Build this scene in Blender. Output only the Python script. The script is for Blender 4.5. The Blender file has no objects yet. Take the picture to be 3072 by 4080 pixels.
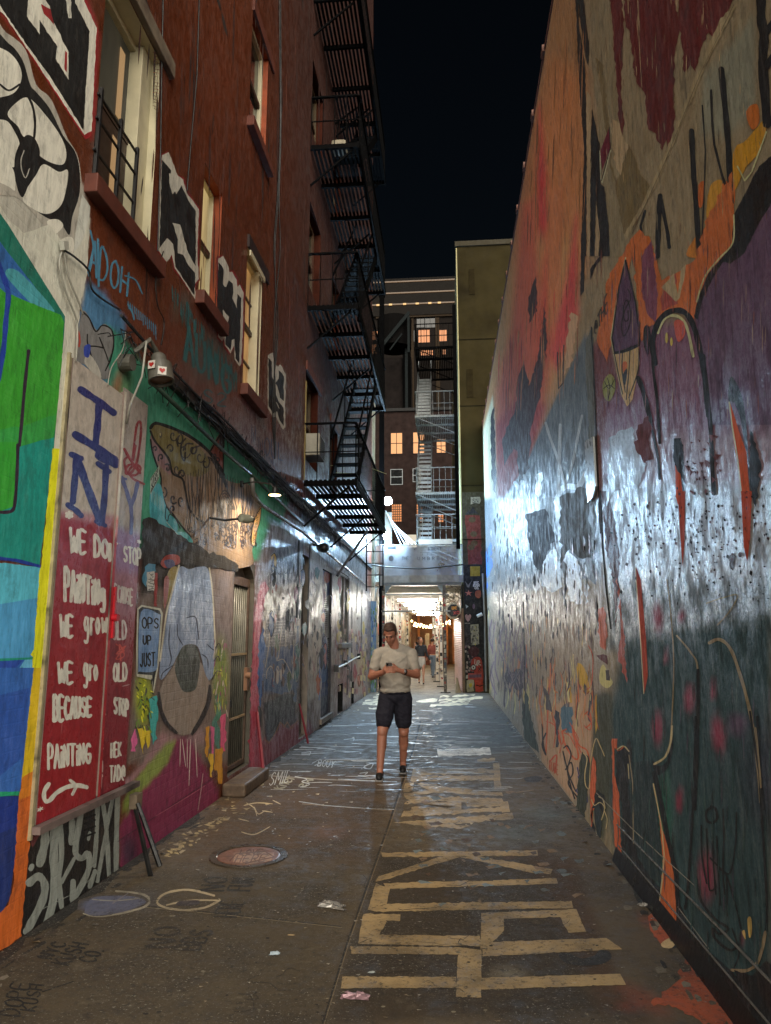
import bpy, math, random
import numpy as np
from mathutils import Vector, Matrix, Euler
random.seed(7); RNG = np.random.default_rng(7)
SC = bpy.context.scene; COL = SC.collection
R_ = math.radians

# ---------------------------------------------------------------- camera
FPX, CX, CY, VPX, VPY, EYE = 2837.0, 1536.0, 2040.0, 1783.0, 2543.0, 1.6   # measured on the 3072 x 4080 photo
PITCH = math.atan((VPY-CY)/FPX); YAW = math.atan((VPX-CX)/FPX*math.cos(PITCH))
cam_d = bpy.data.cameras.new('camera'); cam = bpy.data.objects.new('camera', cam_d); COL.objects.link(cam)
cam.location = (0, 0, EYE); cam.rotation_euler = (R_(90)+PITCH, 0, YAW)
cam_d.sensor_fit = 'VERTICAL'; cam_d.sensor_height = 36; cam_d.lens = 36*FPX/4080
cam_d.clip_start = 0.05; cam_d.clip_end = 2000
SC.camera = cam

# ---------------------------------------------------------------- night sky, glow from the street behind the camera
SUN_EL, SUN_AZ = R_(10), R_(12)      # low, from the alley mouth behind the camera, a little to the right
wd = bpy.data.worlds.new('World'); SC.world = wd; wd.use_nodes = True
nt = wd.node_tree; bg = nt.nodes['Background']
sky = nt.nodes.new('ShaderNodeTexSky'); sky.sky_type = 'NISHITA'; sky.sun_disc = False
sky.sun_elevation = SUN_EL; sky.sun_rotation = R_(180)-SUN_AZ
nt.links.new(sky.outputs[0], bg.inputs[0]); bg.inputs[1].default_value = 0.0002
sd = bpy.data.lights.new('sun', 'SUN'); sun = bpy.data.objects.new('sun', sd); COL.objects.link(sun)
sd.energy = 1.12; sd.angle = R_(85); sd.color = (1.0, 0.93, 0.80)
sdir = Vector((math.sin(SUN_AZ)*math.cos(SUN_EL), -math.cos(SUN_AZ)*math.cos(SUN_EL), math.sin(SUN_EL)))  # towards the light
sun.rotation_euler = sdir.to_track_quat('Z', 'Y').to_euler()
SC.view_settings.view_transform = 'Standard'; SC.view_settings.look = 'None'
SC.view_settings.exposure = 3.0; SC.view_settings.gamma = 1.0
SC.render.engine = 'CYCLES'
SC.cycles.use_denoising = True; SC.cycles.max_bounces = 6; SC.cycles.diffuse_bounces = 3; SC.cycles.glossy_bounces = 3
SC.cycles.transparent_max_bounces = 12; SC.cycles.sample_clamp_indirect = 3.0; SC.cycles.use_light_tree = True
SC.cycles.caustics_reflective = False; SC.cycles.caustics_refractive = False

# ---------------------------------------------------------------- photo pixel -> point on a real plane
_F = Vector((-math.sin(YAW)*math.cos(PITCH), math.cos(YAW)*math.cos(PITCH), math.sin(PITCH)))
_R = Vector((math.cos(YAW), math.sin(YAW), 0)); _U = _R.cross(_F); _C = Vector((0, 0, EYE))
def ray(u, v): return _F + _R*((u-CX)/FPX) - _U*((v-CY)/FPX)
def on(axis, u, v, val):
    d = ray(u, v); return _C + d*((val-_C[axis])/d[axis])
def pix(P):
    q = np.asarray(P, float) - np.array(_C)
    z = q @ np.array(_F); return CX + FPX*(q @ np.array(_R))/z, CY - FPX*(q @ np.array(_U))/z
XL, XR = -2.33, 1.21                  # the two alley walls

# ---------------------------------------------------------------- tagging
def tag(o, label=None, cat=None, group=None, kind=None):
    if label: o['label'] = label
    if cat: o['category'] = cat
    if group: o['group'] = group
    if kind: o['kind'] = kind
    return o
def thing(name, label, cat, loc=(0, 0, 0), rz=0, group=None):
    o = bpy.data.objects.new(name, None); COL.objects.link(o); o.location = loc; o.rotation_euler = (0, 0, rz)
    o.empty_display_size = 0.2
    return tag(o, label, cat, group)
def dup(o, loc=None, rz=None, label=None, parent=None):
    c = o.copy(); COL.objects.link(c)
    if parent is not None: c.parent = parent
    if loc is not None: c.location = loc
    if rz is not None: c.rotation_euler = (0, 0, rz)
    if label: c['label'] = label
    for ch in [x for x in bpy.data.objects if x.parent is o]: dup(ch, parent=c)
    return c

# ---------------------------------------------------------------- colour and materials
def lin(c):
    return tuple(((x/255)/12.92 if x/255 <= 0.04045 else ((x/255+0.055)/1.055)**2.4) for x in c)
MATS = {}
def nodes(name):
    m = bpy.data.materials.new(name); m.use_nodes = True; t = m.node_tree
    return m, t, t.nodes['Principled BSDF']
def nd(t, typ, **kw):
    n = t.nodes.new(typ)
    for k, v in kw.items():
        if isinstance(k, str) and k.startswith('i_'):
            n.inputs[k[2:].replace('_', ' ')].default_value = v
        else: setattr(n, k, v)
    return n
def tex_map(t, scale):
    tc = nd(t, 'ShaderNodeNewGeometry'); mp = nd(t, 'ShaderNodeMapping'); mp.inputs['Scale'].default_value = scale
    t.links.new(tc.outputs['Position'], mp.inputs['Vector']); return mp.outputs[0]
def noise(t, vec, scale, detail=4, rough=0.6):
    n = nd(t, 'ShaderNodeTexNoise'); n.inputs['Scale'].default_value = scale; n.inputs['Detail'].default_value = detail
    n.inputs['Roughness'].default_value = rough
    if vec is not None: t.links.new(vec, n.inputs['Vector'])
    return n.outputs['Fac']
def ramp(t, fac, a, b, lo=0.0, hi=1.0):
    n = nd(t, 'ShaderNodeMapRange'); n.clamp = True
    for k, v in (('From Min', a), ('From Max', b), ('To Min', lo), ('To Max', hi)): n.inputs[k].default_value = v
    t.links.new(fac, n.inputs['Value']); return n.outputs[0]
def math_(t, op, a, b=None):
    n = nd(t, 'ShaderNodeMath', operation=op)
    for i, x in enumerate((a, b)):
        if x is None: continue
        if isinstance(x, (int, float)): n.inputs[i].default_value = x
        else: t.links.new(x, n.inputs[i])
    return n.outputs[0]
def mix(t, fac, a, b, mode='MIX'):
    n = nd(t, 'ShaderNodeMix', data_type='RGBA', blend_type=mode)
    for k, x in ((0, fac), (6, a), (7, b)):
        if isinstance(x, (int, float)): n.inputs[k].default_value = x
        elif isinstance(x, tuple): n.inputs[k].default_value = x+(1,) if len(x) == 3 else x
        else: t.links.new(x, n.inputs[k])
    return n.outputs[2]
def bump(t, h, strength, dist, chain=None):
    b = nd(t, 'ShaderNodeBump'); b.inputs['Strength'].default_value = strength; b.inputs['Distance'].default_value = dist
    t.links.new(h, b.inputs['Height'])
    if chain is not None: t.links.new(chain, b.inputs['Normal'])
    return b.outputs[0]
def mat(name, col, rough=0.6, metal=0.0, var=0.25, scale=6.0, bmp=0.3, bscale=30.0, spec=0.5, dirt=None):
    key = (name, col, rough, metal, var)
    if key in MATS: return MATS[key]
    m, t, p = nodes(name); c = lin(col)
    v = tex_map(t, (1, 1, 1)); n = noise(t, v, scale)
    lo = tuple(x*(1-var) for x in c); hi = tuple(min(1, x*(1+var)) for x in c)
    cc = mix(t, ramp(t, n, .3, .7), lo, hi)
    if dirt:
        n2 = noise(t, v, scale*0.37, 6); cc = mix(t, ramp(t, n2, .5, .68), cc, lin(dirt))
    t.links.new(cc, p.inputs['Base Color'])
    t.links.new(ramp(t, noise(t, v, scale*2.3), .3, .7, max(.02, rough-.12), min(1, rough+.12)), p.inputs['Roughness'])
    p.inputs['Metallic'].default_value = metal; p.inputs['Specular IOR Level'].default_value = spec
    if bmp: t.links.new(bump(t, noise(t, v, bscale, 5), bmp, 0.006), p.inputs['Normal'])
    MATS[key] = m; return m
def glow(name, col, strength, folds=0):
    key = (name, col, strength)
    if key in MATS: return MATS[key]
    m, t, p = nodes(name); p.inputs['Base Color'].default_value = (.03, .03, .03, 1)
    p.inputs['Emission Color'].default_value = lin(col)+(1,); p.inputs['Emission Strength'].default_value = strength
    if folds:
        v = tex_map(t, (1, 1, .12)); t.links.new(ramp(t, noise(t, v, folds, 3), .32, .68, strength*.45, strength*1.35), p.inputs['Emission Strength'])
    MATS[key] = m; return m
def paint_mat(name, stretch, ridge, fine, rough0, rough1, brick=0.0, wear=0.18, speck=0.0, pale=.35, patch=7.0, crust=.35, dull=.06, coat=0.5, cr0=.28, cr1=.52):
    """painted masonry: colour from the paint attribute, its alpha = gloss; relief from noise and brick courses"""
    m, t, p = nodes(name)
    at = nd(t, 'ShaderNodeAttribute', attribute_name='paint')
    v = tex_map(t, (1, 1, 1)); vs = tex_map(t, stretch)
    big = noise(t, v, 1.3, 6, .65); stn = noise(t, vs, 5.0, 6, .7); fin = noise(t, v, 45, 3, .6)
    c = mix(t, ramp(t, big, .35, .7, 0, wear), at.outputs['Color'], (.02, .018, .016))
    c = mix(t, ramp(t, stn, .52, .75, 0, wear*1.2), c, (.012, .011, .010))
    c = mix(t, ramp(t, stn, .48, .25, 0, wear*pale), c, (.5, .47, .42))
    al = at.outputs['Alpha']
    if speck:
        sp = noise(t, vs, 15, 6, .8); s2 = noise(t, tex_map(t, (9, 9, .7)), 5, 6, .75); k = math_(t, 'MAXIMUM', ramp(t, sp, .60, .64), ramp(t, s2, .56, .62)); k = math_(t, 'MULTIPLY', k, ramp(t, big, .40, .55, .4, 1))
        c = mix(t, math_(t, 'MULTIPLY', k, speck), c, (.006, .006, .006)); al = math_(t, 'MULTIPLY', al, math_(t, 'SUBTRACT', 1.0, math_(t, 'MULTIPLY', k, .9)))
    hs = nd(t, 'ShaderNodeHueSaturation'); hs.inputs['Saturation'].default_value = 1.0; t.links.new(ramp(t, stn, .3, .7, 1.18, .78), hs.inputs['Value']); c0_ = c; c_ = hs.outputs['Color']
    t.links.new(c_, p.inputs['Base Color'])
    pk = noise(t, tex_map(t, (1.25, 1.25, .8)), patch, 9, .74); M_ = ramp(t, pk, .43, .57); lo_ = ramp(t, pk, .36, .46)
    r = ramp(t, math_(t, 'ADD', math_(t, 'MULTIPLY', M_, .7), math_(t, 'MULTIPLY', fin, .3)), .15, .85, rough1, rough0)
    t.links.new(mix(t, math_(t, 'MULTIPLY', math_(t, 'SUBTRACT', 1.0, lo_), crust), c, (.012, .011, .011)), hs.inputs['Color'])
    g = math_(t, 'SUBTRACT', 1.0, al)
    t.links.new(math_(t, 'ADD', r, math_(t, 'MULTIPLY', g, .6)), p.inputs['Roughness'])
    p.inputs['Specular IOR Level'].default_value = 0.5
    t.links.new(math_(t, 'MULTIPLY', math_(t, 'MULTIPLY', math_(t, 'MULTIPLY', al, al), coat), ramp(t, M_, 0, 1, dull, 1.0)), p.inputs['Coat Weight']); t.links.new(ramp(t, fin, .35, .65, cr0, cr1), p.inputs['Coat Roughness'])
    n = bump(t, pk, ridge, 0.022)
    n = bump(t, fin, fine, 0.004, n)
    if brick:
        b = nd(t, 'ShaderNodeTexBrick'); mp = nd(t, 'ShaderNodeMapping'); mp.inputs['Rotation'].default_value = (R_(90), 0, R_(90))
        sp_ = nd(t, 'ShaderNodeSeparateXYZ'); cb = nd(t, 'ShaderNodeCombineXYZ'); ge = nd(t, 'ShaderNodeNewGeometry')
        t.links.new(ge.outputs['Position'], sp_.inputs[0]); t.links.new(sp_.outputs[1], cb.inputs[0]); t.links.new(sp_.outputs[2], cb.inputs[1])
        t.links.new(cb.outputs[0], b.inputs['Vector'])
        b.inputs['Scale'].default_value = 1.0; b.inputs['Brick Width'].default_value = .21; b.inputs['Row Height'].default_value = .072
        b.inputs['Mortar Size'].default_value = .006; b.inputs['Mortar Smooth'].default_value = .6
        k = math_(t, 'MULTIPLY', b.outputs['Fac'], ramp(t, noise(t, v, .9, 3), .4, .6, .15, 1.0))
        n = bump(t, math_(t, 'SUBTRACT', 1.0, k), brick, 0.008, n)
    t.links.new(n, p.inputs['Normal']); t.links.new(n, p.inputs['Coat Normal'])
    return m

# ---------------------------------------------------------------- mesh building
class MB:
    def __init__(s): s.v = []; s.f = []; s.c = []
    def add(s, vs, fs):
        o = len(s.v); s.v += [tuple(x) for x in vs]; s.f += [tuple(i+o for i in f) for f in fs]; return s
    def box(s, a, b):
        x0, y0, z0 = [min(p, q) for p, q in zip(a, b)]; x1, y1, z1 = [max(p, q) for p, q in zip(a, b)]
        return s.add([(x0,y0,z0),(x1,y0,z0),(x1,y1,z0),(x0,y1,z0),(x0,y0,z1),(x1,y0,z1),(x1,y1,z1),(x0,y1,z1)],
                     [(0,3,2,1),(4,5,6,7),(0,1,5,4),(1,2,6,5),(2,3,7,6),(3,0,4,7)])
    def bar(s, p, q, w, h=None, up=(0, 0, 1)):
        p, q = Vector(p), Vector(q); h = h or w; d = (q-p).normalized(); u = Vector(up)
        if abs(d.dot(u)) > .98: u = Vector((1, 0, 0))
        a = d.cross(u).normalized(); b = a.cross(d).normalized(); vs = []
        for e in (p, q):
            for i, j in ((-1,-1),(1,-1),(1,1),(-1,1)): vs.append(e + a*(i*w/2) + b*(j*h/2))
        return s.add(vs, [(0,1,2,3),(7,6,5,4),(0,4,5,1),(1,5,6,2),(2,6,7,3),(3,7,4,0)])
    def tube(s, pts, r, n=8, caps=True):
        pts = [Vector(p) for p in pts]; k = len(pts); rr = r if isinstance(r, (list, tuple)) else [r]*k
        o = len(s.v); prev = None
        for i, p in enumerate(pts):
            d = (pts[min(i+1, k-1)]-pts[max(i-1, 0)])
            d = d.normalized() if d.length > 1e-9 else Vector((0, 0, 1))
            if prev is None:
                u = Vector((0, 0, 1)) if abs(d.z) < .9 else Vector((1, 0, 0)); a = d.cross(u).normalized()
            else:
                a = (prev - d*prev.dot(d)).normalized()
            prev = a; b = d.cross(a)
            for j in range(n):
                t = 2*math.pi*j/n; s.v.append(tuple(p + a*(rr[i]*math.cos(t)) + b*(rr[i]*math.sin(t))))
        for i in range(k-1):
            for j in range(n):
                s.f.append((o+i*n+j, o+i*n+(j+1) % n, o+(i+1)*n+(j+1) % n, o+(i+1)*n+j))
        if caps:
            s.f.append(tuple(o+j for j in range(n))[::-1]); s.f.append(tuple(o+(k-1)*n+j for j in range(n)))
        return s
    def cyl(s, p, q, r0, r1=None, n=16): return s.tube([p, q], [r0, r0 if r1 is None else r1], n)
    def lathe(s, prof, n=24, M=None):
        o = len(s.v); k = len(prof)
        for r, z in prof:
            for j in range(n):
                t = 2*math.pi*j/n; p = Vector((r*math.cos(t), r*math.sin(t), z)); s.v.append(tuple(M @ p if M else p))
        for i in range(k-1):
            for j in range(n): s.f.append((o+i*n+j, o+i*n+(j+1) % n, o+(i+1)*n+(j+1) % n, o+(i+1)*n+j))
        return s
    def quad(s, *p): return s.add(p, [tuple(range(len(p)))])
    def slab(s, pts, nrm):
        n = Vector(nrm); k = len(pts); a = [Vector(p) for p in pts]
        return s.add(a+[p+n for p in a], [tuple(range(k))[::-1], tuple(range(k, 2*k))]+[(i, (i+1) % k, k+(i+1) % k, k+i) for i in range(k)])
    def build(s, name, m, parent=None, smooth=False, bevel=0.0, org=None):
        me = bpy.data.meshes.new(name)
        vs = s.v if org is None else [(x-org[0], y-org[1], z-org[2]) for x, y, z in s.v]
        me.from_pydata(vs, [], s.f); me.update()
        if m is not None: me.materials.append(m)
        if smooth: me.polygons.foreach_set('use_smooth', [True]*len(me.polygons))
        o = bpy.data.objects.new(name, me); COL.objects.link(o)
        if org is not None: o.location = org
        if parent is not None:
            o.parent = parent
            if org is None: o.matrix_parent_inverse = Matrix.Translation(-parent.location) if parent.type == 'EMPTY' and tuple(parent.rotation_euler) == (0, 0, 0) and s_world else Matrix()
        if bevel:
            b = o.modifiers.new('bevel', 'BEVEL'); b.width = bevel; b.segments = 2; b.limit_method = 'ANGLE'
        return o
s_world = True       # parts are given in world coordinates; thing origins sit at the thing's base

# ---------------------------------------------------------------- hand painted shapes on a plane
def crom(p, closed=False, n=5):
    if len(p) < 3: return p
    out = []; k = len(p)
    for i in range(k if closed else k-1):
        g = (lambda j: p[j % k]) if closed else (lambda j: p[max(0, min(k-1, j))])
        a, b, c, d = (np.array(g(i+j), float) for j in (-1, 0, 1, 2))
        for t in np.linspace(0, 1, n, endpoint=False):
            out.append(tuple(.5*((2*b)+(c-a)*t+(2*a-5*b+4*c-d)*t*t+(3*b-a-3*c+d)*t**3)))
    if not closed: out.append(tuple(p[-1]))
    return out
GL = {'A':'0,0 .3,1 .6,0;.12,.38 .48,.38','B':'0,0 0,1 .4,.95 .48,.75 .4,.55 0,.52;.4,.55 .55,.3 .42,.04 0,0','C':'.55,.85 .3,1 .05,.7 .05,.3 .3,0 .55,.15',
'D':'0,0 0,1 .35,.92 .55,.5 .35,.08 0,0','E':'.5,1 0,1 0,0 .5,0;0,.52 .4,.52','F':'.5,1 0,1 0,0;0,.52 .4,.52','G':'.55,.85 .3,1 .05,.7 .05,.3 .3,0 .55,.2 .55,.45 .32,.45',
'H':'0,0 0,1;.5,0 .5,1;0,.5 .5,.5','I':'.1,0 .1,1','J':'.4,1 .4,.2 .2,0 0,.2','K':'0,0 0,1;.5,1 .02,.48 .5,0','L':'0,1 0,0 .45,0','M':'0,0 .05,1 .35,.3 .65,1 .7,0',
'N':'0,0 0,1 .5,0 .5,1','O':'.3,1 .05,.75 .05,.25 .3,0 .55,.25 .55,.75 .3,1','P':'0,0 0,1 .4,.95 .5,.72 .38,.48 0,.45','Q':'.3,1 .05,.75 .05,.25 .3,0 .55,.25 .55,.75 .3,1;.35,.25 .6,-.05',
'R':'0,0 0,1 .4,.95 .48,.72 .38,.5 0,.48;.2,.48 .5,0','S':'.5,.85 .28,1 .05,.8 .12,.58 .42,.42 .5,.2 .28,0 .02,.15','T':'0,1 .6,1;.3,1 .3,0','U':'0,1 0,.25 .25,0 .5,.25 .5,1',
'V':'0,1 .3,0 .6,1','W':'0,1 .18,0 .36,.7 .54,0 .72,1','X':'0,0 .55,1;0,1 .55,0','Y':'0,1 .28,.5 .56,1;.28,.5 .28,0','Z':'0,1 .5,1 0,0 .5,0','!':'.1,1 .1,.3;.1,.08 .1,0',
'*':'.25,1 .25,.5;.02,.88 .48,.62;.02,.62 .48,.88','@':'.42,.35 .25,.5 .25,.7 .42,.75 .42,.35 .6,.3 .6,.8 .35,1 .05,.75 .05,.25 .35,0','.':'.06,0 .06,.1',"'":'.06,1 .06,.8','?':'.05,.8 .25,1 .45,.8 .25,.5 .25,.3;.25,.1 .25,0',
'g':'.45,.6 .2,.68 .05,.4 .22,.18 .42,.35;.45,.65 .45,-.1 .25,-.3 .05,-.2','r':'.05,0 .05,.65;.05,.45 .2,.62 .38,.6','o':'.25,.65 .05,.35 .25,0 .45,.35 .25,.65','w':'0,.65 .15,0 .28,.5 .42,0 .55,.65','i':'.1,.65 .1,0;.1,.9 .1,.85',
'0':'.3,1 .05,.75 .05,.25 .3,0 .55,.25 .55,.75 .3,1','/':'0,0 .4,1','2':'.05,.8 .25,1 .5,.75 .02,0 .5,0','8':'.28,.52 .05,.75 .28,1 .5,.75 .28,.52 .05,.25 .28,0 .52,.25 .28,.52'}
GW = {'I':.2,'M':.7,'W':.72,'!':.2,'.':.12,"'":.12,'i':.2,'w':.58,'r':.4,'@':.62}
class Paint:
    """everything painted on one plane (axis, value, side it faces); shapes are read off the photo and laid on the wall itself"""
    def __init__(s, axis, val, sgn, step=5e-5):
        s.axis, s.val, s.sgn, s.step = axis, val, sgn, step; s.mb = MB(); s.cols = []; s.bb = np.zeros((0, 5)); s.softs = []; s.fr(0, 0, 1); s.gain = 1.0; s.gl = 1.0; s.top = 1e9
    def fr(s, ox, oy, k, gain=None):
        s.o = (ox, oy, k)
        if gain: s.gain = gain
        return s
    def P(s, t):
        if isinstance(t, str): t = [tuple(map(float, q.split(','))) for q in t.split()]
        ox, oy, k = s.o; return [(ox+x*k, oy+y*k) for x, y in t]
    def col(s, c): return lin(tuple(min(250, x*s.gain) for x in c))
    def layer(s, px):
        """coats of paint: one coat above whatever this shape overlaps"""
        q = np.asarray(px, float); x0, y0 = q.min(0); x1, y1 = q.max(0); B = s.bb
        hit = (B[:, 0] < x1) & (B[:, 2] > x0) & (B[:, 1] < y1) & (B[:, 3] > y0); k = 1+(B[hit, 4].max() if hit.any() else 0)
        s.bb = np.vstack([B, [x0, y0, x1, y1, k]]); return s.val+s.sgn*(0.0012+s.step*k)
    def clip(s, p):
        if s.axis != 2: p.z = min(max(p.z, .003), s.top)     # paint ends at the ground and at the wall top
        return p
    def emit(s, px, c, gl=None):
        off = s.layer(px)
        vs = [s.clip(on(s.axis, u, v, off)) for u, v in px]
        s.mb.add(vs, [tuple(range(len(vs)))]); s.cols += [c+(s.gl if gl is None else gl,)]*len(vs)
    def poly(s, c, pts, sm=0, rag=0, gl=None):
        p = s.P(pts)
        if sm: p = crom(p, True, 5)
        if rag:
            q = []
            for i in range(len(p)):
                a, b = np.array(p[i]), np.array(p[(i+1) % len(p)]); n = max(1, int(np.hypot(*(b-a))/14)); nn = np.array((-(b-a)[1], (b-a)[0]))/(np.hypot(*(b-a))+1e-6)
                for j in range(n): q.append(tuple(a+(b-a)*j/n+nn*RNG.normal(0, rag if j else rag*.3)))
            p = q
        s.emit(p, s.col(c), gl); return s
    def line(s, c, w, pts, sm=1, closed=False, taper=0, gl=None, px=None):
        p = px or s.P(pts); w = w*s.o[2] if not px else w
        if sum(c) < 48 and gl is None: gl = min(s.gl, .3)       # matt black outlines
        if not sm and len(p) > 2:
            for a, b in zip(p[:-1], p[1:]): s.line(c, w, None, sm=0, taper=taper, gl=gl, px=[a, b])
            return s
        if sm: p = crom(p, closed, 5)
        p = np.array(p, float)
        if closed and not sm: p = np.vstack([p, p[:1]])
        elif closed: p = np.vstack([p, p[:1]])
        k = len(p); d = np.gradient(p, axis=0); d /= (np.hypot(d[:, 0], d[:, 1])[:, None]+1e-6); n = np.stack([-d[:, 1], d[:, 0]], 1)
        if len(p) == 2: p = p[0]+(p[1]-p[0])*np.linspace(0, 1, 6)[:, None]; k = 6; d = np.repeat(d[:1], 6, 0); n = np.repeat(n[:1], 6, 0)
        ww = np.full(k, w/2.)
        if taper: t = np.linspace(0, 1, k); ww = ww*(1-taper+taper*np.minimum(1, 4*np.minimum(t, 1-t)))
        ww = ww*(1+.10*np.sin(np.arange(k)*1.3+k))
        L = p+n*ww[:, None]; Rr = p-n*ww[:, None]
        c_ = s.col(c)+(s.gl if gl is None else gl,)
        pts_ = [tuple(a) for a in L]+[tuple(a) for a in Rr]; fs = [(i, i+1, k+i+1, k+i) for i in range(k-1)]
        if not taper and not closed:                       # round ends
            for e, sg in ((0, -1), (k-1, 1)):
                base = len(pts_); 
                for th in np.linspace(0, math.pi, 7)[1:-1]:
                    pts_.append(tuple(p[e]+n[e]*ww[e]*math.cos(th)+sg*d[e]*ww[e]*math.sin(th)))
                fs.append(tuple([e]+list(range(base, base+5))+[k+e]))
        off = s.layer(pts_); e_ = s.sgn*s.step*.9/max(1, k)
        vs = [s.clip(on(s.axis, u, v, off+e_*(i % k if i < 2*k else (0 if i < 2*k+5 else k)))) for i, (u, v) in enumerate(pts_)]
        s.mb.add(vs, fs); s.cols += [c_]*len(vs); return s
    def ell(s, c, x, y, rx, ry, rot=0, gl=None, n=26):
        a = np.linspace(0, 2*math.pi, n, endpoint=False); r = R_(rot)
        return s.poly(c, [(x+rx*math.cos(t)*math.cos(r)-ry*math.sin(t)*math.sin(r), y+rx*math.cos(t)*math.sin(r)+ry*math.sin(t)*math.cos(r)) for t in a], gl=gl)
    def text(s, c, w, txt, x0, y0, x1, y1, h0, h1=None, slant=(0, -1), gl=None):
        h1 = h1 or h0; W = sum(GW.get(ch, .58)+.2 if ch != ' ' else .55 for ch in txt)-.2; x = 0.
        for ch in txt:
            if ch == ' ': x += .55; continue
            for st in GL[ch].split(';'):
                pts = []
                for q in st.split():
                    a, b = map(float, q.split(',')); t = (x+a)/W; h = h0+(h1-h0)*t
                    pts.append((x0+(x1-x0)*t+slant[0]*b*h, y0+(y1-y0)*t+slant[1]*b*h))
                s.line(c, w, pts, sm=1 if len(pts) > 3 else 0, gl=gl)
            x += GW.get(ch, .58)+.2
        return s
    def soft(s, c, f, pts, a=1.0, gl=None):
        s.softs.append(('p', s.P(pts), s.col(c)+(s.gl if gl is None else gl,), f*s.o[2], a)); return s
    def blob(s, c, x, y, rx, ry, rot=0, f=.5, a=1.0, gl=None):
        ox, oy, k = s.o; s.softs.append(('e', (ox+x*k, oy+y*k, rx*k, ry*k, R_(rot)), s.col(c)+(s.gl if gl is None else gl,), f, a)); return s
    def base(s, V, c0):
        V = np.asarray(V); u, v = pix(V); C = np.tile(np.array(lin(c0)+(s.gl,)), (len(V), 1))
        for kind, g, c, f, a in s.softs:
            if kind == 'p':
                d = np.full(len(u), 1e9); ins = np.zeros(len(u), bool); k = len(g)
                for i in range(k):
                    (x0, y0), (x1, y1) = g[i], g[(i+1) % k]; dx, dy = x1-x0, y1-y0
                    t = np.clip(((u-x0)*dx+(v-y0)*dy)/(dx*dx+dy*dy+1e-9), 0, 1); d = np.minimum(d, np.hypot(u-x0-t*dx, v-y0-t*dy))
                    cr = ((y0 > v) != (y1 > v)) & (u < (x1-x0)*(v-y0)/(y1-y0+1e-12)+x0); ins ^= cr
                w = np.clip(.5+np.where(ins, d, -d)/max(f, 1e-3), 0, 1)
            else:
                x, y, rx, ry, r = g; du, dv = u-x, v-y
                q = np.hypot((du*math.cos(r)+dv*math.sin(r))/rx, (-du*math.sin(r)+dv*math.cos(r))/ry); w = np.clip((1-q)/f, 0, 1)
            w = (w*w*(3-2*w))*a; C = C*(1-w[:, None])+np.array(c)*w[:, None]
        return C
    def finish(s, name, m, parent, grid, c0):
        """grid = (verts, faces) of the bare wall; adds the shapes painted over it and links one mesh"""
        gv, gf = grid; C = s.base(gv, c0); o = len(gv)
        vs = list(map(tuple, gv))+s.mb.v; fs = list(gf)+[tuple(i+o for i in f) for f in s.mb.f]
        me = bpy.data.meshes.new(name); me.from_pydata(vs, [], fs); me.update()
        at = me.color_attributes.new('paint', 'FLOAT_COLOR', 'POINT')
        al = np.vstack([C, np.array(s.cols, float).reshape(-1, 4)]) if s.cols else C
        at.data.foreach_set('color', al.astype(np.float32).ravel()); me.materials.append(m)
        ob = bpy.data.objects.new(name, me); COL.objects.link(ob)
        if parent is not None:
            ob.parent = parent; ob.matrix_parent_inverse = Matrix.Translation(-parent.location)
        return ob
def logspace(a, b, n): return list(a*(b/a)**(np.arange(n+1)/n))
def sheet(axis, val, As, Bs, holes=(), flip=False):
    """a flat wall of cells with openings left out; axis 0: A=y B=z, axis 1: A=x B=z, axis 2: A=x B=y"""
    As = sorted(set(np.round(list(As)+[q for h in holes for q in h[:2]], 4))); Bs = sorted(set(np.round(list(Bs)+[q for h in holes for q in h[2:]], 4)))
    A, B = np.meshgrid(As, Bs, indexing='ij'); K = np.full(A.shape, val)
    V = {0: (K, A, B), 1: (A, K, B), 2: (A, B, K)}[axis]; V = np.stack([q.ravel() for q in V], 1); nb = len(Bs); F = []
    for i in range(len(As)-1):
        am = (As[i]+As[i+1])/2
        hs = [h for h in holes if h[0] < am < h[1]]
        for j in range(nb-1):
            bm = (Bs[j]+Bs[j+1])/2
            if any(h[2] < bm < h[3] for h in hs): continue
            q = (i*nb+j, (i+1)*nb+j, (i+1)*nb+j+1, i*nb+j+1); F.append(q[::-1] if flip else q)
    return V, F
# ================================================================ left: the orange apartment building with painted ground floor
PL = Paint(0, XL, 1)
BLK = (10, 9, 9); WHT = (188, 186, 174)
A_ = (0, 0, .6003); B_ = (0, 900, .6003); C_ = (0, 1800, .6603); D_ = (0, 2700, .6603); D2 = (0, 2950, .511)
SH = (600, 1500, .4202); NN = (450, 1950, .4745); K2 = (500, 900, .4502); LL = (900, 1900, .5425); L2 = (1200, 1850, .4523); T2 = (800, 500, .6329)
OR = (104, 49, 22)
PL.gain = 1.0; PL.gl = .62
# --- soft colour fields: upper render dimmed with depth, sprayed ground floor and far painted stretch
PL.fr(0, 0, 1).soft((72, 35, 24), 260, '1120,-400 1700,-400 1600,2300 1250,1900 1120,1000')  # fading light put into the render colour, darker towards the far end
PL.blob((120, 58, 30), 850, 300, 240, 900, 0, .9, .5)
PL.gl = .42
PL.fr(*B_, 1.3).soft((158, 156, 146), 14, '-200,-900 0,-650 330,-500 560,-250 592,0 575,340 530,570 515,900 470,1700 -300,1700', gl=.7)
PL.soft((62, 104, 138), 30, '530,560 580,370 690,440 830,620 835,1250 700,1300 500,1250')
PL.fr(*SH, 1.5).soft((48, 108, 88), 26, '-420,-520 -250,-380 -50,-90 160,20 640,420 960,740 1170,980 1330,1130 1240,1400 1180,1760 -250,1700 -420,900')
PL.blob((92, 104, 48), -300, 250, 120, 420, 20, .8, .5)
PL.blob((120, 64, 40), -330, 120, 70, 330, 15, .8, .7)
PL.blob((30, 60, 52), 700, 900, 420, 200, 40, .9, .6)
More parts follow.
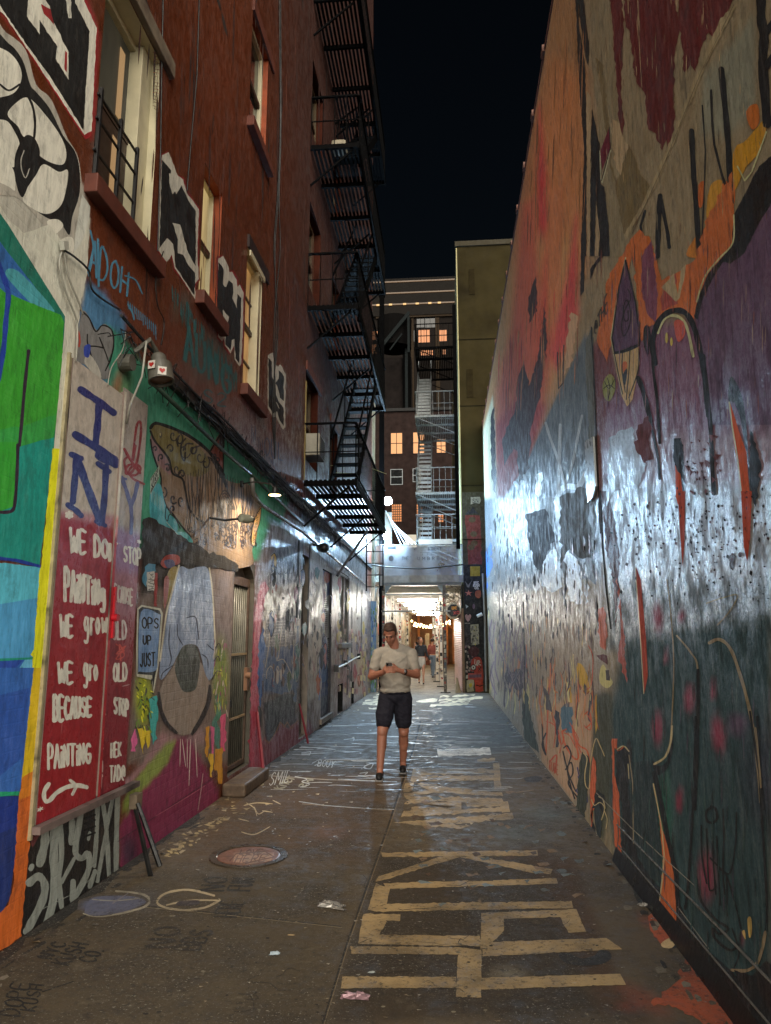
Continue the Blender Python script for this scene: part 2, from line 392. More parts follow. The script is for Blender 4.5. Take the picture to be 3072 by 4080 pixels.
PL.blob((70, 150, 118), 1060, 1330, 90, 420, 0, .8, .8)
PL.fr(*NN, 1.4).soft((38, 34, 32), 26, '250,250 420,300 700,450 1000,560 1060,640 1060,1000 230,1000 230,500')
PL.soft((92, 80, 74), 40, '230,900 1010,600 1010,2300 120,2300')
PL.blob((96, 88, 90), 930, 1000, 110, 480, 0, .6, .9)
PL.blob((104, 116, 52), 905, 1560, 100, 420, 0, .7, .9)
PL.blob((120, 130, 30), 260, 1760, 100, 320, 0, .6, 1)
PL.blob((124, 100, 104), 600, 2100, 420, 120, -8, .8, .8)
PL.fr(*D_, 1.35).soft((104, 30, 62), 20, '1060,360 1150,370 1320,690 1310,800 720,1230 720,900 830,700 1010,500')
PL.soft((108, 120, 56), 18, '1010,370 1060,390 1010,520 860,680 760,830 740,760 800,640')
PL.soft((128, 98, 102), 24, '980,320 1030,370 800,620 740,700 720,640 850,540')
PL.blob((34, 26, 44), 780, 1050, 70, 160, 0, .7, .8)
# far painted stretch behind the gate
PL.gl = .95
PL.fr(*LL, 1.15).soft((112, 98, 92), 50, '225,650 330,330 560,420 1030,810 1120,900 1060,1560 700,1900 260,2260 160,2240')
PL.soft((80, 88, 104), 60, '340,500 540,480 520,800 330,800')
PL.soft((150, 140, 130), 40, '290,850 560,760 560,1150 280,1200')
PL.soft((46, 74, 116), 40, '270,1240 540,1230 530,1560 270,1600')
PL.soft((92, 78, 70), 40, '275,1590 540,1560 640,1560 620,1900 300,1960')
PL.soft((132, 60, 74), 20, '200,1000 260,760 300,760 260,1150 230,1800 270,2260 160,2260 180,1600')
PL.soft((122, 62, 74), 30, '240,1960 400,1800 560,1790 620,1800 640,1900 260,2260')
PL.soft((150, 142, 132), 26, '610,560 720,640 720,1600 600,1640 590,1000')
PL.soft((146, 128, 122), 26, '790,760 1030,900 1050,1560 800,1740')
PL.soft((160, 150, 140), 40, '800,700 1030,830 1030,1150 800,1100')
PL.blob((140, 92, 96), 880, 1480, 90, 260, 0, .8, .7)
PL.blob((168, 140, 84), 990, 1380, 40, 260, 0, .8, .7)
PL.soft((70, 66, 72), 30, '560,230 720,350 1030,640 1030,800 640,470 500,380')
PL.soft((98, 104, 112), 20, '690,420 820,520 820,640 690,520', gl=1)
# --- A/B: near wall, black lettering on the orange and the cut-out figure, flat green and blue panel
PL.gl = .42
PL.fr(*A_, 1.3)
PL.soft((120, 30, 30), 20, '-60,60 30,110 560,880 600,930 640,860 660,200 600,30 560,-60')
RD = (128, 26, 30)
PL.poly(RD, '-60,40 25,95 565,925 605,905 650,200 575,0 560,-80 -60,-80')
PL.poly(WHT, '-60,30 30,100 560,895 608,870 642,185 560,10 550,-80 -60,-80', rag=1)
PL.poly(BLK, '-60,-80 20,70 180,300 340,520 555,865 572,560 595,210 500,20 480,-80', rag=1)
PL.poly(WHT, '180,110 190,-60 260,-60 330,40 350,140 455,345 455,530 370,390 380,310 262,130 265,230', rag=1)
PL.poly(RD, '272,25 335,60 360,165 290,90', rag=1).poly(RD, '432,335 447,350 442,480 428,460', rag=1)
PL.poly(WHT, '425,-60 470,-60 475,120 455,120', rag=1)
# rounded black and white piece (plain bubbles only)
PL.poly((150, 146, 136), '-60,180 40,215 170,330 240,560 340,660 440,900 520,1050 545,1300 520,1400 590,1380 495,1700 420,1650 330,1540 130,1320 -60,1180', sm=1)
PL.poly(BLK, '-60,270 60,290 150,400 200,560 240,610 330,720 420,900 500,1010 530,1150 525,1300 480,1440 460,1560 400,1480 300,1440 180,1340 100,1200 -60,1120', sm=1)
PL.poly(WHT, '-60,330 30,330 110,400 145,500 110,600 30,640 -60,620', sm=1)
PL.poly(WHT, '50,760 110,680 190,650 300,760 400,900 440,1010 420,1090 340,1080 260,1030 220,960 150,900 120,840', sm=1)
PL.poly(WHT, '-60,820 40,800 100,880 130,960 100,1060 80,1110 -60,1010', sm=1)
PL.poly(WHT, '150,1310 240,1160 290,1090 390,1140 450,1130 440,1250 400,1370 310,1420 210,1380', sm=1)
PL.poly(WHT, '-60,1060 20,1060 90,1130 100,1260 60,1240 -60,1170', sm=1)
PL.poly(BLK, '110,1000 170,900 230,920 265,1010 240,1120 200,1200 150,1310 110,1230 95,1100', sm=1)
PL.line(BLK, 16, '180,630 215,700 232,800 228,900 215,960').line(BLK, 14, '0,560 60,600 130,560')
PL.line((150, 148, 140), 7, '160,1000 140,1060 145,1130 170,1180 195,1120')
PL.poly(WHT, '310,1470 380,1455 420,1500 360,1560 345,1530', sm=1).poly(WHT, '400,1600 460,1570 490,1600 480,1690 430,1680', sm=1)
PL.poly((176, 178, 170), '545,1290 600,1370 575,1700 490,1700 500,1550', gl=.9)
PL.fr(*B_, 1.35)
PL.poly((172, 172, 160), '-60,250 -60,-230 60,-40 160,50 330,-10 400,90 480,190 545,100 600,-60 592,20 575,340 530,560 500,905 440,1500 425,1700 330,1700 430,620', rag=1.5, gl=.9)
PL.poly((16, 92, 78), '-60,-170 60,0 432,600 425,720 360,1450 345,1700 -60,1700')
PL.poly((36, 84, 142), '-60,60 40,160 330,560 80,470 -60,420', sm=1)
PL.poly((60, 130, 140), '40,330 120,300 360,560 250,550', sm=1)
PL.poly((44, 128, 36), '-60,360 30,440 60,450 200,510 405,590 425,640 405,960 370,1330 340,1500 -60,1560', rag=1)
PL.poly((40, 128, 56), '-60,1360 150,1330 370,1250 345,1500 -60,1640', rag=2)
PL.line((20, 50, 130), 34, '-60,120 20,330 55,450 40,620 25,800 -10,1010 -60,1120')
PL.line((36, 20, 40), 22, '190,830 165,1060 140,1350 112,1620 108,1700')
PL.fr(*C_, 1.35)
PL.poly((14, 118, 108), '-60,20 330,-90 318,20 240,690 -60,640', rag=1)
PL.poly((40, 130, 40), '-60,-60 108,-60 100,200 85,330 -60,380')
PL.line((36, 20, 40), 20, '108,-40 103,120 92,290 78,350 40,365 -40,362')
PL.poly((70, 152, 172), '-60,660 250,700 205,1250 -60,1262', rag=1).poly((62, 128, 170), '-60,930 236,880 205,1245 -60,1255', sm=0)
PL.line((14, 44, 124), 20, '-60,636 100,655 245,692', sm=0)
PL.poly((40, 88, 160), '-60,1260 202,1248 160,1700 -60,1700').poly((30, 62, 140), '-60,1262 140,1256 -60,1480').poly((84, 150, 190), '150,1256 200,1250 190,1330 20,1560 -60,1700 -60,1560')
PL.line((20, 120, 100), 14, '-60,1258 200,1246', sm=0)
PL.poly((205, 186, 20), '318,-20 430,-20 412,130 360,700 290,1500 262,1700 160,1700 200,1240 185,1225 205,1190 238,720 248,690', rag=1)
PL.poly((225, 205, 60), '425,-200 440,-200 405,130 345,720 270,1700 262,1700 345,700 395,130', gl=.9)
PL.fr(*D_, 1.35)
PL.poly((40, 84, 150), '-60,-60 205,-60 122,690 -60,715').poly((34, 70, 140), '-60,120 180,60 140,480 -60,640')
PL.poly((14, 36, 92), '-60,712 116,714 95,1050 60,1330 0,1440 -60,1440').poly((14, 40, 110), '-60,720 112,718 100,900 -60,960')
PL.line((16, 128, 92), 26, '-60,705 120,698', sm=0)
PL.poly((176, 150, 20), '205,-60 292,-60 255,300 230,560 130,620 150,420', rag=1)
PL.poly((170, 100, 22), '135,600 232,540 205,800 112,760', rag=2)
PL.poly((160, 78, 24), '112,740 210,700 190,900 130,1560 0,1660 -60,1700 -60,1440 0,1420 50,1370 80,1250', rag=1.5)
PL.line((30, 26, 20), 12, '285,-60 262,200 235,500 205,800 195,900', sm=0)
# --- "SIGN" scrawl under the board: white strokes on black
PL.fr(*D2, 1.1)
PL.poly((20, 19, 20), '245,640 420,560 700,460 930,390 900,900 960,1040 700,1160 600,1270 300,1500 170,1620 165,1500 215,1000', rag=2, gl=.9)
PL.poly((96, 46, 48), '250,640 420,575 640,490 620,560 480,640 330,720 250,830', sm=1)
G2 = (140, 146, 140)
for w, q in ((66, '300,650 350,720 345,820 310,960'), (66, '430,570 425,760 420,950 425,1180 360,1480'), (60, '230,1110 300,1060 350,1130 330,1250 240,1430 210,1490'),
             (40, '470,600 480,900 460,1060 480,1300'), (44, '480,620 555,600 560,700 555,800'), (46, '640,520 600,760 590,880 640,920 690,880 690,1010 600,1200 570,1270 570,1100'),
             (34, '760,440 755,700 735,980'), (34, '800,470 830,700 850,1060'), (30, '880,440 830,700 760,1100'), (36, '700,1140 740,1020'), (30, '580,920 500,1070 470,1120'), (26, '700,720 690,770'), (40, '250,980 240,1000'),
             (40, '920,390 910,700 905,1040')):
    PL.line(G2, w, q, gl=.95)
for y in (600, 640, 690, 740): PL.line(BLK, 16, f'660,{y+10} 740,{y-20}', sm=0)
PL.line((60, 60, 58), 5, '150,1540 420,1390 700,1160', sm=0).line(G2, 5, '300,1330 600,1180 760,1030', sm=0)
for x in range(0, 13): PL.poly((22, 20, 16), [(x*34-90, 1675-x*14), (x*34-40, 1655-x*14), (x*34-60, 1760-x*16), (x*34-110, 1790-x*16)], rag=6)
# --- B: grey scribble by the blue field, blue tag on orange, teal drip tag
PL.fr(*B_, 1.35)
PL.poly((104, 104, 104), '515,760 545,570 590,600 640,690 690,650 750,700 755,800 720,900 730,1000 660,1010 560,920 510,900', sm=1)
PL.line(BLK, 10, '535,560 590,610 635,700 680,660 740,690 755,780 735,880 700,960').line(BLK, 9, '580,720 585,790 640,800 690,810').line(BLK, 8, '585,790 620,900 670,990').line(BLK, 8, '660,740 700,840 720,900').line(BLK, 7, '650,720 720,710 735,730')
PL.poly((150, 148, 140), '560,900 590,850 650,930 670,1010 600,960', sm=1).poly((40, 60, 140), '560,800 600,790 590,870 560,860', sm=1).line((150, 60, 50), 12, '520,700 530,760 525,800')
BT = (58, 104, 128)
PL.text(BT, 14, 'ADOH', 585, 310, 850, 470, 230, 150, slant=(.08, -1), gl=.4)
PL.line(BT, 12, '600,30 620,160 590,330', gl=.4).line(BT, 10, '830,330 900,360 945,450', gl=.4).line(BT, 16, '650,90 655,400', gl=.3).line(BT, 12, '850,520 880,580 890,620', gl=.3)
for i in range(14): x = 850+i*14; PL.line(BT, 6, f'{x},{500+i*12} {x+4},{540+i*14+random.random()*40}', gl=.3)
PL.fr(*K2, 1.05); TT = (40, 100, 104)
PL.blob((60, 100, 100), 760, 1150, 300, 420, 35, .9, .45, gl=.4).blob((50, 104, 100), 500, 700, 130, 240, 20, .9, .35, gl=.4)
for i in range(46):
    x = 420+i*12.5+random.uniform(-8, 8); y = 560+i*17+random.uniform(-60, 60); PL.line(TT, random.uniform(5, 16), f'{x},{y} {x+random.uniform(-6,6)},{y+random.uniform(80,190)}', sm=0, taper=.7, gl=.4)
PL.text(TT, 26, 'AUNG', 520, 1180, 930, 1500, 330, 230, gl=.4).line(TT, 22, '545,680 555,900 535,1200', gl=.4)
PL.text(TT, 12, 'S2', 690, 1560, 900, 1600, 120, 110, gl=.4)
PL.fr(*SH, 1.0)
for i in range(22): x = 960+i*17; y = 470+i*26; PL.line((70, 80, 104), random.uniform(4, 10), f'{x},{y+random.uniform(-60,40)} {x+random.uniform(-5,5)},{y+random.uniform(60,190)}', sm=0, taper=.6, gl=.4)
PL.text((84, 96, 120), 9, 'OUL', 1080, 740, 1260, 800, 170, 150, gl=.4)
PL.fr(0, 0, 1, 1.0)
for i in range(90):   # soot runs and old repairs on the render
    x = random.uniform(560, 1330); y = random.uniform(-60, 1150+(x-560)*.5); PL.line(random.choice([(62, 27, 17), (84, 38, 22), (46, 22, 15), (106, 52, 30)]), random.uniform(2, 7)*(1.6-x/1500), f'{x:.0f},{y:.0f} {x-(1536-x)*.01:.0f},{y+random.uniform(60,420):.0f}', sm=0, taper=1, gl=.3)
PL.fr(*A_, 1.1)
for i in range(22):   # bare brick where the render has fallen away beside the first window
    y = 260+i*22; w = random.uniform(18, 50); x0 = 1015+(i % 2)*8; PL.line(random.choice([(150, 96, 66), (110, 70, 50), (92, 50, 34)]), 3, f'{x0},{y} {x0+w},{y+4+i*.3}', sm=0, gl=.3); PL.line((60, 30, 22), 2.5, f'{x0+w*.5},{y} {x0+w*.5-1},{y+20}', sm=0, gl=.3)
PL.line((44, 22, 14), 34, '935,-60 1000,120 1025,230', sm=0, gl=.3).line((34, 18, 12), 16, '1430,-60 1470,80 1510,245', sm=0, taper=1, gl=.3)
# --- black letter panels on the orange render
def letter(fr, outer, inner, cuts, red=True):
    PL.fr(*fr, 1.15)
    p = np.array(PL.P(outer)); c = p.mean(0)
    if red:
        s_ = PL.o; PL.fr(0, 0, 1); PL.poly((116, 24, 24), [tuple(c+(q-c)*1.0+np.sign(q-c)*5.5) for q in p], rag=1); PL.fr(*fr)
    PL.poly(WHT, outer, rag=.8); PL.poly(BLK, inner, rag=.8)
    for q in cuts: PL.poly(WHT, q, rag=.8)
letter(A_, '1075,1030 1120,1010 1180,1165 1215,1190 1240,1280 1320,1390 1310,1680 1320,1850 1290,1890 1305,2000 1160,1780 1140,1690 1105,1740 1045,1650', '1075,1060 1135,1130 1130,1200 1170,1290 1205,1230 1250,1330 1300,1400 1300,1700 1290,1960 1165,1770 1150,1620 1110,1580 1058,1650', ['1120,1150 1175,1160 1170,1260 1145,1290 1130,1240', '1145,1480 1195,1490 1225,1600 1250,1680 1310,1790 1310,1830 1250,1760 1215,1690 1180,1680 1180,1590'])
letter(K2, '820,290 865,265 915,370 920,410 945,405 985,480 990,540 1010,520 1045,590 1035,1050 1025,1220 1010,1245 965,1180 960,1060 930,1130 880,1060 875,990 855,1025 820,980', '822,320 870,380 865,520 890,545 915,480 950,510 955,590 945,640 985,730 990,600 1025,640 1015,1000 1005,1215 972,1170 965,1000 940,1010 930,1100 885,1050 890,870 915,810 865,740 860,960 830,975 810,830', ['862,740 918,805 885,930 862,980', '835,290 862,280 912,380 895,520 875,540 870,390'])
letter(SH, '1112,-200 1160,-230 1170,-130 1210,-90 1230,-120 1282,-20 1275,480 1255,505 1215,440 1190,380 1160,390 1110,300', '1116,-180 1150,-140 1150,0 1185,60 1215,20 1215,-60 1265,0 1262,470 1225,420 1200,330 1160,350 1118,280', ['1180,60 1200,90 1225,200 1270,240 1268,310 1215,240 1190,170', '1180,225 1205,260 1225,310 1215,300', '1130,300 1150,330 1160,390 1140,340'], red=False)
PL.fr(*T2, 1).text((110, 90, 84), 3, 'SR', 540, 1760, 556, 1770, 70, 60)
# --- SH: the big patterned fish
PL.fr(*SH, 1.3); PL.gl = .6
FB = (112, 94, 76)
PL.poly(FB, '0,490 30,450 90,450 280,520 420,600 560,720 660,860 700,960 800,1010 940,1030 1052,1225 1000,1420 965,1640 940,1800 520,1800 400,1560 280,1380 200,1290 140,1220 100,1080 90,900 40,780 10,650', sm=1)
PL.poly((98, 90, 52), '10,480 90,460 280,540 420,640 520,740 560,880 440,950 260,900 180,830 120,700 40,600', sm=1)
PL.poly((116, 88, 88), '0,560 50,620 110,720 180,830 190,930 120,880 50,790 10,660', sm=1)
PL.poly((110, 54, 40), '560,700 640,560 690,500 690,800 690,940 620,830', sm=0)
PL.poly((40, 26, 26), '660,540 692,480 692,660 640,700', sm=0).line(BLK, 14, '560,720 620,620 690,500 690,950', sm=0)
PL.line(BLK, 30, '0,490 30,450 90,450 280,520 420,600 560,720 650,850 690,930').line(BLK, 20, '0,520 40,610 130,720 180,800 210,920 300,970 330,1080 360,1240 430,1340 500,1380').line(BLK, 16, '0,600 20,720 60,840 100,960 100,1080 150,1230 200,1290 280,1400 380,1520')
PL.ell((60, 56, 50), 95, 555, 12, 30).ell((150, 140, 96), 92, 548, 6, 16)
def curl(x, y, r, dr, w, c=(24, 18, 18)):
    q = []
    for i in range(13):
        a = dr+i*.48; rr = r*(1-i/14.); q.append((x+rr*math.cos(a), y+rr*1.5*math.sin(a)))
    PL.line(c, w, ' '.join(f'{a:.1f},{b:.1f}' for a, b in q), sm=0)
for x, y, r in ((215, 560, 40), (270, 600, 46), (320, 700, 60), (190, 690, 36), (400, 690, 40), (470, 760, 50), (250, 880, 40), (300, 930, 36), (45, 690, 26), (100, 770, 30), (160, 870, 30), (120, 1110, 40), (215, 1160, 36), (290, 1180, 34), (210, 1260, 30), (640, 800, 40), (610, 760, 30), (520, 820, 46)):
    curl(x, y, r, random.uniform(0, 6), random.uniform(11, 17))
for i in range(9): PL.line((24, 18, 18), 15, f'{560+i*16},{770+i*22} {600+i*14},{800+i*24} {620+i*12},{870+i*22}')
for q in ('275,560 250,600 260,660', '330,590 290,650 290,740 320,800 330,720', '400,640 340,640 310,700', '460,660 400,680 390,720'): PL.line((24, 18, 18), 16, q)
for i in range(26):    # dark grain lines down the flank
    x = 330+i*25; y0 = 840+abs(i-8)*12; PL.line((30, 22, 18), random.uniform(6, 13), f'{x},{y0} {x+random.uniform(-14,14)},{y0+160} {x+random.uniform(-20,20)},{y0+330} {x+random.uniform(-14,14)},{y0+480+random.uniform(0,160)}', taper=.5)
for i in range(60):
    x = random.uniform(380, 1000); y0 = random.uniform(980, 1500); h = random.uniform(90, 260); PL.line(random.choice([(44, 30, 24), (60, 44, 36), (34, 24, 20), (120, 92, 70)]), random.uniform(3, 8), f'{x},{y0} {x+random.uniform(-10,10)},{y0+h*.5} {x+random.uniform(-14,14)},{y0+h}', taper=.7)
for k in range(4): PL.line((30, 20, 16), 12, f'{640+k*14},{1400} {650+k*12},{1180+k*22} {700},{1080+k*26} {760-k*10},{1150+k*20} {800-k*14},{1260}')
for i in range(70): curl(random.uniform(360, 1000), random.uniform(1330, 1640), random.uniform(12, 30), random.uniform(0, 6), random.uniform(6, 11), (34, 22, 19))
PL.poly((196, 150, 84), '1045,1240 1010,1300 980,1400 960,1560 985,1600 1010,1480 1040,1330', sm=1).line(BLK, 7, '1050,1240 1000,1320 960,1440 950,1560').line(BLK, 6, '1050,1240 1040,1360 1000,1500 990,1600')
for i in range(9): curl(1015-i*5, 1290+i*35, 12, random.uniform(0, 6), 4)
PL.poly((50, 130, 140), '0,1080 90,1020 130,1180 180,1300 250,1380 240,1480 100,1400 0,1340', sm=1)
for i in range(9): PL.line((120, 150, 140), 5, f'{10+i*14},{1060+i*12} {8+i*15},{1190+i*14}', sm=0, taper=.6)
PL.poly((60, 140, 140), '240,1480 330,1480 400,1560 360,1600 270,1530', sm=1).line(BLK, 8, '150,1230 140,1330 160,1370 180,1310 230,1340 280,1440').line((150, 160, 150), 5, '150,1380 240,1480 330,1560')
PL.poly((20, 32, 26), '0,970 80,850 80,960 0,1115', sm=0).line((130, 140, 120), 4, '0,970 80,850 80,960 0,1115 0,970', sm=0)
PL.text((150, 160, 150), 6, 'KUSH', 2, 1080, 76, 950, 92, 92)
# --- NN: blue dome, brown bowl and speech bubble
PL.fr(*NN, 1.4)
PL.poly((26, 23, 22), '255,250 300,235 420,300 520,350 640,440 760,500 900,550 1000,600 1060,640 1050,690 870,660 700,650 560,620 440,600 250,640 235,560', rag=4, gl=.4)
PL.poly((120, 50, 44), '400,620 440,560 500,545 555,560 560,620 500,640 440,660', sm=1, gl=.5).poly((60, 60, 90), '430,600 500,590 520,640 460,660', sm=1)
PL.poly((50, 100, 124), '265,650 300,620 360,630 360,690 290,700 280,820 250,780', rag=3).poly((150, 148, 140), '285,690 350,685 345,850 290,850', rag=3).poly((116, 34, 32), '350,700 375,700 370,980 345,980', rag=2)
for i in range(14): PL.line((50, 50, 48), 6, f'{292+random.random()*50},{700+i*11} {300+random.random()*50},{705+i*11}', sm=0)
PL.poly((110, 96, 40), '470,680 540,660 490,850 430,1000 430,860', sm=1).poly((120, 70, 66), '430,760 470,740 460,900 430,1000', sm=1)
PL.poly((104, 118, 142), '560,655 640,670 720,650 800,670 830,860 840,1050 850,1300 850,1530 790,1600 740,1400 700,1310 600,1310 540,1400 500,1480 420,1590 390,1570 400,1420 430,1250 460,1030 500,850', sm=1, gl=1)
PL.line((160, 156, 140), 14, '555,640 500,850 450,1040 420,1260 395,1440').line((160, 156, 140), 12, '810,660 835,850 850,1100 860,1330')
for q in ('540,1130 545,1230 590,1310', '610,1080 690,1070 710,1160 720,1260', '480,1130 470,1300 490,1420 470,1490', '790,1300 850,1350 870,1310', '740,1380 790,1420 800,1500', '500,1480 420,1540 400,1600'): PL.line((34, 40, 58), 9, q, taper=.5)
PL.poly((112, 101, 92), '385,1740 420,1620 500,1500 540,1440 720,1440 780,1560 820,1650 800,1780 750,1900 680,2030 620,2060 560,2060 470,1990 410,1900', sm=1)
PL.line((30, 22, 20), 34, '385,1700 400,1840 450,1960 540,2050', taper=.4).line((30, 22, 20), 38, '815,1640 800,1790 740,1930 660,2060', taper=.4)
PL.poly((44, 48, 36), '590,1320 690,1310 730,1430 720,1560 690,1680 600,1700 550,1620 520,1500 545,1400', sm=1, gl=.9)
for i in range(16): x = 550+i*11; PL.line((40, 38, 30), 6, f'{x},{1380+random.random()*60} {x+6},{1500} {x+random.uniform(-8,8)},{1600+random.random()*60}', taper=.6)
PL.poly((150, 150, 136), '205,1000 240,970 400,1000 420,1040 400,1300 380,1500 370,1560 340,1720 325,1600 200,1570 195,1300', sm=0).poly((26, 28, 30), '215,1010 245,985 390,1015 405,1050 385,1300 370,1500 355,1560 335,1690 330,1560 205,1550', sm=0)
PL.poly((78, 106, 142), '235,1030 390,1050 395,1090 375,1400 360,1520 230,1530 215,1480', sm=1, gl=.9)
PL.text(BLK, 12, 'OPS', 245, 1165, 385, 1165, 90, 80).text(BLK, 13, 'UP', 255, 1300, 320, 1300, 70).text(BLK, 12, 'JUST', 230, 1490, 350, 1480, 110, 110)
for p_, c in (('300,1760 370,1730 380,1900 340,2150 320,2060', (50, 136, 134)), ('150,2100 190,2000 205,2100 190,2200 150,2200', (180, 84, 130)), ('205,2000 320,2020 310,2120 290,2180 270,2060 250,2230 235,2100', (190, 156, 30)), ('900,1900 950,1880 945,2200 905,2200', (176, 70, 104)), ('830,1960 860,1900 900,2050 890,2200 850,2110', (60, 100, 90)), ('780,2000 810,1990 800,2220 775,2220', (176, 128, 30)), ('860,1740 900,1700 910,1900 870,1950', (60, 106, 84))): PL.poly(c, p_, rag=3)
for i in range(60): x, y = random.uniform(190, 330), random.uniform(1580, 2000); PL.line(random.choice([(50, 60, 20), (190, 190, 40), (34, 34, 30), (90, 120, 40)]), random.uniform(5, 14), f'{x},{y} {x+random.uniform(-30,30)},{y+random.uniform(10,60)}', sm=0, taper=.5)
for i in range(60): x, y = random.uniform(850, 960), random.uniform(1250, 1850); PL.line(random.choice([(60, 90, 40), (150, 150, 60), (120, 60, 90), (160, 150, 140)]), random.uniform(4, 10), f'{x},{y} {x+random.uniform(-14,14)},{y+random.uniform(30,90)}', sm=0, taper=.5)
for q in ('850,1440 880,1400 900,1440', '860,1330 890,1290 905,1330', '830,1600 870,1530 910,1530'): PL.line((50, 36, 34), 8, q)
# gates of D: drips below the bowl
PL.fr(*D_, 1.35)
for x0, x1 in ((1100, 1120), (1130, 1130), (1150, 1140), (1180, 1190), (1090, 1085)): PL.line((180, 166, 160), 5, f'{x0},370 {x1},{520+random.random()*150}', sm=0, taper=.5)
PL.poly((170, 120, 30), '1240,300 1262,290 1255,480 1245,480', rag=2).poly((170, 120, 30), '1300,430 1345,420 1340,640 1320,640 1310,560 1295,560', rag=2).poly((176, 84, 120), '1270,290 1295,300 1290,470 1275,470', rag=2).poly((190, 150, 40), '1262,460 1290,460 1280,600 1268,600', rag=2)
for x in range(10): PL.line((50, 22, 36), 4, f'{1310-x*60},{790+x*40-200} {1250-x*60},{830+x*40-200}', sm=0, taper=.3)
PL.line((140, 70, 90), 4, '940,835 1100,740 1240,650', sm=0, taper=.3).line((160, 130, 130), 4, '1225,580 1210,700 1195,800', sm=0)
# --- LL: blue crown figure, ruler panels, torn paint, windows painted shut
PL.fr(*LL, 1.15); PL.gl = 1.0
PL.poly((170, 60, 82), '255,790 285,770 315,820 290,900 265,1000 250,1200 235,1500 245,1800 270,2200 250,2230 170,2200 185,1500 215,1000', rag=3)
PL.poly((34, 84, 148), '270,1100 300,1000 285,1300 270,1600 250,1750 232,1500 245,1200', rag=3)
PL.poly((176, 168, 158), '285,870 310,845 340,880 350,990 380,930 410,850 440,900 445,980 480,900 520,880 515,1150 280,1180', rag=4, gl=1)
PL.poly((96, 92, 96), '300,1050 515,1020 515,1230 300,1250', rag=3)
for y in range(14): PL.line((150, 146, 142), 4, f'{285+random.random()*40},{960+y*22} {430+random.random()*80},{945+y*22}', sm=0, taper=.3, gl=1)
PL.poly((52, 80, 118), '285,1360 380,1330 500,1400 515,1560 410,1600 285,1560', rag=3)
for q in ('320,1060 320,1200 290,1400', '410,1100 390,1300 375,1350 420,1340 460,1400 490,1470 500,1200', '300,1480 300,1430 330,1390 355,1440 350,1500', '370,1420 380,1390 395,1430', '440,1100 440,1250'): PL.line((170, 158, 140), 6, q)
PL.poly((46, 44, 44), '275,1660 420,1600 510,1600 515,1800 460,1850 400,1800 360,1880 315,1950 290,1900', rag=3).line((140, 96, 40), 7, '285,1930 315,1955 365,1880 400,1800 430,1840 450,1800 480,1850 530,1790', sm=0)
PL.line((60, 20, 30), 10, '270,1500 275,1700 300,1930', sm=0)
PL.poly((28, 32, 48), '520,820 545,800 540,960 530,1030', rag=2).poly((60, 86, 120), '520,1100 540,1090 520,1650 500,1650', rag=2).poly((50, 90, 150), '690,1250 700,1230 690,1640 680,1640', rag=1)
PL.poly((170, 158, 140), '630,1140 700,1100 690,1400 640,1500', rag=5)
for q in ('560,1300 580,1400 610,1560', '640,1500 660,1330 680,1250', '640,1350 670,1480 690,1560'): PL.line((150, 120, 110), 6, q)
DK = (15, 14, 15)
for w, q, c in ((15, '536,470 528,760 520,1030', DK), (9, '617,505 606,900 598,1250', DK), (18, '640,520 632,900 622,1480', (150, 146, 138)), (7, '905,720 898,1100 890,1600', DK), (6, '925,960 925,1620', DK), (6, '1000,830 992,1300', DK), (5, '965,780 960,1000', DK), (9, '800,700 796,1000', (150, 144, 136)), (12, '560,480 552,900', (96, 104, 112)), (4, '840,720 838,1180', DK)):
    PL.line(c, w, q, sm=0)
for i in range(28):   # layered tags, fills and drips on the peeling stretch
    x = random.uniform(300, 1030); y = random.uniform(max(540, 380+.62*(x-300)), 1560); w = 16+.03*(1100-x); h = random.uniform(60, 170)
    c = random.choice([(40, 70, 120), (150, 60, 70), (60, 110, 110), (176, 150, 70), (120, 60, 96), (170, 90, 50), (70, 90, 60), (30, 30, 34), (150, 150, 150)])
    PL.poly(c, [(x, y), (x+w*.6, y-h*.15), (x+w, y+h*.2), (x+w*.9, y+h*.7), (x+w*.4, y+h), (x-w*.1, y+h*.6)], sm=0, rag=4, gl=random.uniform(.5, 1))
    if i % 2: PL.line(random.choice([DK, (160, 156, 150)]), 4, f'{x},{y} {x+w*.6},{y-h*.15} {x+w},{y+h*.2} {x+w*.9},{y+h*.7} {x+w*.4},{y+h} {x},{y+h*.5}')
for i in range(50):
    x = random.uniform(290, 1040); y = random.uniform(max(520, 380+.62*(x-300)), 1500); s_ = random.uniform(8, 22); q = [(x, y)]
    for j in range(5): q.append((q[-1][0]+random.uniform(-s_*.3, s_*.7), q[-1][1]+random.uniform(-s_*2.4, s_*2.6)))
    PL.line(random.choice([(24, 22, 24), (24, 22, 24), (140, 50, 56), (50, 70, 120), (176, 172, 166)]), random.uniform(2, 4.5), ' '.join(f'{a:.0f},{b:.0f}' for a, b in q))
PL.text((40, 44, 60), 6, 'SOZ', 380, 720, 500, 700, 110, 110)
for i in range(130):   # torn and flaked paint
    x = random.choice([random.uniform(330, 540), random.uniform(610, 700), random.uniform(800, 1040)]); y = random.uniform(560, 1500)
    if y < 430+.72*(x-330): continue
    c = random.choice([(40, 36, 34), (178, 170, 160), (96, 74, 70), (140, 90, 84), (60, 60, 66), (26, 24, 24)]); w = random.uniform(4, 16); h = random.uniform(20, 120)
    PL.poly(c, [(x, y), (x+w, y+h*.2), (x+w*.8, y+h*.8), (x+w*.2, y+h), (x-w*.3, y+h*.5)], rag=2, gl=random.uniform(.6, 1))
for i in range(60):    # sticker scraps towards the far end
    x, y = random.uniform(820, 1045), random.uniform(1100, 1600); c = random.choice([(170, 150, 90), (150, 90, 80), (60, 70, 100), (180, 176, 168), (110, 60, 50), (200, 180, 120)])
    PL.poly(c, [(x, y), (x+14, y+3), (x+13, y+45), (x, y+40)], rag=2)
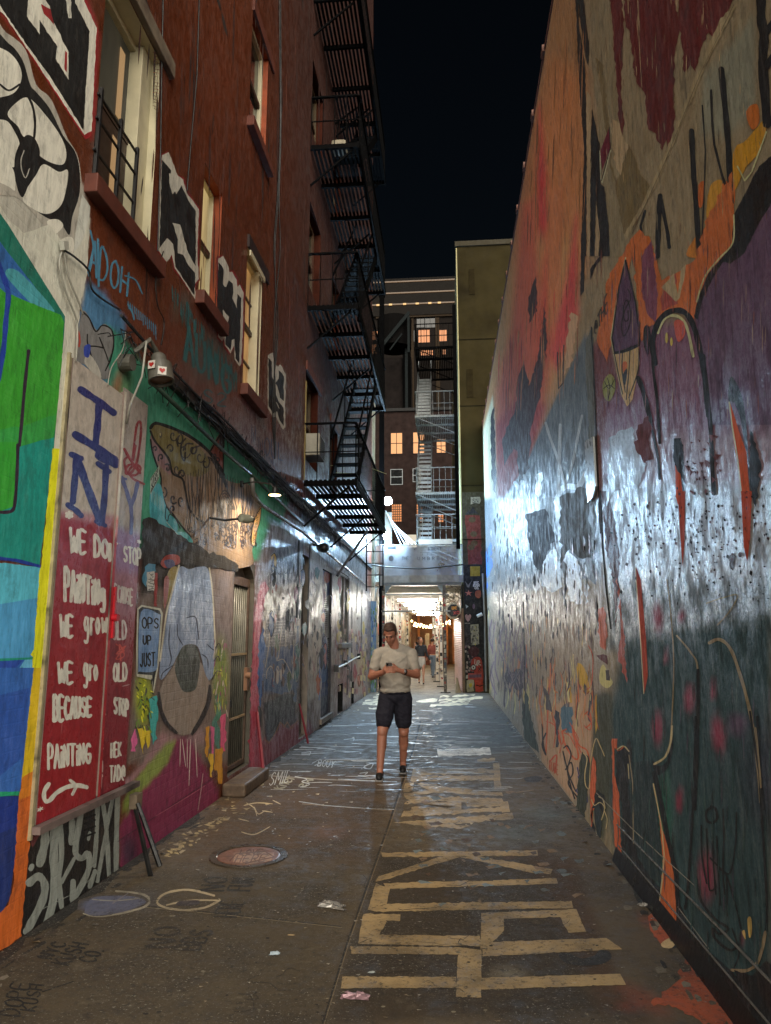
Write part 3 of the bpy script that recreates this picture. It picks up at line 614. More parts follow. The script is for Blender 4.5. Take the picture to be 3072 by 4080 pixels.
def on_wall(y, z, dx=0.0): return (XL+dx, y, z)

bld = thing('apartment_building', 'orange rendered apartment building with graffiti covered ground floor on the left of the alley', 'building', (XL, 12.0, 0))
M_WALL = paint_mat('painted_masonry', (5.0, 5.0, 1.2), .28, .3, .26, .6, brick=.22, speck=.15, coat=.7, crust=.3)
WIN = dict(w1=(4.12, 5.06, 4.62, 6.36), w2=(6.18, 6.74, 4.86, 6.26), w3=(7.72, 8.42, 4.5, 6.26), w4=(11.35, 12.5, 4.56, 6.12), w5=(13.9, 14.9, 4.5, 6.0),
           u1=(7.58, 8.37, 7.86, 9.42), u2=(11.4, 12.5, 7.7, 9.3), u3=(11.4, 12.5, 10.75, 12.2), u4=(13.9, 14.9, 7.7, 9.3), u5=(13.9, 14.9, 10.75, 12.2), u6=(4.12, 5.06, 7.9, 9.5),
           s1=(13.3, 14.4, .16, 2.9), d1=(11.35, 12.0, .05, 2.95), b1=(15.5, 16.95, 1.5, 3.05), a1=(15.35, 16.1, .02, .62), a2=(17.5, 18.0, .02, .55), h1=(13.2, 14.5, .02, .15))
WIN['gate'] = (7.68, 8.52, .16, 2.48)
for k in ('s1', 'd1', 'b1', 'a1', 'a2', 'h1'): pass
HOLES = [WIN[k] for k in ('w1', 'w2', 'w3', 'w4', 'w5', 'u1', 'u2', 'u3', 'u4', 'u5', 'u6', 'gate', 'd1', 's1', 'b1', 'a1', 'a2')]
grid = sheet(0, XL, logspace(1.6, 22.0, 230), list(np.arange(0, 6.5, .045))+list(np.arange(6.5, 25.1, .4)), HOLES, flip=False)
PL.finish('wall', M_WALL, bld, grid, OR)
m_side = mat('orange_render', (140, 66, 36), .75, var=.2, scale=3)
MB().box((XL-9, 1.6, 0), (XL-.45, 22.0, 25)).build('inner_wall', m_side, bld)
MB().box((XL-.46, 22.0, 0), (XL, 22.02, 25)).build('end_wall', m_side, bld)
# openings: reveals, frames, sashes, panes
m_wframe = mat('cream_window_paint', (196, 188, 158), .5, var=.12); m_dark = mat('dark_room', (14, 13, 14), .8); m_glass = mat('dark_glass', (18, 20, 22), .08, var=.1, bmp=0)
m_curt = glow('lit_curtain', (236, 176, 104), .055, 9); m_blind = glow('lit_blind', (120, 112, 88), .016, 5); m_slit = glow('lit_hall', (238, 206, 140), .07, 4); m_reveal = mat('orange_reveal', (140, 64, 32), .7)
m_sill = mat('dark_sill', (92, 44, 30), .7); m_black = mat('black_iron', (20, 20, 21), .5, spec=.6, var=.4, bscale=60)
def reveal(h, d, m, name='reveal'):
    y0, y1, z0, z1 = h; b = MB(); x0, x1 = XL-d, XL-.001
    for q in (((x0,y0,z0),(x1,y0,z0),(x1,y0,z1),(x0,y0,z1)), ((x0,y1,z0),(x0,y1,z1),(x1,y1,z1),(x1,y1,z0)), ((x0,y0,z1),(x1,y0,z1),(x1,y1,z1),(x0,y1,z1)), ((x0,y0,z0),(x0,y1,z0),(x1,y1,z0),(x1,y0,z0))): b.quad(*q)
    return b.build(name, m, bld)
def window(key, depth=.24, lit=None, fm=None, rows=2, rm=None, sill=True, fw=.06, wide=0.0, bars=()):
    y0, y1, z0, z1 = WIN[key]; fm = fm or m_wframe
    reveal(WIN[key], depth, rm or m_reveal); x = XL-depth
    f = MB(); f.box((x, y0, z0), (x+.07, y0+fw, z1)); f.box((x, y1-fw-wide, z0), (x+.07+(.06 if wide else 0), y1, z1)); f.box((x, y0+fw, z1-fw), (x+.07, y1-fw-wide, z1)); f.box((x, y0+fw, z0), (x+.07, y1-fw-wide, z0+fw))
    fo = f.build('window', fm, bld, bevel=.004)
    MB().box((x+.01, y0+fw, z0+fw), (x+.02, y1-fw-wide, z1-fw)).build('pane', lit or m_glass, fo)
    zm = (z0+z1)/2; s_ = MB()
    s_.box((x+.021, y0+fw, zm-.03), (x+.06, y1-fw-wide, zm+.03))
    for t in bars: s_.box((x+.021, y0+fw, z0+(z1-z0)*t-.012), (x+.045, y1-fw-wide, z0+(z1-z0)*t+.012))
    s_.box((x+.021, y0+fw-.002, z0+fw), (x+.03, y0+fw+.012, z1-fw)); s_.build('sash', mat('brown_sash', (60, 44, 36), .5), fo)
    if sill: MB().box((XL-.02, y0-.08, z0-.14), (XL+.09, y1+.14, z0-.004)).build('sill', m_sill, bld, bevel=.008)
    return fo, x
w, x = window('w1', .2, m_blind, wide=.14, fw=.05, rm=m_wframe)
MB().box((x+.03, 4.2, 4.66), (x+.055, 4.86, 5.45)).build('lower_sash', mat('brown_sash', (60, 44, 36), .5), w)
MB().box((x+.058, 4.62, 4.75), (x+.062, 4.72, 5.36)).build('lit_gap', glow('lit_gap', (240, 190, 130), .05), w)
MB().box((x+.024, 4.70, 5.6), (x+.03, 4.78, 6.2)).build('lit_gap', glow('lit_gap', (240, 190, 130), .05), w)
window('w2', .16, m_slit, rm=m_reveal, fw=.02)
window('w3', .14, m_curt, wide=.05, bars=(.25, .72), rm=m_wframe)
for k in ('w4', 'w5', 'u2', 'u3', 'u4', 'u5', 'u6'): window(k, .2, m_glass, sill=False, fm=mat('old_frame', (84, 68, 44), .6) if k != 'u6' else None, rm=mat('dimmed_reveal', (64, 30, 20), .85, spec=.1))  # shade put into a darker orange for these reveals, too bright in the sun
window('u1', .14, m_glass)
# arched lintel boards over windows
for k in ('w3', 'w4', 'u1', 'w5'):
    y0, y1, z0, z1 = WIN[k]; MB().bar((XL+.015, y0-.02, z1+.06), (XL+.015, y1+.25, z1+.07), .03, .16).build('lintel', m_sill if k != 'w3' else mat('dark_lintel', (40, 22, 18), .7), bld)
MB().bar((XL+.03, 7.74, 6.18), (XL+.03, 8.42, 6.18), .02, .07).build('blind_box', m_wframe, bld)
MB().box((XL-.1, 4.05, 6.37), (XL+.05, 5.25, 6.52)).build('lintel', mat('peeling_board', (120, 108, 92), .8, dirt=(60, 34, 24)), bld, bevel=.01)
# far ground floor openings: steel door, narrow panel, shuttered window, two vent arches
reveal(WIN['d1'], .12, mat('dirty_white', (120, 112, 104), .7)); MB().box((XL-.14, 11.35, .05), (XL-.1, 12.0, 2.95)).build('door', mat('grey_steel_door', (70, 72, 80), .35, var=.35, dirt=(110, 104, 100)), bld)
MB().box((XL-.1, 11.42, 1.25), (XL-.06, 11.62, 1.5)).build('letter_box', mat('brass', (150, 110, 60), .4), bld)
reveal(WIN['s1'], .07, mat('dark_edge', (40, 40, 50), .6))
PB = Paint(0, XL-.05, 1); PB.gl = .8
PB.fr(*LL, 1.1)
PB.soft((40, 64, 110), 10, '690,640 800,680 790,1560 680,1640'); PB.soft((110, 60, 84), 40, '715,1000 690,1300 700,1000 720,700 735,700 730,900')
PB.ell((176, 84, 48), 742, 735, 24, 46)
PB.poly((156, 154, 148), '726,900 745,870 790,860 785,1600 750,1610 745,1200 722,1190', rag=2).line(BLK, 6, '788,860 770,880 760,1180', sm=0).line(BLK, 7, '715,1190 790,1190', sm=0)
for i in range(48): y = 900+i*15; PB.line(BLK, 4, f'{724 if y<1180 else 752},{y} {744 if y<1180 else 768},{y-1}', sm=0); PB.line(BLK, 4, f'{772},{y} {788},{y-3}', sm=0)
PB.poly((70, 112, 160), '690,1240 710,1230 738,1260 742,1380 735,1500 690,1520', rag=1)
PB.finish('panel', M_WALL, bld, sheet(0, XL-.05, np.linspace(13.3, 14.4, 30), np.linspace(.16, 2.9, 60)), (60, 70, 92))
MB().box((XL-.02, 13.2, .06), (XL+.04, 14.5, .155)).build('panel_sill', mat('dirty_white', (120, 112, 104), .7), bld)
MB().box((XL+.002, 13.18, .02), (XL+.006, 14.5, .06)).build('vent', m_dark, bld)
reveal(WIN['b1'], .1, mat('dirty_white', (120, 112, 104), .7))
f = MB().box((XL-.1, 15.5, 1.5), (XL-.06, 16.95, 3.05)).build('shutter', mat('boarded_window', (128, 118, 112), .4, var=.4, dirt=(30, 28, 30)), bld)
b = MB()
for y in (15.55, 16.2, 16.9): b.box((XL-.06, y-.035, 1.5), (XL-.01, y+.035, 3.05))
b.box((XL-.058, 15.59, 2.98), (XL-.012, 16.86, 3.04)); b.build('shutter_frame', mat('pale_frame', (150, 146, 140), .35), f)
MB().box((XL-.02, 15.4, 1.38), (XL+.07, 17.05, 1.49)).build('sill', mat('dirty_white', (120, 112, 104), .7), bld, bevel=.01)
for k in ('a1', 'a2'):
    reveal(WIN[k], .3, m_dark); y0, y1, z0, z1 = WIN[k]; MB().box((XL-.32, y0, z0), (XL-.3, y1, z1)).build('vent', m_dark, bld)
m_pipew = mat('worn_white_pipe', (176, 170, 158), .35)
b = MB(); b.tube([(XL+.07, 14.9, 1.0), (XL+.07, 16.2, 1.04), (XL+.07, 17.8, 1.12), (XL+.07, 18.6, 1.14)], .022)
b.build('grab_rail', m_pipew); tag(bpy.data.objects['grab_rail'], 'white horizontal pipe rail on the left wall below the boarded window', 'rail')
for y, z in ((14.85, .99), (16.25, 1.04), (18.62, 1.14)): MB().box((XL+.004, y-.06, z-.07), (XL+.085, y+.06, z+.07)).build('bracket', m_black, bpy.data.objects['grab_rail'])
# ================================================================ right: tall rendered wall with a mural
PR = Paint(0, XR, -1); PR.top = 8.19; PR.gl = .85
E5 = (2072, 0, .6003); G6 = (1872, 900, .7203); H7 = (1872, 2000, .7203); I8 = (1872, 2900, .7203)
CRM = (112, 98, 74)
UG, MG = 1.9, 1.6
PR.gl = .45
PR.fr(*E5, UG)
PR.soft((104, 78, 52), 60, '230,-100 380,-100 440,500 430,1700 -300,3400 -350,3300 0,1400')
PR.soft((92, 92, 80), 50, '1220,500 1560,100 1560,700 1400,900 1200,900')
PR.soft((128, 84, 52), 260, '-60,1500 40,1000 230,420 420,500 420,1800 -100,1800')
PR.soft((150, 46, 44), 70, '130,700 150,900 190,1300 200,1800 120,1800 110,1200')
PR.fr(*G6, UG)
PR.soft((150, 98, 62), 160, '200,300 300,60 600,60 560,600 480,900 300,1300 130,1300 150,800')
PR.soft((168, 70, 52), 60, '290,-120 360,-160 390,500 340,800 200,1300 140,1300 150,900 230,560')
PR.soft((160, 52, 50), 60, '530,300 590,-60 600,500 480,800 430,700')
PR.soft((140, 60, 44), 90, '400,200 470,-80 460,700 380,1100 330,1200 340,700')
PR.soft((116, 46, 44), 60, '140,1100 300,900 420,1000 330,1300 240,1500 150,1560')
PR.soft((130, 82, 52), 40, '430,-200 520,-220 500,420 430,600')
PR.soft((150, 134, 112), 14, '60,1180 125,940 140,1100 150,1500 150,1700 60,1700')
PR.gl = .62
PR.soft((64, 72, 78), 12, '640,600 690,640 700,1300 710,1700 60,1700 300,1340 470,960')
PR.gl = .8
PR.soft((74, 40, 42), 26, '680,660 760,560 860,1000 800,1300 740,1700 715,1700')
PR.soft((84, 58, 74), 40, '900,560 1240,520 1400,200 1680,-100 1680,1700 720,1700 760,1000')
PR.gl = 1.0
PR.soft((100, 84, 90), 120, '760,1150 1680,1150 1680,1800 700,1800')
PR.fr(*H7, MG)
PR.gl = .85
PR.soft((88, 94, 98), 30, '60,-20 720,-20 730,420 600,420 90,560')
PR.gl = 1.0
PR.soft((112, 112, 112), 60, '740,-100 1680,-100 1680,480 760,480')
PR.gl = .85
PR.soft((116, 106, 92), 40, '90,520 720,480 740,900 700,1700 560,1700 380,1420 100,1060')
PR.gl = .9
PR.soft((74, 80, 80), 90, '760,420 1680,420 1680,700 1000,800 760,820')
PR.gl = .42
PR.soft((34, 54, 56), 90, '860,760 1680,620 1680,2900 1000,2900 700,1400')
PR.soft((140, 116, 94), 20, '370,1180 680,1000 690,1560 640,1640 560,1640 400,1440')
PR.soft((52, 54, 40), 24, '690,1060 780,1050 800,1400 740,1900 660,1650')
PR.blob((34, 30, 44), 1700, 1500, 300, 500, 0, .8, .7)
for x, y, rx, ry in ((1040, 640, 44, 120), (1170, 630, 30, 60), (1040, 1250, 46, 130), (1215, 1090, 46, 110), (1345, 1040, 26, 60), (1375, 1290, 56, 150), (1160, 1640, 26, 80), (1085, 850, 24, 40)):
    PR.blob((118, 42, 62), x, y, rx, ry, random.uniform(-8, 8), .8, .85)
PR.blob((90, 50, 80), 1480, 1230, 90, 90, 0, .9, .6)
PR.fr(*I8, MG)
for x, y, rx, ry in ((1160, 420, 24, 70), (975, 590, 22, 70), (1310, 820, 76, 200), (1500, 1180, 16, 30)): PR.blob((112, 40, 58), x, y, rx, ry, 0, .85, .85)
PR.blob((34, 84, 66), 1080, 500, 60, 420, 0, .8, .6)
# --- torn cream and maroon field at the top
PR.gl = .5; PR.fr(*E5, UG)
MRN = (62, 22, 22); CR2 = (112, 98, 76)
PR.poly((92, 84, 66), '460,-60 600,-60 640,800 700,1600 700,1700 600,1700 560,1200 520,800 480,450', rag=2)
PR.poly((20, 17, 14), '365,-60 385,-60 390,160 430,420 442,800 440,1700 405,1700 425,1000 395,600', rag=1).poly((20, 18, 14), '372,-60 415,-60 458,300 455,440 430,360', rag=1)
PR.poly(MRN, '590,-60 670,-60 690,200 680,330 668,600 690,800 680,895 655,800 640,520 620,300 612,120', rag=2)
PR.poly(MRN, '690,-60 1440,-60 1340,140 1310,260 1290,270 1250,215 1210,300 1160,480 1130,430 1090,480 1070,220 1060,200 1030,330 1020,600 1030,760 1010,930 990,990 970,925 945,1000 905,890 850,860 835,640 810,590 770,540 740,300 725,200 700,180', rag=3)
PR.line(CR2, 5, '716,-40 718,90', sm=0).line(CR2, 4, '780,-60 790,260 808,580', sm=0).poly(CR2, '1030,-60 1058,-60 1050,80 1035,75', rag=1)
PR.poly((76, 66, 44), '500,380 545,420 590,780 610,1100 640,1200 660,1160 690,1060 720,960 760,1040 800,1160 860,1230 840,1330 760,1500 700,1590 640,1300 600,1060 560,820 530,560', rag=2)
PR.poly((14, 12, 11), '478,720 500,820 530,980 535,1220 560,1240 590,1500 595,1700 460,1700 470,900', rag=1)
PR.poly(CR2, '505,1330 530,1560 520,1700 495,1700', rag=1).poly(CR2, '440,600 470,640 466,1700 445,1700', rag=1)
PR.poly((66, 16, 28), '530,1010 590,850 600,980 545,1130', rag=0).line((150, 140, 110), 5, '530,1000 535,1180 545,1215 600,1000', sm=0).line((14, 12, 11), 5, '592,845 600,980 540,1200', sm=0)
PR.poly(CR2, '600,780 660,820 680,900 720,960 690,1060 670,1165 640,1120 620,1000', rag=3)
PR.poly((104, 94, 72), '1330,120 1440,20 1240,420 900,1240 700,1600 690,1560 820,1330 980,980 1200,420', rag=2).line((58, 50, 40), 3, '1420,30 1200,480 960,1080 740,1560', sm=0)
# --- right hand black lettering and orange flame
PR.gl = .6
for c, q in (((196, 96, 20), '1420,1000 1500,930 1640,780 1590,1000 1500,1110 1420,1260'), ((200, 70, 24), '1170,1700 1250,1450 1330,1240 1420,1210 1420,1440 1400,1700'), ((196, 70, 34), '1185,1230 1225,1210 1215,1350 1185,1370'), ((200, 96, 30), '1260,1240 1340,1200 1320,1340 1240,1450'), ((190, 74, 30), '1500,740 1570,690 1590,800 1540,860'), ((190, 84, 30), '1120,1640 1190,1560 1200,1700 1110,1700')):
    o = PR.o; PR.poly(c, q, sm=1, rag=2)
for w, q in ((62, '1600,-60 1600,120 1620,240 1610,420 1640,820'), (46, '1610,240 1680,150'), (40, '1640,440 1700,330'), (40, '1335,460 1370,800 1385,1000 1400,1340'), (16, '1268,600 1275,800 1290,960 1340,1160 1400,1340'), (36, '1138,870 1150,1100 1170,1380 1190,1700'), (10, '1210,700 1230,1000 1222,1300 1200,1700'), (34, '930,1300 918,1500 912,1700'), (24, '935,1320 980,1550 990,1640'), (16, '830,1400 800,1500 820,1640'), (16, '770,1560 740,1640')):
    PR.line((13, 12, 11), w, q, sm=0)
PR.poly((92, 34, 40), '850,1640 870,1600 880,1700 830,1700', rag=0)
# --- purple bubble letters with black outline
PR.fr(*G6, UG); PR.gl = .75
PUR = (66, 48, 66)
PR.poly((176, 72, 36), '760,300 900,60 940,20 1000,80 1060,300 1140,260 1250,180 1310,-40 1450,-300 1460,100 1380,200 1260,420 1240,520 1180,460 1080,470 1020,540 990,560 950,640 900,160 840,360 800,560 760,760 700,640', rag=3)
PR.poly((84, 48, 64), '950,170 1005,80 1040,380 1030,540 980,480 955,380', rag=2).poly((110, 50, 44), '1050,400 1140,260 1150,430 1060,470', rag=2).poly((120, 108, 84), '1060,340 1130,260 1150,380 1168,240 1195,210 1185,300 1160,400 1140,420', rag=1)
PR.poly(PUR, '1450,150 1400,200 1330,300 1270,440 1250,520 1290,720 1340,1100 1680,1100 1680,-260', sm=0)
PR.poly((12, 11, 11), '1460,-60 1600,-330 1700,-420 1680,-150 1560,60 1520,150 1440,210 1400,200 1350,280 1290,400 1260,520 1240,500 1260,400 1320,260 1400,170 1450,100', rag=1)
PR.line((150, 132, 100), 8, '1480,-330 1520,-250 1560,-300 1640,-520', sm=0).line((150, 132, 100), 8, '1460,-60 1455,90 1380,180 1300,280 1255,420')
PR.line((150, 132, 100), 16, '1040,590 1080,510 1150,500 1200,560 1235,720').line((12, 11, 11), 30, '1025,760 1010,640 1050,520 1120,470 1190,480 1240,560 1280,720 1300,850 1320,1050')
PR.ell((140, 122, 60), 1088, 620, 8, 30).ell((140, 122, 60), 1115, 640, 7, 24)
PR.poly((130, 60, 50), '1130,530 1180,530 1190,600 1150,640', sm=1)
# pointed hood figure
PR.poly((60, 42, 62), '862,190 885,260 920,440 940,600 935,650 800,700 785,620 820,380', sm=0).poly((138, 112, 78), '800,710 935,670 940,760 900,960 870,1000 840,940 810,800', sm=0)
PR.line((150, 128, 100), 6, '862,175 820,360 780,620 840,930', sm=0).line((12, 11, 11), 9, '862,190 825,340 787,620 800,700 850,690 935,655 940,600 915,420 862,190', sm=0).line((12, 11, 11), 12, '800,705 870,690 935,660')
PR.line((12, 11, 11), 6, '875,350 890,400 860,460 840,540 850,610 880,560 890,480 870,410 850,450 855,520 875,520 875,470')
for q in ('800,710 830,860 845,930', '845,700 842,800 860,920', '885,690 880,800 865,960', '935,680 930,800 880,950'): PR.line((20, 18, 16), 6, q)
PR.poly((170, 70, 36), '845,760 865,750 870,780 850,810', sm=1).poly((24, 24, 26), '845,830 870,790 860,880', sm=1)
PR.poly((12, 11, 11), '965,560 990,555 1000,600 995,640 985,720 975,700 960,640', sm=1)
PR.poly((90, 92, 40), '735,880 750,840 780,820 805,860 800,920 770,970 740,940', sm=1)
for q in ('740,900 770,880 800,900', '760,840 775,900 765,960', '745,860 770,900 800,850'): PR.line((14, 14, 12), 4, q)
PR.text((30, 27, 24), 6, '@THE', 690, 610, 765, 460, 62, 90, slant=(-.05, -1))
# outlines running down into the wet part
for w, q in ((16, '1010,640 1015,800 1035,960 1050,1200'), (24, '1290,720 1310,900 1330,1100 1340,1300 1350,1480'), (26, '930,840 960,920 1000,1080'), (14, '1000,1080 1020,1180 1040,1280 1050,1400')): PR.line((12, 11, 11), w, q)
PR.poly((22, 26, 32), '1440,840 1470,860 1510,960 1530,1100 1540,1250 1560,1500 1530,1300 1500,1080 1460,980 1430,960', sm=1).poly((146, 60, 36), '1440,980 1460,1040 1490,1140 1530,1250 1550,1500 1560,1560 1505,1560 1500,1420 1460,1200', sm=0, gl=.15)
PR.line((160, 140, 110), 8, '1435,975 1450,1100 1480,1280 1505,1500', sm=0)
PR.poly((24, 28, 34), '1130,1200 1160,1180 1180,1240 1190,1500 1180,1700 1160,1500 1140,1300', sm=1)
PR.poly((146, 56, 34), '1135,1310 1160,1330 1180,1500 1190,1540 1150,1540 1140,1500', gl=.15)
for i in range(26):
    x, y = random.uniform(1180, 1400), random.uniform(1150, 1500); PR.poly((70, 34, 36), [(x, y), (x+random.uniform(8, 40), y+random.uniform(0, 18)), (x+random.uniform(0, 30), y+random.uniform(10, 50))], rag=4, gl=.4)
PR.poly((66, 34, 38), '930,1100 985,1050 1000,1100 985,1180 1010,1290 960,1320 910,1220', rag=6, gl=.3)
# --- far part: dark faces on the red field, pale torn sheet, wire like white marks
PR.gl = .5
for q in ('365,280 372,470 350,510 330,540 322,420 345,330', '410,420 430,640 420,740 400,620', '300,740 330,900 300,980 270,1000 265,850', '400,520 410,720 390,950 360,1000 340,900 380,700'): PR.poly((40, 26, 24), q, rag=2.5)
PR.poly((44, 28, 28), '180,1180 250,1020 270,800 300,960 330,880 390,700 400,860 380,960 330,1150 340,1200 310,1360 290,1260 240,1230 190,1330', rag=2.5)
PR.poly((44, 30, 30), '290,1000 330,1100 320,1300 330,1340 270,1420 265,1150', rag=2.5)
for i in range(60):
    x = random.uniform(150, 600); y0 = max(80, 900-x*1.4)
    y = random.uniform(y0, 900-(x-150)*.3) ; PR.line(random.choice([(90, 34, 30), (150, 90, 60), (110, 80, 56), (140, 50, 44)]), random.uniform(2, 6), f'{x},{y} {x-4},{y+random.uniform(80,240)}', sm=0, taper=.8)
PR.poly((20, 17, 16), '615,60 640,60 632,360 612,390', rag=1).poly((16, 14, 13), '665,240 740,140 745,160 690,230 668,300', rag=1)
PR.line((26, 22, 20), 6, '485,700 490,900 515,870 520,660', sm=0).line((26, 22, 20), 3, '500,700 500,860', sm=0)
PR.poly((130, 108, 86), '560,480 600,500 580,640 560,760 520,830 540,600', rag=4)
PR.poly((28, 32, 38), '115,1060 136,1000 146,1500 122,1400', rag=2, gl=.9)
PR.poly((64, 66, 62), '640,640 680,560 690,1200 660,1180 640,800', rag=2)
PR.line((8, 8, 8), 7, '672,560 690,900 705,1300 722,1700', sm=0, gl=.2)
WG = (128, 136, 140); PR.fr(*G6, MG)
for w, q in ((14, '420,1090 440,1160 490,1300 520,1420'), (14, '620,1050 590,1200 560,1340 520,1440'), (30, '640,1370 600,1440 540,1440 500,1460'), (18, '520,1440 490,1520 485,1700'), (26, '490,1490 440,1590 380,1600 330,1590 300,1520 290,1420'), (14, '300,1380 330,1500 340,1640'), (20, '250,1420 290,1500 270,1680'), (12, '170,1560 200,1620 240,1540'), (12, '220,1480 200,1660'), (16, '500,1100 490,1460')):
    PR.line(WG, w, q, gl=.75)
PR.poly(WG, '370,1370 400,1360 400,1440 380,1500 360,1480', rag=5, gl=1)
PR.fr(*H7, MG)
for w, q in ((22, '490,-60 500,160 480,280'), (40, '300,0 330,60 380,80 430,70 470,20'), (12, '200,-20 160,240 210,320'), (12, '215,0 240,200 280,210'), (12, '330,60 350,200 400,400'), (10, '130,260 220,80')): PR.line(WG, w, q, gl=.75)
# --- wet band: peeling, drips, orange slits
for q in ('1150,-60 1190,-60 1188,200 1178,360 1165,200', '1500,-60 1560,-60 1550,200 1535,330 1515,250'): PR.poly((138, 56, 36), q, gl=.12)
PR.poly((134, 54, 36), '920,360 945,430 975,760 985,960 965,1060 950,800 930,560', gl=.15).line((150, 140, 110), 5, '915,360 940,700 962,1060', sm=0)
PR.poly((70, 44, 46), '728,-60 760,-60 800,100 830,300 810,700 790,420 760,300', rag=3, gl=.5)
PR.line((8, 8, 8), 8, '722,-60 735,250 752,460 780,700', sm=0, gl=.2)
PR.poly((150, 82, 60), '710,590 740,580 760,700 750,820 720,800', rag=3, gl=.5).poly((130, 60, 44), '815,420 835,560 860,830 870,1000 840,940 820,860 835,700', rag=3, gl=.5)
PR.poly((40, 20, 22), '1430,310 1450,280 1475,300 1460,380 1435,350', rag=4).ell((24, 20, 20), 272, 430, 10, 18).ell((60, 24, 26), 1495, 292, 12, 14)
F3 = (2350, 1700, .7584); PR.fr(*F3, MG)
for q in ('100,60 220,0 240,120 300,200 250,320 130,330 90,420', '440,60 480,60 500,300 440,180', '840,0 900,200 870,420 840,300'): PR.poly((120, 126, 134), q, rag=4, gl=1) if q[0] == '1' else PR.poly((26, 30, 36), q, rag=3, gl=.3)
for i in range(200):   # clusters of flaked paint
    cx_, cy_ = random.choice([(560, 250), (260, 570), (370, 520), (620, 420), (760, 560), (640, 800), (860, 420), (560, 600), (420, 420)]); x = random.gauss(cx_, 55); y = random.gauss(cy_, 75); w, h = random.uniform(2, 10), random.uniform(4, 24)
    PR.poly(random.choice([(10, 10, 11), (30, 22, 24), (60, 30, 34)]), [(x, y), (x+w, y+h*.3), (x+w*.7, y+h), (x-w*.4, y+h*.6)], rag=2, gl=.2)
PR.fr(*H7, MG)
for i in range(90):
    x = random.uniform(760, 1670); y = random.uniform(0, 560); w, h = random.uniform(2, 13), random.uniform(4, 34)
    PR.poly(random.choice([(10, 10, 11), (40, 26, 28), (30, 34, 38)]), [(x, y), (x+w, y+h*.3), (x+w*.6, y+h), (x-w*.4, y+h*.6)], rag=2, gl=.3)
for i in range(200):
    x = random.uniform(110, 710); y = random.uniform(0, 700); w, h = random.uniform(2, 8), random.uniform(20, 120)
    PR.poly(random.choice([(24, 22, 22), (60, 58, 58), (150, 150, 146), (96, 90, 86)]), [(x, y), (x+w, y+h*.3), (x+w*.6, y+h), (x-w*.4, y+h*.6)], rag=1.5, gl=random.choice([.3, 1]))
for q in ('380,-20 470,-20 470,240 420,300 390,380', '500,60 530,60 600,300 640,420 610,440 560,340 520,540', '600,-20 690,-20 700,460 650,420'): PR.poly((84, 88, 90), q, rag=4)
PR.line((100, 92, 70), 7, '1310,560 1400,530 1480,515 1440,600 1370,680')
for q, w in (('1145,740 1220,830 1260,920 1258,1200 1240,1700', 12), ('1325,780 1380,760 1440,810 1490,940 1540,1120 1580,1340 1610,1660', 22), ('1090,430 1110,600 1128,900 1115,1250', 9)):
    PR.line((108, 95, 68), w*.8, q, gl=.5)
PR.line((12, 11, 11), 18, '1262,930 1262,1250 1245,1700').line((12, 11, 11), 12, '1550,1160 1600,1500 1625,1700')
PR.poly((10, 10, 10), '1010,1430 1040,1460 1090,1430 1110,1300 1120,1250 1125,1340 1100,1460 1050,1510 1020,1490', sm=1).line((150, 138, 104), 12, '1118,1240 1110,1330 1080,1410 1020,1450')
PR.gl = .45
# lower cream part with orange brown scribbles
YE = (150, 120, 30)
PR.poly(YE, '590,900 620,900 650,960 660,1040 630,1060 600,990', sm=1).poly((190, 150, 100), '720,930 740,900 770,960 790,1000 760,1030 720,1000', sm=1)
PR.poly(YE, '540,1040 560,1020 565,1110 545,1110', rag=1).poly(YE, '690,1100 700,1060 705,1250 695,1290', rag=1).poly((84, 92, 98), '505,1140 540,1110 560,1200 540,1280 505,1240', rag=3)
for w, q, c in ((8, '470,900 440,1000 430,1200 420,1400', (150, 74, 44)), (8, '430,1080 500,1330 520,1300', (150, 74, 44)), (9, '510,1270 560,1260 600,1400 580,1420 530,1350 510,1270', (160, 74, 40)), (8, '560,1220 600,1340 650,1380 670,1500', (160, 74, 40)), (7, '630,1180 660,1160 670,1220 640,1250', (160, 74, 40)), (7, '440,1440 480,1400 470,1500', (150, 60, 40)), (6, '600,1000 640,1060 670,1050 680,1150', (120, 60, 40))): PR.line(c, w, q)
for q in ('400,1230 405,1330 420,1400 400,1340 420,1280', '520,1360 540,1350 560,1400 540,1480 560,1580 580,1640', '530,1480 560,1440 570,1500 545,1560 600,1640', '515,1380 545,1500 585,1600'): PR.line((28, 24, 26), 8, q)
for q in ('595,1470 610,1560 590,1600 640,1640 600,1520', '600,1590 640,1560 650,1660'): PR.line((44, 44, 84), 7, q)
PR.text((140, 70, 48), 4, 'RUBE', 440, 1480, 490, 1510, 50)
for i in range(60):
    x = random.uniform(180, 700); y = random.uniform(700, 1000)+x*.25; PR.line(random.choice([(70, 54, 54), (150, 110, 80), (176, 150, 110), (60, 50, 60), (150, 92, 60)]), random.uniform(3, 10), f'{x},{y} {x+random.uniform(-14,14)},{y+random.uniform(40,110)} {x+random.uniform(-24,24)},{y+random.uniform(110,190)}', taper=.6)
for i in range(26):
    x = random.uniform(110, 330); y = random.uniform(620, 950); PR.line((92, 76, 88), random.uniform(3, 7), f'{x},{y} {x+random.uniform(-20,20)},{y+90} {x+random.uniform(-24,24)},{y+180}')
PR.poly((70, 30, 26), '700,850 740,840 760,850 765,900 720,870', rag=3).poly((46, 34, 28), '750,930 770,930 775,990 755,985', rag=2)
F1 = (1900, 1900, .5777); F2 = (1900, 2400, .5777); PR.fr(*F1, MG)
PR.poly((50, 90, 150), '40,560 95,450 110,620 70,700 75,800 60,760', rag=2, gl=.8)
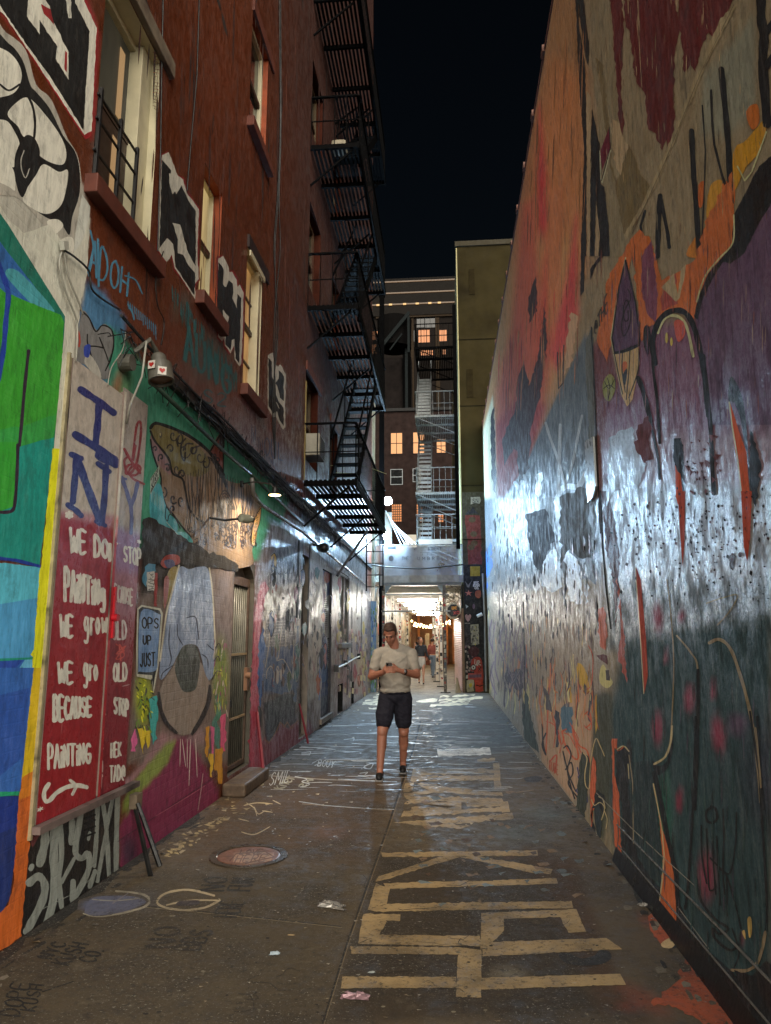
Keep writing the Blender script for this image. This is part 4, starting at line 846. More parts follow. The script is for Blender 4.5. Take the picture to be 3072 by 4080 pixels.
for q, c in (('460,545 540,500 580,640 590,760 520,800 440,750', (140, 148, 154)), ('610,430 640,520 690,570 720,720 720,880 640,860 615,700', (140, 148, 154)), ('400,640 440,760 410,820 390,740', (140, 146, 150)), ('570,140 770,60 790,560 700,560 640,500 580,600', (64, 66, 66)), ('330,260 470,220 540,420 480,540 440,680 390,600 360,420', (44, 44, 50)), ('745,600 765,640 770,860 750,880', (130, 136, 140))):
    PR.poly(c, q, rag=4, gl=.95 if c[0] > 100 else .3)
for i in range(170):   # peeled streaks, bare and painted
    x = random.uniform(50, 830); y = random.uniform(380, 1040); h = random.uniform(24, 130); w = random.uniform(2, 9); c, g_ = random.choice([((20, 20, 22), .2), ((60, 58, 58), .3), ((150, 144, 132), 1), ((124, 116, 104), 1), ((90, 84, 80), .5)])
    PR.poly(c, [(x, y), (x+w, y+h*.25), (x+w*.6, y+h), (x-w*.3, y+h*.7)], rag=1.5, gl=g_)
PR.fr(*F2, MG)
PR.poly((50, 58, 54), '310,760 330,600 350,640 390,860 430,1039 330,960', rag=2, gl=.4).poly((56, 46, 58), '200,480 300,460 320,560 290,680 260,560 220,640', rag=4, gl=.5).poly((60, 84, 100), '580,730 660,720 660,900 590,880', rag=4).poly((40, 44, 54), '540,740 570,760 560,1000 545,1000', rag=2).poly((60, 54, 56), '450,560 500,640 520,760 470,740', rag=3)
PR.line((14, 13, 13), 7, '322,0 326,300 330,600 325,800', sm=0)
for q in ('170,300 200,420 240,520 250,490 290,600', '190,180 230,360 210,520', '240,180 280,400 240,560 300,460', '280,320 320,270 290,380 330,440', '230,600 260,500 300,560', '210,240 260,300 230,420'): PR.line((70, 56, 66), 6, q).line((140, 126, 124), 2, q)
for q in ('560,880 580,980 570,1039', '600,900 640,920 680,1000', '640,830 700,940 690,970 720,1039', '760,770 790,830 780,880 740,850', '480,820 540,860 530,1000', '770,300 800,380 790,560 760,600'): PR.line((150, 66, 44), 6, q)
for i in range(150):
    x = random.uniform(70, 800); y = random.uniform(0, 640)+max(0, x-400)*.3; h = random.uniform(30, 150); w = random.uniform(2, 10); c = random.choice([(36, 34, 40), (150, 120, 90), (176, 140, 96), (60, 60, 66), (130, 110, 96), (44, 40, 40), (96, 80, 84)])
    PR.poly(c, [(x, y), (x+w, y+h*.25), (x+w*.6, y+h), (x-w*.3, y+h*.7)], rag=1.5, gl=random.uniform(.3, .9))
PR.gl = .45
# seam figure: olive, orange, black outline
PR.poly((40, 44, 34), '725,1030 770,1060 790,1150 770,1280 720,1700 660,1700 690,1400 705,1160', rag=2).line((160, 140, 100), 6, '735,1040 760,1080 745,1180 750,1260 775,1280 780,1160 790,1060 820,940 850,990 880,1060')
PR.poly((176, 76, 44), '800,1060 820,1100 820,1330 870,1360 880,1420 840,1380 800,1440 800,1700 830,1900 840,2000 790,1700 780,1300 790,1140', rag=1)
PR.poly((16, 15, 15), '830,1290 880,1330 890,1420 870,1480 850,1420 800,1420 790,1500 820,1560 800,1700 790,1440', rag=2).poly((30, 38, 40), '810,1420 840,1390 860,1500 850,1640 820,1560', sm=1)
PR.line((150, 138, 104), 7, '840,1340 870,1360 885,1420').line((150, 138, 104), 6, '790,1360 810,1400 850,1380 880,1420 860,1500').line((150, 138, 104), 6, '880,1440 900,1500 890,1560')
# --- I8: bottom
PR.fr(*I8, MG)
PR.poly((176, 76, 44), '785,60 815,60 815,130 850,100 875,130 855,150 800,110 800,260 825,360 830,560 845,760 800,640 790,420', rag=1)
PR.poly((16, 15, 15), '805,150 850,110 880,60 885,40 895,140 905,300 910,620 930,720 1000,830 1050,880 1050,960 1010,990 900,800 840,680 845,500 830,350 810,300', rag=2).poly((26, 40, 42), '870,200 900,190 1000,180 1030,420 1060,700 1050,860 980,800 900,620', rag=2)
PR.line((150, 138, 104), 7, '815,120 850,100 880,130').line((150, 138, 104), 5, '875,200 880,280', sm=0).line((120, 108, 86), 5, '905,640 900,300 880,150', sm=0)
PR.line((12, 11, 11), 26, '1020,250 1060,420 1100,640 1140,800 1150,980 1180,1040', sm=0)
PR.poly((186, 80, 40), '1045,470 1065,560 1095,660 1130,830 1140,1000 1140,1110 1130,1160 1040,1020 1055,880 1070,760', rag=1).line((156, 140, 104), 7, '1015,310 1060,540 1075,700 1065,830 1050,960', sm=0)
PR.line((12, 11, 11), 14, '1250,-60 1240,300 1225,600 1205,900 1190,1000').line((12, 11, 11), 14, '1590,-60 1610,400 1640,900 1640,1120 1600,1300').line((116, 102, 76), 10, '1580,0 1600,200 1610,330').line((112, 98, 76), 18, '1450,1340 1540,1340 1600,1280 1635,1130')
PR.line((12, 11, 11), 14, '1340,440 1310,460 1310,510 1340,525 1368,500 1360,450 1335,435')
for q in ('1280,540 1285,720 1310,860', '1310,560 1320,860 1340,900 1360,880', '1340,560 1345,700 1360,920', '1365,600 1385,980', '1400,450 1405,620 1400,800 1410,920', '1475,470 1470,640 1440,800 1390,780 1330,720', '1380,780 1420,820 1470,980 1500,1110', '1420,820 1425,1040'): PR.line((14, 13, 13), 9, q)
PR.line((14, 13, 13), 14, '1255,840 1280,960 1360,1060 1430,1110 1380,1140 1345,1110 1360,1170 1440,1230 1490,1200').line((14, 13, 13), 8, '1450,1110 1490,1240 1460,1330')
PR.poly((170, 130, 70), '1535,1060 1555,1050 1560,1130 1545,1160', sm=1).poly((160, 130, 80), '1505,1130 1520,1120 1525,1170', sm=1)
for q in ('700,360 800,460 900,560 1040,690 1240,870', '1150,990 1320,1220'): PR.line((120, 116, 106), 4, q, sm=0)
PR.poly((9, 8, 8), '1145,1000 1180,1040 1320,1230 1440,1340 1600,1500 1700,1560 1700,1900 1620,1660 1140,1160', rag=2)
PR.poly((9, 8, 8), '1460,1340 1560,1370 1640,1290 1720,1340 1720,1800 1600,1640', rag=2)

PR.fr(*G6, UG); PR.gl = .6
for i in range(150):   # drips, overspray flecks and scuffs
    x = random.uniform(700, 1660); y = random.uniform(60, 1000); PR.line(random.choice([(50, 36, 50), (84, 62, 80), (96, 60, 50), (40, 30, 36), (110, 96, 84), (70, 52, 74)]), random.uniform(1.5, 5), f'{x:.0f},{y:.0f} {x+random.uniform(-3,3):.0f},{y+random.uniform(30,190):.0f}', sm=0, taper=.9)
PR.fr(*E5, UG)
for i in range(120):
    x = random.uniform(470, 1640); y = random.uniform(-40, 1500); PR.line(random.choice([(84, 76, 60), (124, 110, 86), (70, 50, 40), (104, 92, 74), (60, 54, 44)]), random.uniform(1.5, 5), f'{x:.0f},{y:.0f} {x+random.uniform(-4,8):.0f},{y+random.uniform(30,160):.0f}', sm=0, taper=.9)
for i in range(60):
    x = random.uniform(40, 440); y = random.uniform(-40, 1600); PR.line(random.choice([(92, 66, 42), (120, 84, 56), (80, 54, 36)]), random.uniform(2, 7), f'{x:.0f},{y:.0f} {x-random.uniform(0,14):.0f},{y+random.uniform(120,420):.0f}', sm=0, taper=1)
PR.fr(*I8, MG)
for i in range(160):
    x = random.uniform(800, 1660); y = random.uniform(-300, 1250); PR.line(random.choice([(30, 52, 50), (22, 34, 36), (40, 62, 58), (50, 44, 56), (16, 24, 25)]), random.uniform(2, 8), f'{x:.0f},{y:.0f} {x+random.uniform(-5,5):.0f},{y+random.uniform(30,200):.0f}', sm=0, taper=.9)
rb = thing('mural_building', 'tall building right of the alley, tiled wall top, one huge peeling mural', 'building', (XR, 11.0, 0))
M_WALLR = paint_mat('glossy_mural_render', (6.0, 6.0, .9), .45, .45, .22, .62, wear=.2, speck=.4, pale=.8, patch=6.0, crust=.42, dull=.13, coat=1.0, cr0=.2, cr1=.42)
ZT = 8.2
PR.finish('wall', M_WALLR, rb, sheet(0, XR, logspace(1.2, 22.0, 240), list(np.arange(0, ZT, .045))+[ZT], (), flip=True), (184, 166, 132))
MB().box((XR+.01, 1.2, 0), (XR+8, 22.3, ZT-.02)).build('inner_wall', mat('grey_render', (110, 100, 90), .8), rb)
b = MB(); y = 1.2; m_tile = mat('terracotta_tile', (96, 58, 44), .7)
while y < 22:
    b.box((XR-.012, y, ZT), (XR+.34, y+.9, ZT+.05)); b.box((XR-.035, y+.9, ZT-.01), (XR+.34, y+1.02, ZT+.075)); y += 1.02
b.build('roof_tiles', m_tile, rb)
# dark sloping plinth along the foot of the near end, thin lead flashing lines
b = MB(); b.slab([(XR, 1.3, 0), (XR-.035, 1.3, 0), (XR, 1.3, .1)], (0, 4.4, 0)); b.build('plinth', mat('black_plinth', (16, 15, 15), .35), rb)
b = MB(); b.tube([(XR-.006, 1.3, .33), (XR-.006, 3.6, .31), (XR-.006, 5.6, .27)], .006, 6).tube([(XR-.006, 1.3, .16), (XR-.006, 5.6, .13)], .005, 6); b.build('batten', mat('chipped_batten', (110, 106, 98), .3), rb)
# loose sheet flapping off the wall at the seam
p = [on(0, 1872+x*.7203, 900+y*.7203, XR-.012) for x, y in ((645, 1190), (690, 1165), (705, 1440), (690, 1500), (660, 1530), (650, 1380))]
o = MB().slab(p, (-.015, 0, 0)).build('loose_sheet', mat('pale_sheet', (150, 156, 156), .3), rb)

# ================================================================ ground: stained concrete with painted letters
PF = Paint(2, 0.0, 1, step=2e-5); PF.gl = .42; PF.gain = 1.18
FL = (500, 2900, 1.2605); M2 = (1400, 2300, .3301)
PF.fr(*FL)
PF.soft((64, 54, 38), 200, '-500,500 700,420 620,1100 -500,1100')
PF.soft((74, 56, 38), 120, '300,100 880,100 760,420 200,420')
PF.soft((52, 42, 30), 60, '800,400 1300,400 1560,900 640,940')
PF.soft((66, 48, 32), 60, '1260,380 1420,420 1560,800 1660,936 1500,900')
PF.gl = .62
PF.soft((64, 61, 56), 60, '560,-40 900,-40 860,120 450,140')
PF.soft((60, 66, 68), 40, '960,-120 1230,-40 1280,60 990,100')
PF.gl = .5
PF.blob((84, 92, 94), 1340, 270, 130, 50, 0, .9, .8).blob((76, 84, 86), 1250, 330, 180, 60, 0, .9, .7).blob((120, 110, 92), 1210, 775, 90, 40, 0, .9, .7)
PF.blob((112, 56, 38), 1640, 860, 150, 50, 30, .95, .75).blob((104, 50, 38), 1590, 880, 70, 30, 0, .9, .6).blob((110, 60, 40), 1650, 610, 60, 30, 40, .9, .7)
PF.blob((74, 72, 76), 60, 545, 90, 60, 0, .8, .5).blob((96, 70, 60), 650, 330, 100, 50, 0, 1, .5)
PF.fr(*M2)
PF.gl = .68
PF.soft((88, 83, 76), 60, '0,1420 1600,1340 1700,1520 -200,1540'); PF.soft((104, 96, 84), 50, '380,1000 1350,1000 1380,1420 300,1420')
PF.gl = .5; PF.gain = 1.45; PF.fr(*FL)
TAN = (122, 103, 72)
for q in ('808,394 1302,387 1304,404 812,408', '1000,406 1064,406 850,471 788,488 800,470', '1050,407 1110,404 1350,447 1344,463 1284,458',
          '815,491 1362,475 1367,493 826,509', '792,490 836,508 826,556 765,575', '765,574 830,556 1410,547 1416,570 792,581',
          '752,588 870,589 868,611 822,608 826,611 802,656 735,681', '735,683 800,654 1120,657 1122,690', '1125,585 1425,573 1457,645 1400,648 1374,598 1196,603 1196,640 1140,700 1122,700',
          '710,690 1052,693 1052,716 714,714', '1130,678 1520,664 1570,700 1128,722', '1052,693 1125,702 1125,852 1045,850', '686,786 1045,787 1045,821 680,823', '1125,790 1564,777 1582,812 1125,827'):
    PF.poly(TAN, q, rag=1.2, gl=.55)
for q in ('846,299 1222,268 1228,287 1060,303', '846,301 900,294 1090,310 1060,318', '905,238 1062,232 1062,262 900,262 905,250 1050,250', '1072,232 1208,232 1216,266 1190,268 1184,247 1080,250', '880,262 1200,252 1205,262 870,282', '884,174 912,172 908,196 878,202', '912,172 1060,190 1190,204 1194,216 1000,205 880,214 880,206 960,198', '880,214 1190,222 1196,236 1000,232 880,240 900,228',
          '1160,112 1182,110 1188,190 1166,194', '910,128 1165,130 1165,142 905,150', '905,152 1165,150 1165,166 900,168', '985,68 1152,62 1156,84 990,92', '1112,98 1168,95 1168,108 1112,110'):
    PF.poly((120, 104, 78) if not q.startswith('985') else (186, 184, 170), q, rag=2.0, gl=.6)
# joints
for q in ('932,-20 905,80 830,310 770,480 700,680 615,960',): PF.line((22, 18, 14), 5, q, sm=0).line((90, 78, 60), 2.5, '938,-20 911,80 836,310 776,480 706,680 621,960', sm=0)
PF.line((22, 18, 14), 3, '50,562 300,586 680,628', sm=0).line((90, 80, 62), 2, '55,566 300,590 684,631', sm=0).line((100, 84, 62), 3, '560,240 760,256 840,262', sm=0).line((120, 112, 100), 3, '440,150 640,164 800,168', sm=0).line((120, 112, 100), 2, '560,100 820,104', sm=0)
PF.line((100, 84, 66), 3, '1236,204 1290,196', sm=0)
# white rings and blue blot
PF.line((124, 112, 90), 7, '298,545 250,568 180,576 120,566 100,548 130,522 200,512 280,530').line((124, 112, 90), 5, '130,560 200,546 290,545').poly((40, 34, 36), '170,548 230,545 225,560 165,562', sm=1)
PF.line((110, 104, 92), 6, '-30,516 20,520 60,530 76,550 50,570 -40,590').blob((60, 66, 90), -60, 560, 110, 34, 0, .6, .9)
PF.fr(*D2); PF.poly((62, 64, 80), '660,1330 720,1230 900,1210 1060,1220 1140,1260 1040,1310 900,1350 700,1370', sm=1).line((112, 106, 92), 9, '650,1350 760,1375 980,1345 1130,1290 1165,1235 1110,1195 960,1180').line((96, 94, 90), 8, '720,1240 900,1250 1090,1230').line((80, 76, 80), 8, '880,1270 1000,1190')
# stencils and paint writing
SB = (9, 8, 7)
PF.fr(*D2)
PF.text(SB, 15, 'NYC', 400, 1702, 522, 1586, 112, 104, slant=(-1, -.16)).text(SB, 14, 'KUSH', 535, 1752, 692, 1588, 134, 120, slant=(-1, -.16)).text(SB, 14, 'CO.', 735, 1732, 812, 1640, 130, 124, slant=(-1, -.14))
PF.text(SB, 14, 'DOPE', 150, 2150, 235, 1890, 150, 130, slant=(-1, -.1)).text(SB, 12, 'KUSH', 270, 2110, 340, 1905, 110, 100, slant=(-1, -.1)).line(SB, 8, '330,1960 450,1920 570,1880', sm=0)
PF.fr(*FL); S2 = (22, 18, 14)
PF.text(S2, 7, 'NO', 150, 694, 176, 632, 88, 80, slant=(-1, -.04)).text(S2, 7, 'BBS', 232, 702, 282, 640, 76, 70, slant=(-1, -.04)).text(S2, 6, 'NO', 310, 515, 324, 474, 76, 70, slant=(-1, -.03)).text(S2, 6, 'FUN', 392, 515, 410, 476, 70, slant=(-1, -.03)).text(S2, 5, 'HERE', 350, 598, 376, 548, 70, slant=(-1, -.03))
CH = (150, 140, 120)
PF.text((124, 120, 104), 4, 'KUSL', 470, 190, 520, 150, 26, 22, slant=(1, .2)).text((124, 120, 104), 4, 'SM', 545, 185, 575, 160, 20, slant=(1, .2))
for i in range(46):   # splashed paint along the left foot
    t = random.random(); x = 130+t*330+random.gauss(0, 26); y = 400-t*250+random.gauss(0, 16); PF.poly(random.choice([(130, 116, 84), (120, 110, 90), (104, 92, 66)]), [(x, y), (x+random.uniform(6, 28), y-random.uniform(0, 8)), (x+random.uniform(0, 22), y+random.uniform(1, 6))], rag=2, gl=.7)
for i in range(40):
    t = random.random(); x = 120+t*200+random.gauss(0, 8); y = 410-t*130+random.gauss(0, 6); PF.ell((128, 114, 84), x, y, random.uniform(2, 12), random.uniform(1, 4))
for i in range(420):  # scratches, drips, worn spots, catching the light further in
    x, y = random.uniform(100, 1640), random.uniform(-30, 930); s_ = .3+y/1500
    if abs(x-900)*.75 > 330+y*1.1: continue
    c = random.choice([(30, 25, 20), (96, 84, 64), (112, 100, 80), (40, 34, 28), (120, 114, 104)])
    PF.poly(c, [(x, y), (x+random.uniform(4, 22)*s_, y+random.uniform(-1, 2)*s_), (x+random.uniform(2, 16)*s_, y+random.uniform(2, 6)*s_)], rag=1.5*s_, gl=random.uniform(.4, 1))
for i in range(150):
    x, y = random.uniform(420, 1250), random.uniform(-60, 200); PF.line(random.choice([(120, 122, 122), (96, 96, 96), (40, 42, 44), (136, 134, 128)]), random.uniform(1, 2.6), f'{x},{y} {x+random.uniform(10,60)},{y+random.uniform(-3,3)} {x+random.uniform(60,120)},{y+random.uniform(-3,3)}', taper=.7, gl=random.uniform(.7, 1))
for i in range(22):   # cracks
    x, y = random.uniform(150, 1500), random.uniform(150, 900); q = [(x, y)]; a = random.uniform(0, 6.28)
    for j in range(5): a += random.gauss(0, .5); q.append((q[-1][0]+math.cos(a)*random.uniform(14, 50), q[-1][1]+math.sin(a)*random.uniform(4, 16)))
    PF.line((20, 16, 12), random.uniform(1, 2), ' '.join(f'{a:.0f},{b:.0f}' for a, b in q), sm=0)
for i in range(110):  # trodden gum and oil spots
    x, y = random.uniform(60, 1560), random.uniform(60, 930); r = random.uniform(2, 7)*(.3+y/900); PF.ell(random.choice([(24, 20, 17), (30, 26, 22), (90, 84, 70)]), x, y, r, r*.42, gl=.3, n=12)
PF.poly((28, 27, 28), '1370,716 1400,712 1440,728 1480,720 1500,702 1530,708 1534,730 1500,748 1440,752 1390,742', sm=1).poly((34, 33, 33), '1262,158 1300,152 1318,160 1300,172 1268,170', sm=1)
for q in ('1500,560 1490,545 1520,520', ): pass
PF.fr(*I8)
PF.poly((128, 62, 38), '985,1040 1040,1020 1140,1160 1130,1180 1060,1200 1000,1120', rag=3).poly((24, 24, 28), '1080,1195 1130,1180 1175,1215 1110,1220', rag=2).line((140, 126, 100), 8, '1150,1170 1240,1300 1340,1440 1480,1600', sm=0)
PF.poly((120, 58, 34), '1190,1270 1260,1340 1360,1480 1480,1640 1300,1640 1180,1560 1000,1520 1150,1400', rag=6).poly((150, 130, 96), '1060,1190 1110,1160 1150,1165 1120,1215 1070,1215', sm=1)
PF.poly((16, 15, 15), '905,890 940,870 1000,990 960,985 920,950', sm=1)
for i in range(90):   # gravelly edge at the right foot
    t = random.random()**1.5; x = 230+t*620+random.gauss(0, 5); y = -20+t*760+random.gauss(0, 5); PF.ell((120, 110, 96), x, y, random.uniform(1.5, 5), random.uniform(1, 3), gl=1)
# pale blocks painted near the far end
PF.fr(*M2)
for q in ('1075,1432 1500,1410 1480,1434 1065,1455', '1060,1470 1590,1440 1580,1468 1050,1498', '1070,1500 1440,1480 1430,1505 1060,1525', '960,1535 1420,1512 1400,1545 940,1562', '780,1495 930,1468 1040,1468 1030,1500 900,1510 790,1508', '265,1440 350,1425 345,1450 260,1455', '170,1478 350,1460 345,1485 160,1500', '140,1510 345,1490 340,1545 130,1540', '205,1570 340,1570 338,1590 215,1592', '300,1415 350,1405 350,1420 300,1425'):
    PF.poly((170, 160, 136), q, rag=2, gl=.9)
for q in ('1175,1440 1215,1437 1213,1447 1173,1450', '1170,1498 1215,1496 1213,1506 1168,1508', '255,1525 290,1522 288,1534 253,1536'): PF.poly((80, 76, 68), q)
F4 = (950, 2600, 1.0504); PF.fr(*F4); CW = (150, 150, 146); PF.gl = .8
PF.text(CW, 3, 'SMIL', 115, 505, 190, 490, 50, 44, slant=(.3, -1)).line(CW, 3, '215,470 260,480 240,490 270,500 235,510').text(CW, 2.5, 'BOUY', 300, 430, 360, 436, 24, slant=(.3, -1)).line(CW, 2.5, '480,430 510,420 500,440 475,436 490,425').line(CW, 2, '460,458 490,454 480,462')
for q in ('330,405 460,404 600,410', '230,565 330,580 500,592 590,595', '380,480 480,486 600,490', '430,345 520,350 600,352', '240,380 275,376 270,388 240,386', '400,330 440,326 436,334', '280,420 310,404 316,416 290,428'): PF.line((136, 140, 142), 2.2, q, sm=0)
for q in ('20,580 70,570 130,574', '60,585 75,612 100,600', '0,630 40,640', '90,600 130,606', '10,680 60,690 120,660', '30,570 60,590 70,620', '130,560 160,575'): PF.line((146, 130, 98), 4, q, taper=.5)
for i in range(140):
    x, y = random.uniform(60, 900), random.uniform(200, 740); PF.poly(random.choice([(130, 134, 136), (120, 112, 98), (110, 116, 120), (140, 128, 104), (36, 34, 33)]), [(x, y), (x+random.uniform(3, 18), y-1.5), (x+random.uniform(2, 14), y+random.uniform(1, 4))], rag=1, gl=random.uniform(.5, 1))
for i in range(60):
    x, y = random.uniform(200, 950), random.uniform(190, 470); PF.line(random.choice([(140, 146, 150), (110, 116, 120), (40, 40, 42)]), random.uniform(1.2, 3.2), f'{x},{y} {x+random.uniform(20,90)},{y+random.uniform(-4,4)}', sm=0, taper=.8, gl=1)
PF.fr(*FL); PF.gl = .6
for i in range(60):   # scuffed pale blue-grey and rusty patches
    x, y = random.uniform(900, 1420), random.uniform(200, 560); PF.poly(random.choice([(84, 94, 96), (70, 78, 80), (96, 78, 60), (60, 44, 32)]), [(x, y), (x+random.uniform(6, 40), y-3), (x+random.uniform(10, 50), y+5), (x+10, y+9)], rag=3, gl=.5)
def floor_mat():
    m, t, p = nodes('stained_concrete')
    at = nd(t, 'ShaderNodeAttribute', attribute_name='paint'); v = tex_map(t, (1, 1, 1)); vs = tex_map(t, (1.0, 2.2, 1))
    a = noise(t, v, 1.7, 8, .68); b = noise(t, v, 9, 6, .7); f = noise(t, v, 120, 3, .6); w = noise(t, vs, 3.2, 7, .7)
    c = mix(t, ramp(t, a, .42, .62, 0, .6), at.outputs['Color'], (.028, .020, .013))
    c = mix(t, ramp(t, b, .54, .7, 0, .5), c, (.02, .016, .012)); c = mix(t, ramp(t, b, .44, .3, 0, .22), c, (.25, .21, .15))
    c = mix(t, ramp(t, f, .6, .72, 0, .35), c, (.32, .28, .22)); c = mix(t, ramp(t, f, .36, .28, 0, .5), c, (.01, .009, .008))
    wr = noise(t, v, 26, 7, .75); c = mix(t, math_(t, 'MULTIPLY', ramp(t, wr, .54, .60), ramp(t, a, .35, .6, .25, .85)), c, (.022, .017, .012)); sp = noise(t, v, 60, 4, .7); c = mix(t, math_(t, 'MULTIPLY', ramp(t, sp, .59, .65), ramp(t, a, .40, .60)), c, (.27, .25, .20))
    t.links.new(c, p.inputs['Base Color'])
    pk = noise(t, v, 9, 10, .8); r = ramp(t, pk, .41, .59, .66, .25)
    t.links.new(math_(t, 'ADD', r, math_(t, 'MULTIPLY', math_(t, 'SUBTRACT', 1.0, at.outputs['Alpha']), .75)), p.inputs['Roughness'])
    n = bump(t, pk, .22, .010); n = bump(t, b, .5, .006, n); n = bump(t, f, .3, .002, n); t.links.new(n, p.inputs['Normal'])
    return m
for i in range(420):   # dirt, chips and dust gathered along the feet of both walls
    left = random.random() < .6; y = 3.0+random.random()**1.6*17; d_ = abs(random.gauss(0, .09)); x = XL+d_+.01 if left else XR-d_*.8-.01; a = random.uniform(.01, .05)*(1+y*.05); b_ = random.uniform(.008, .03)
    if left and 7.4 < y < 8.6 and d_ < .26: continue
    q = [(x-b_, y-a), (x+b_*.6, y-a*.7), (x+b_, y+a*.4), (x, y+a), (x-b_*.8, y+a*.5)]; u_, v_ = pix([(p_[0], p_[1], 0) for p_ in q])
    PF.emit(list(zip(u_, v_)), lin(random.choice([(24, 20, 16), (30, 25, 20), (18, 16, 14), (130, 120, 104), (96, 84, 68), (66, 54, 42)])), .4)
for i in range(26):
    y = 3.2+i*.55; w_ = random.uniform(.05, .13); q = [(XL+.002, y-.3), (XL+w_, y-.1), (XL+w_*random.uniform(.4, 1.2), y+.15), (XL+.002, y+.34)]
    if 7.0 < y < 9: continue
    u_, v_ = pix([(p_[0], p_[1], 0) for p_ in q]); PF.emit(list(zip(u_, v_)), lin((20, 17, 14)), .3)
xs = list(np.linspace(-3.2, 1.4, 150)); ys = logspace(1.4, 60, 330)
fl = PF.finish('alley_floor', floor_mat(), None, sheet(2, 0.0, xs, ys), (92, 78, 58)); fl['kind'] = 'structure'
g = MB().quad((-400, -400, -.006), (400, -400, -.006), (400, 600, -.006), (-400, 600, -.006)).build('ground', mat('dark_asphalt', (62, 60, 58), .8)); g['kind'] = 'structure'
# ================================================================ things on and along the left wall
# --- white and red sign board in two leaves with a slogan
bt = thing('slogan_board', 'tall two-leaf board, white above and red below, hand lettered with a slogan about painting', 'sign board', (XL+.03, 4.65, .57))
PA = Paint(0, XL+.02, 1); PA.gl = .95; PA.gain = 1.2
PA.fr(*C_); WB = (168, 160, 150); RB = (126, 20, 30)
PA.soft(WB, 4, '-200,-1500 1200,-1500 1200,520 -200,300'); PA.soft((150, 104, 108), 50, '100,330 1200,430 1200,560 100,470')
PA.soft(RB, 34, '-200,330 380,395 560,425 690,470 720,2600 -200,2600')
PA.fr(*B_); NV = (36, 44, 100)
PA.line(NV, 46, '535,1085 640,1155 755,1240', sm=0).line(NV, 46, '658,1170 650,1300 635,1440', sm=0).line(NV, 50, '500,1385 630,1465 760,1550', sm=0)
PA.fr(*C_)
PA.line(NV, 40, '462,30 452,160 440,300', sm=0).line(NV, 34, '410,320 455,350 490,385', sm=0).line(NV, 34, '430,15 490,40', sm=0).line(NV, 48, '470,60 530,220 605,425', sm=0).line(NV, 38, '640,90 632,260 615,430', sm=0).line(NV, 30, '590,70 660,120', sm=0).line(NV, 60, '600,20 700,70', sm=0).line(NV, 26, '580,420 635,445', sm=0)
W2 = (190, 188, 178); PA.fr(*C_)
PA.text(W2, 19, '*', 400, 430, 440, 430, 66)
PA.text(W2, 19, 'WE', 425, 612, 520, 606, 150, 120).text(W2, 19, 'DO', 572, 632, 650, 640, 125, 100).line(W2, 22, '662,655 664,560', sm=0)
PA.text(W2, 20, 'PAiNTiNg', 392, 898, 635, 925, 195, 135).text(W2, 18, 'WE', 365, 1122, 440, 1110, 135, 115).text(W2, 15, 'grow', 508, 1108, 645, 1090, 160, 130)
PA.text(W2, 18, 'WE', 352, 1400, 440, 1390, 125, 115).text(W2, 15, 'gro', 505, 1378, 592, 1378, 150, 130)
PA.fr(*D_); PA.text(W2, 19, 'BECAUSE', 325, 262, 552, 226, 150, 100)
PA.line((150, 90, 90), 5, '375,270 368,340', sm=0, taper=.5)
PA.fr(*D2); PA.text(W2, 21, 'PAiNTiNG', 378, 222, 705, 175, 185, 150).text(W2, 9, '*', 294, 588, 340, 572, 60)
PA.line(W2, 34, '380,340 345,400 350,465 385,470 440,410 520,365 600,350 675,365').line(W2, 24, '548,312 600,350 565,420', sm=0)
mb_paint = paint_mat('board_paint', (4, 4, 2), .12, .15, .22, .42, wear=.10)
PA.finish('board_leaf', mb_paint, bt, sheet(0, XL+.02, np.linspace(4.045, 4.735, 40), np.linspace(.57, 3.33, 130)), (168, 160, 150))
PQ = Paint(0, XL+.012, 1); PQ.gl = .95; PQ.gain = 1.2
PQ.fr(*C_); PQ.soft((150, 142, 134), 4, '-200,-1500 1200,-1500 1200,520 -200,300'); PQ.soft((120, 84, 116), 70, '640,430 900,520 860,800 640,760')
PQ.soft((128, 74, 84), 90, '640,700 900,740 860,1060 630,1000'); PQ.soft((112, 22, 34), 90, '560,960 900,1020 820,2700 500,2700')
PQ.fr(*B_); RS = (124, 34, 34)
PQ.line(RS, 16, '900,1460 880,1560 905,1340 930,1300 935,1380 910,1560 870,1640 835,1640 850,1590 900,1590 930,1640').line(RS, 18, '825,1480 870,1560 930,1640')
PQ.fr(*C_); PQ.line(RS, 14, '770,30 750,60 770,130 820,140 850,100 820,80 780,110 800,160 870,195').line((70, 72, 116), 24, '735,155 765,240 790,330', sm=0).line((70, 72, 116), 24, '830,190 815,260 790,330', sm=0).line((70, 72, 116), 22, '790,330 795,400 790,490', sm=0).line((70, 72, 116), 16, '715,150 760,165', sm=0)
PQ.text(W2, 12, 'T', 676, 640, 706, 646, 92).text(W2, 12, 'STOP', 748, 660, 850, 690, 90, 100).text((176, 168, 160), 11, 'BECAUSE', 672, 895, 800, 925, 100, 90).text((176, 168, 166), 12, 'OLD', 680, 1132, 762, 1130, 110, 104).text(W2, 12, 'w', 612, 1395, 636, 1405, 90).text(W2, 14, 'OLD', 686, 1385, 765, 1380, 105, 100)
PQ.text((170, 70, 60), 7, 'SX8', 690, 1240, 750, 1250, 80) if False else PQ.line((170, 70, 60), 7, '700,1160 750,1200 700,1220 760,1170 700,1250 750,1230 720,1160 730,1260')
PQ.line((160, 140, 140), 5, '740,1415 780,1405', sm=0); PQ.text((190, 190, 190), 8, '*', 830, 570, 852, 575, 40)
PQ.fr(*D_); PQ.text(W2, 14, 'WE', 600, 218, 636, 222, 84, 80).text(W2, 14, 'STOP', 690, 215, 775, 235, 96, 96)
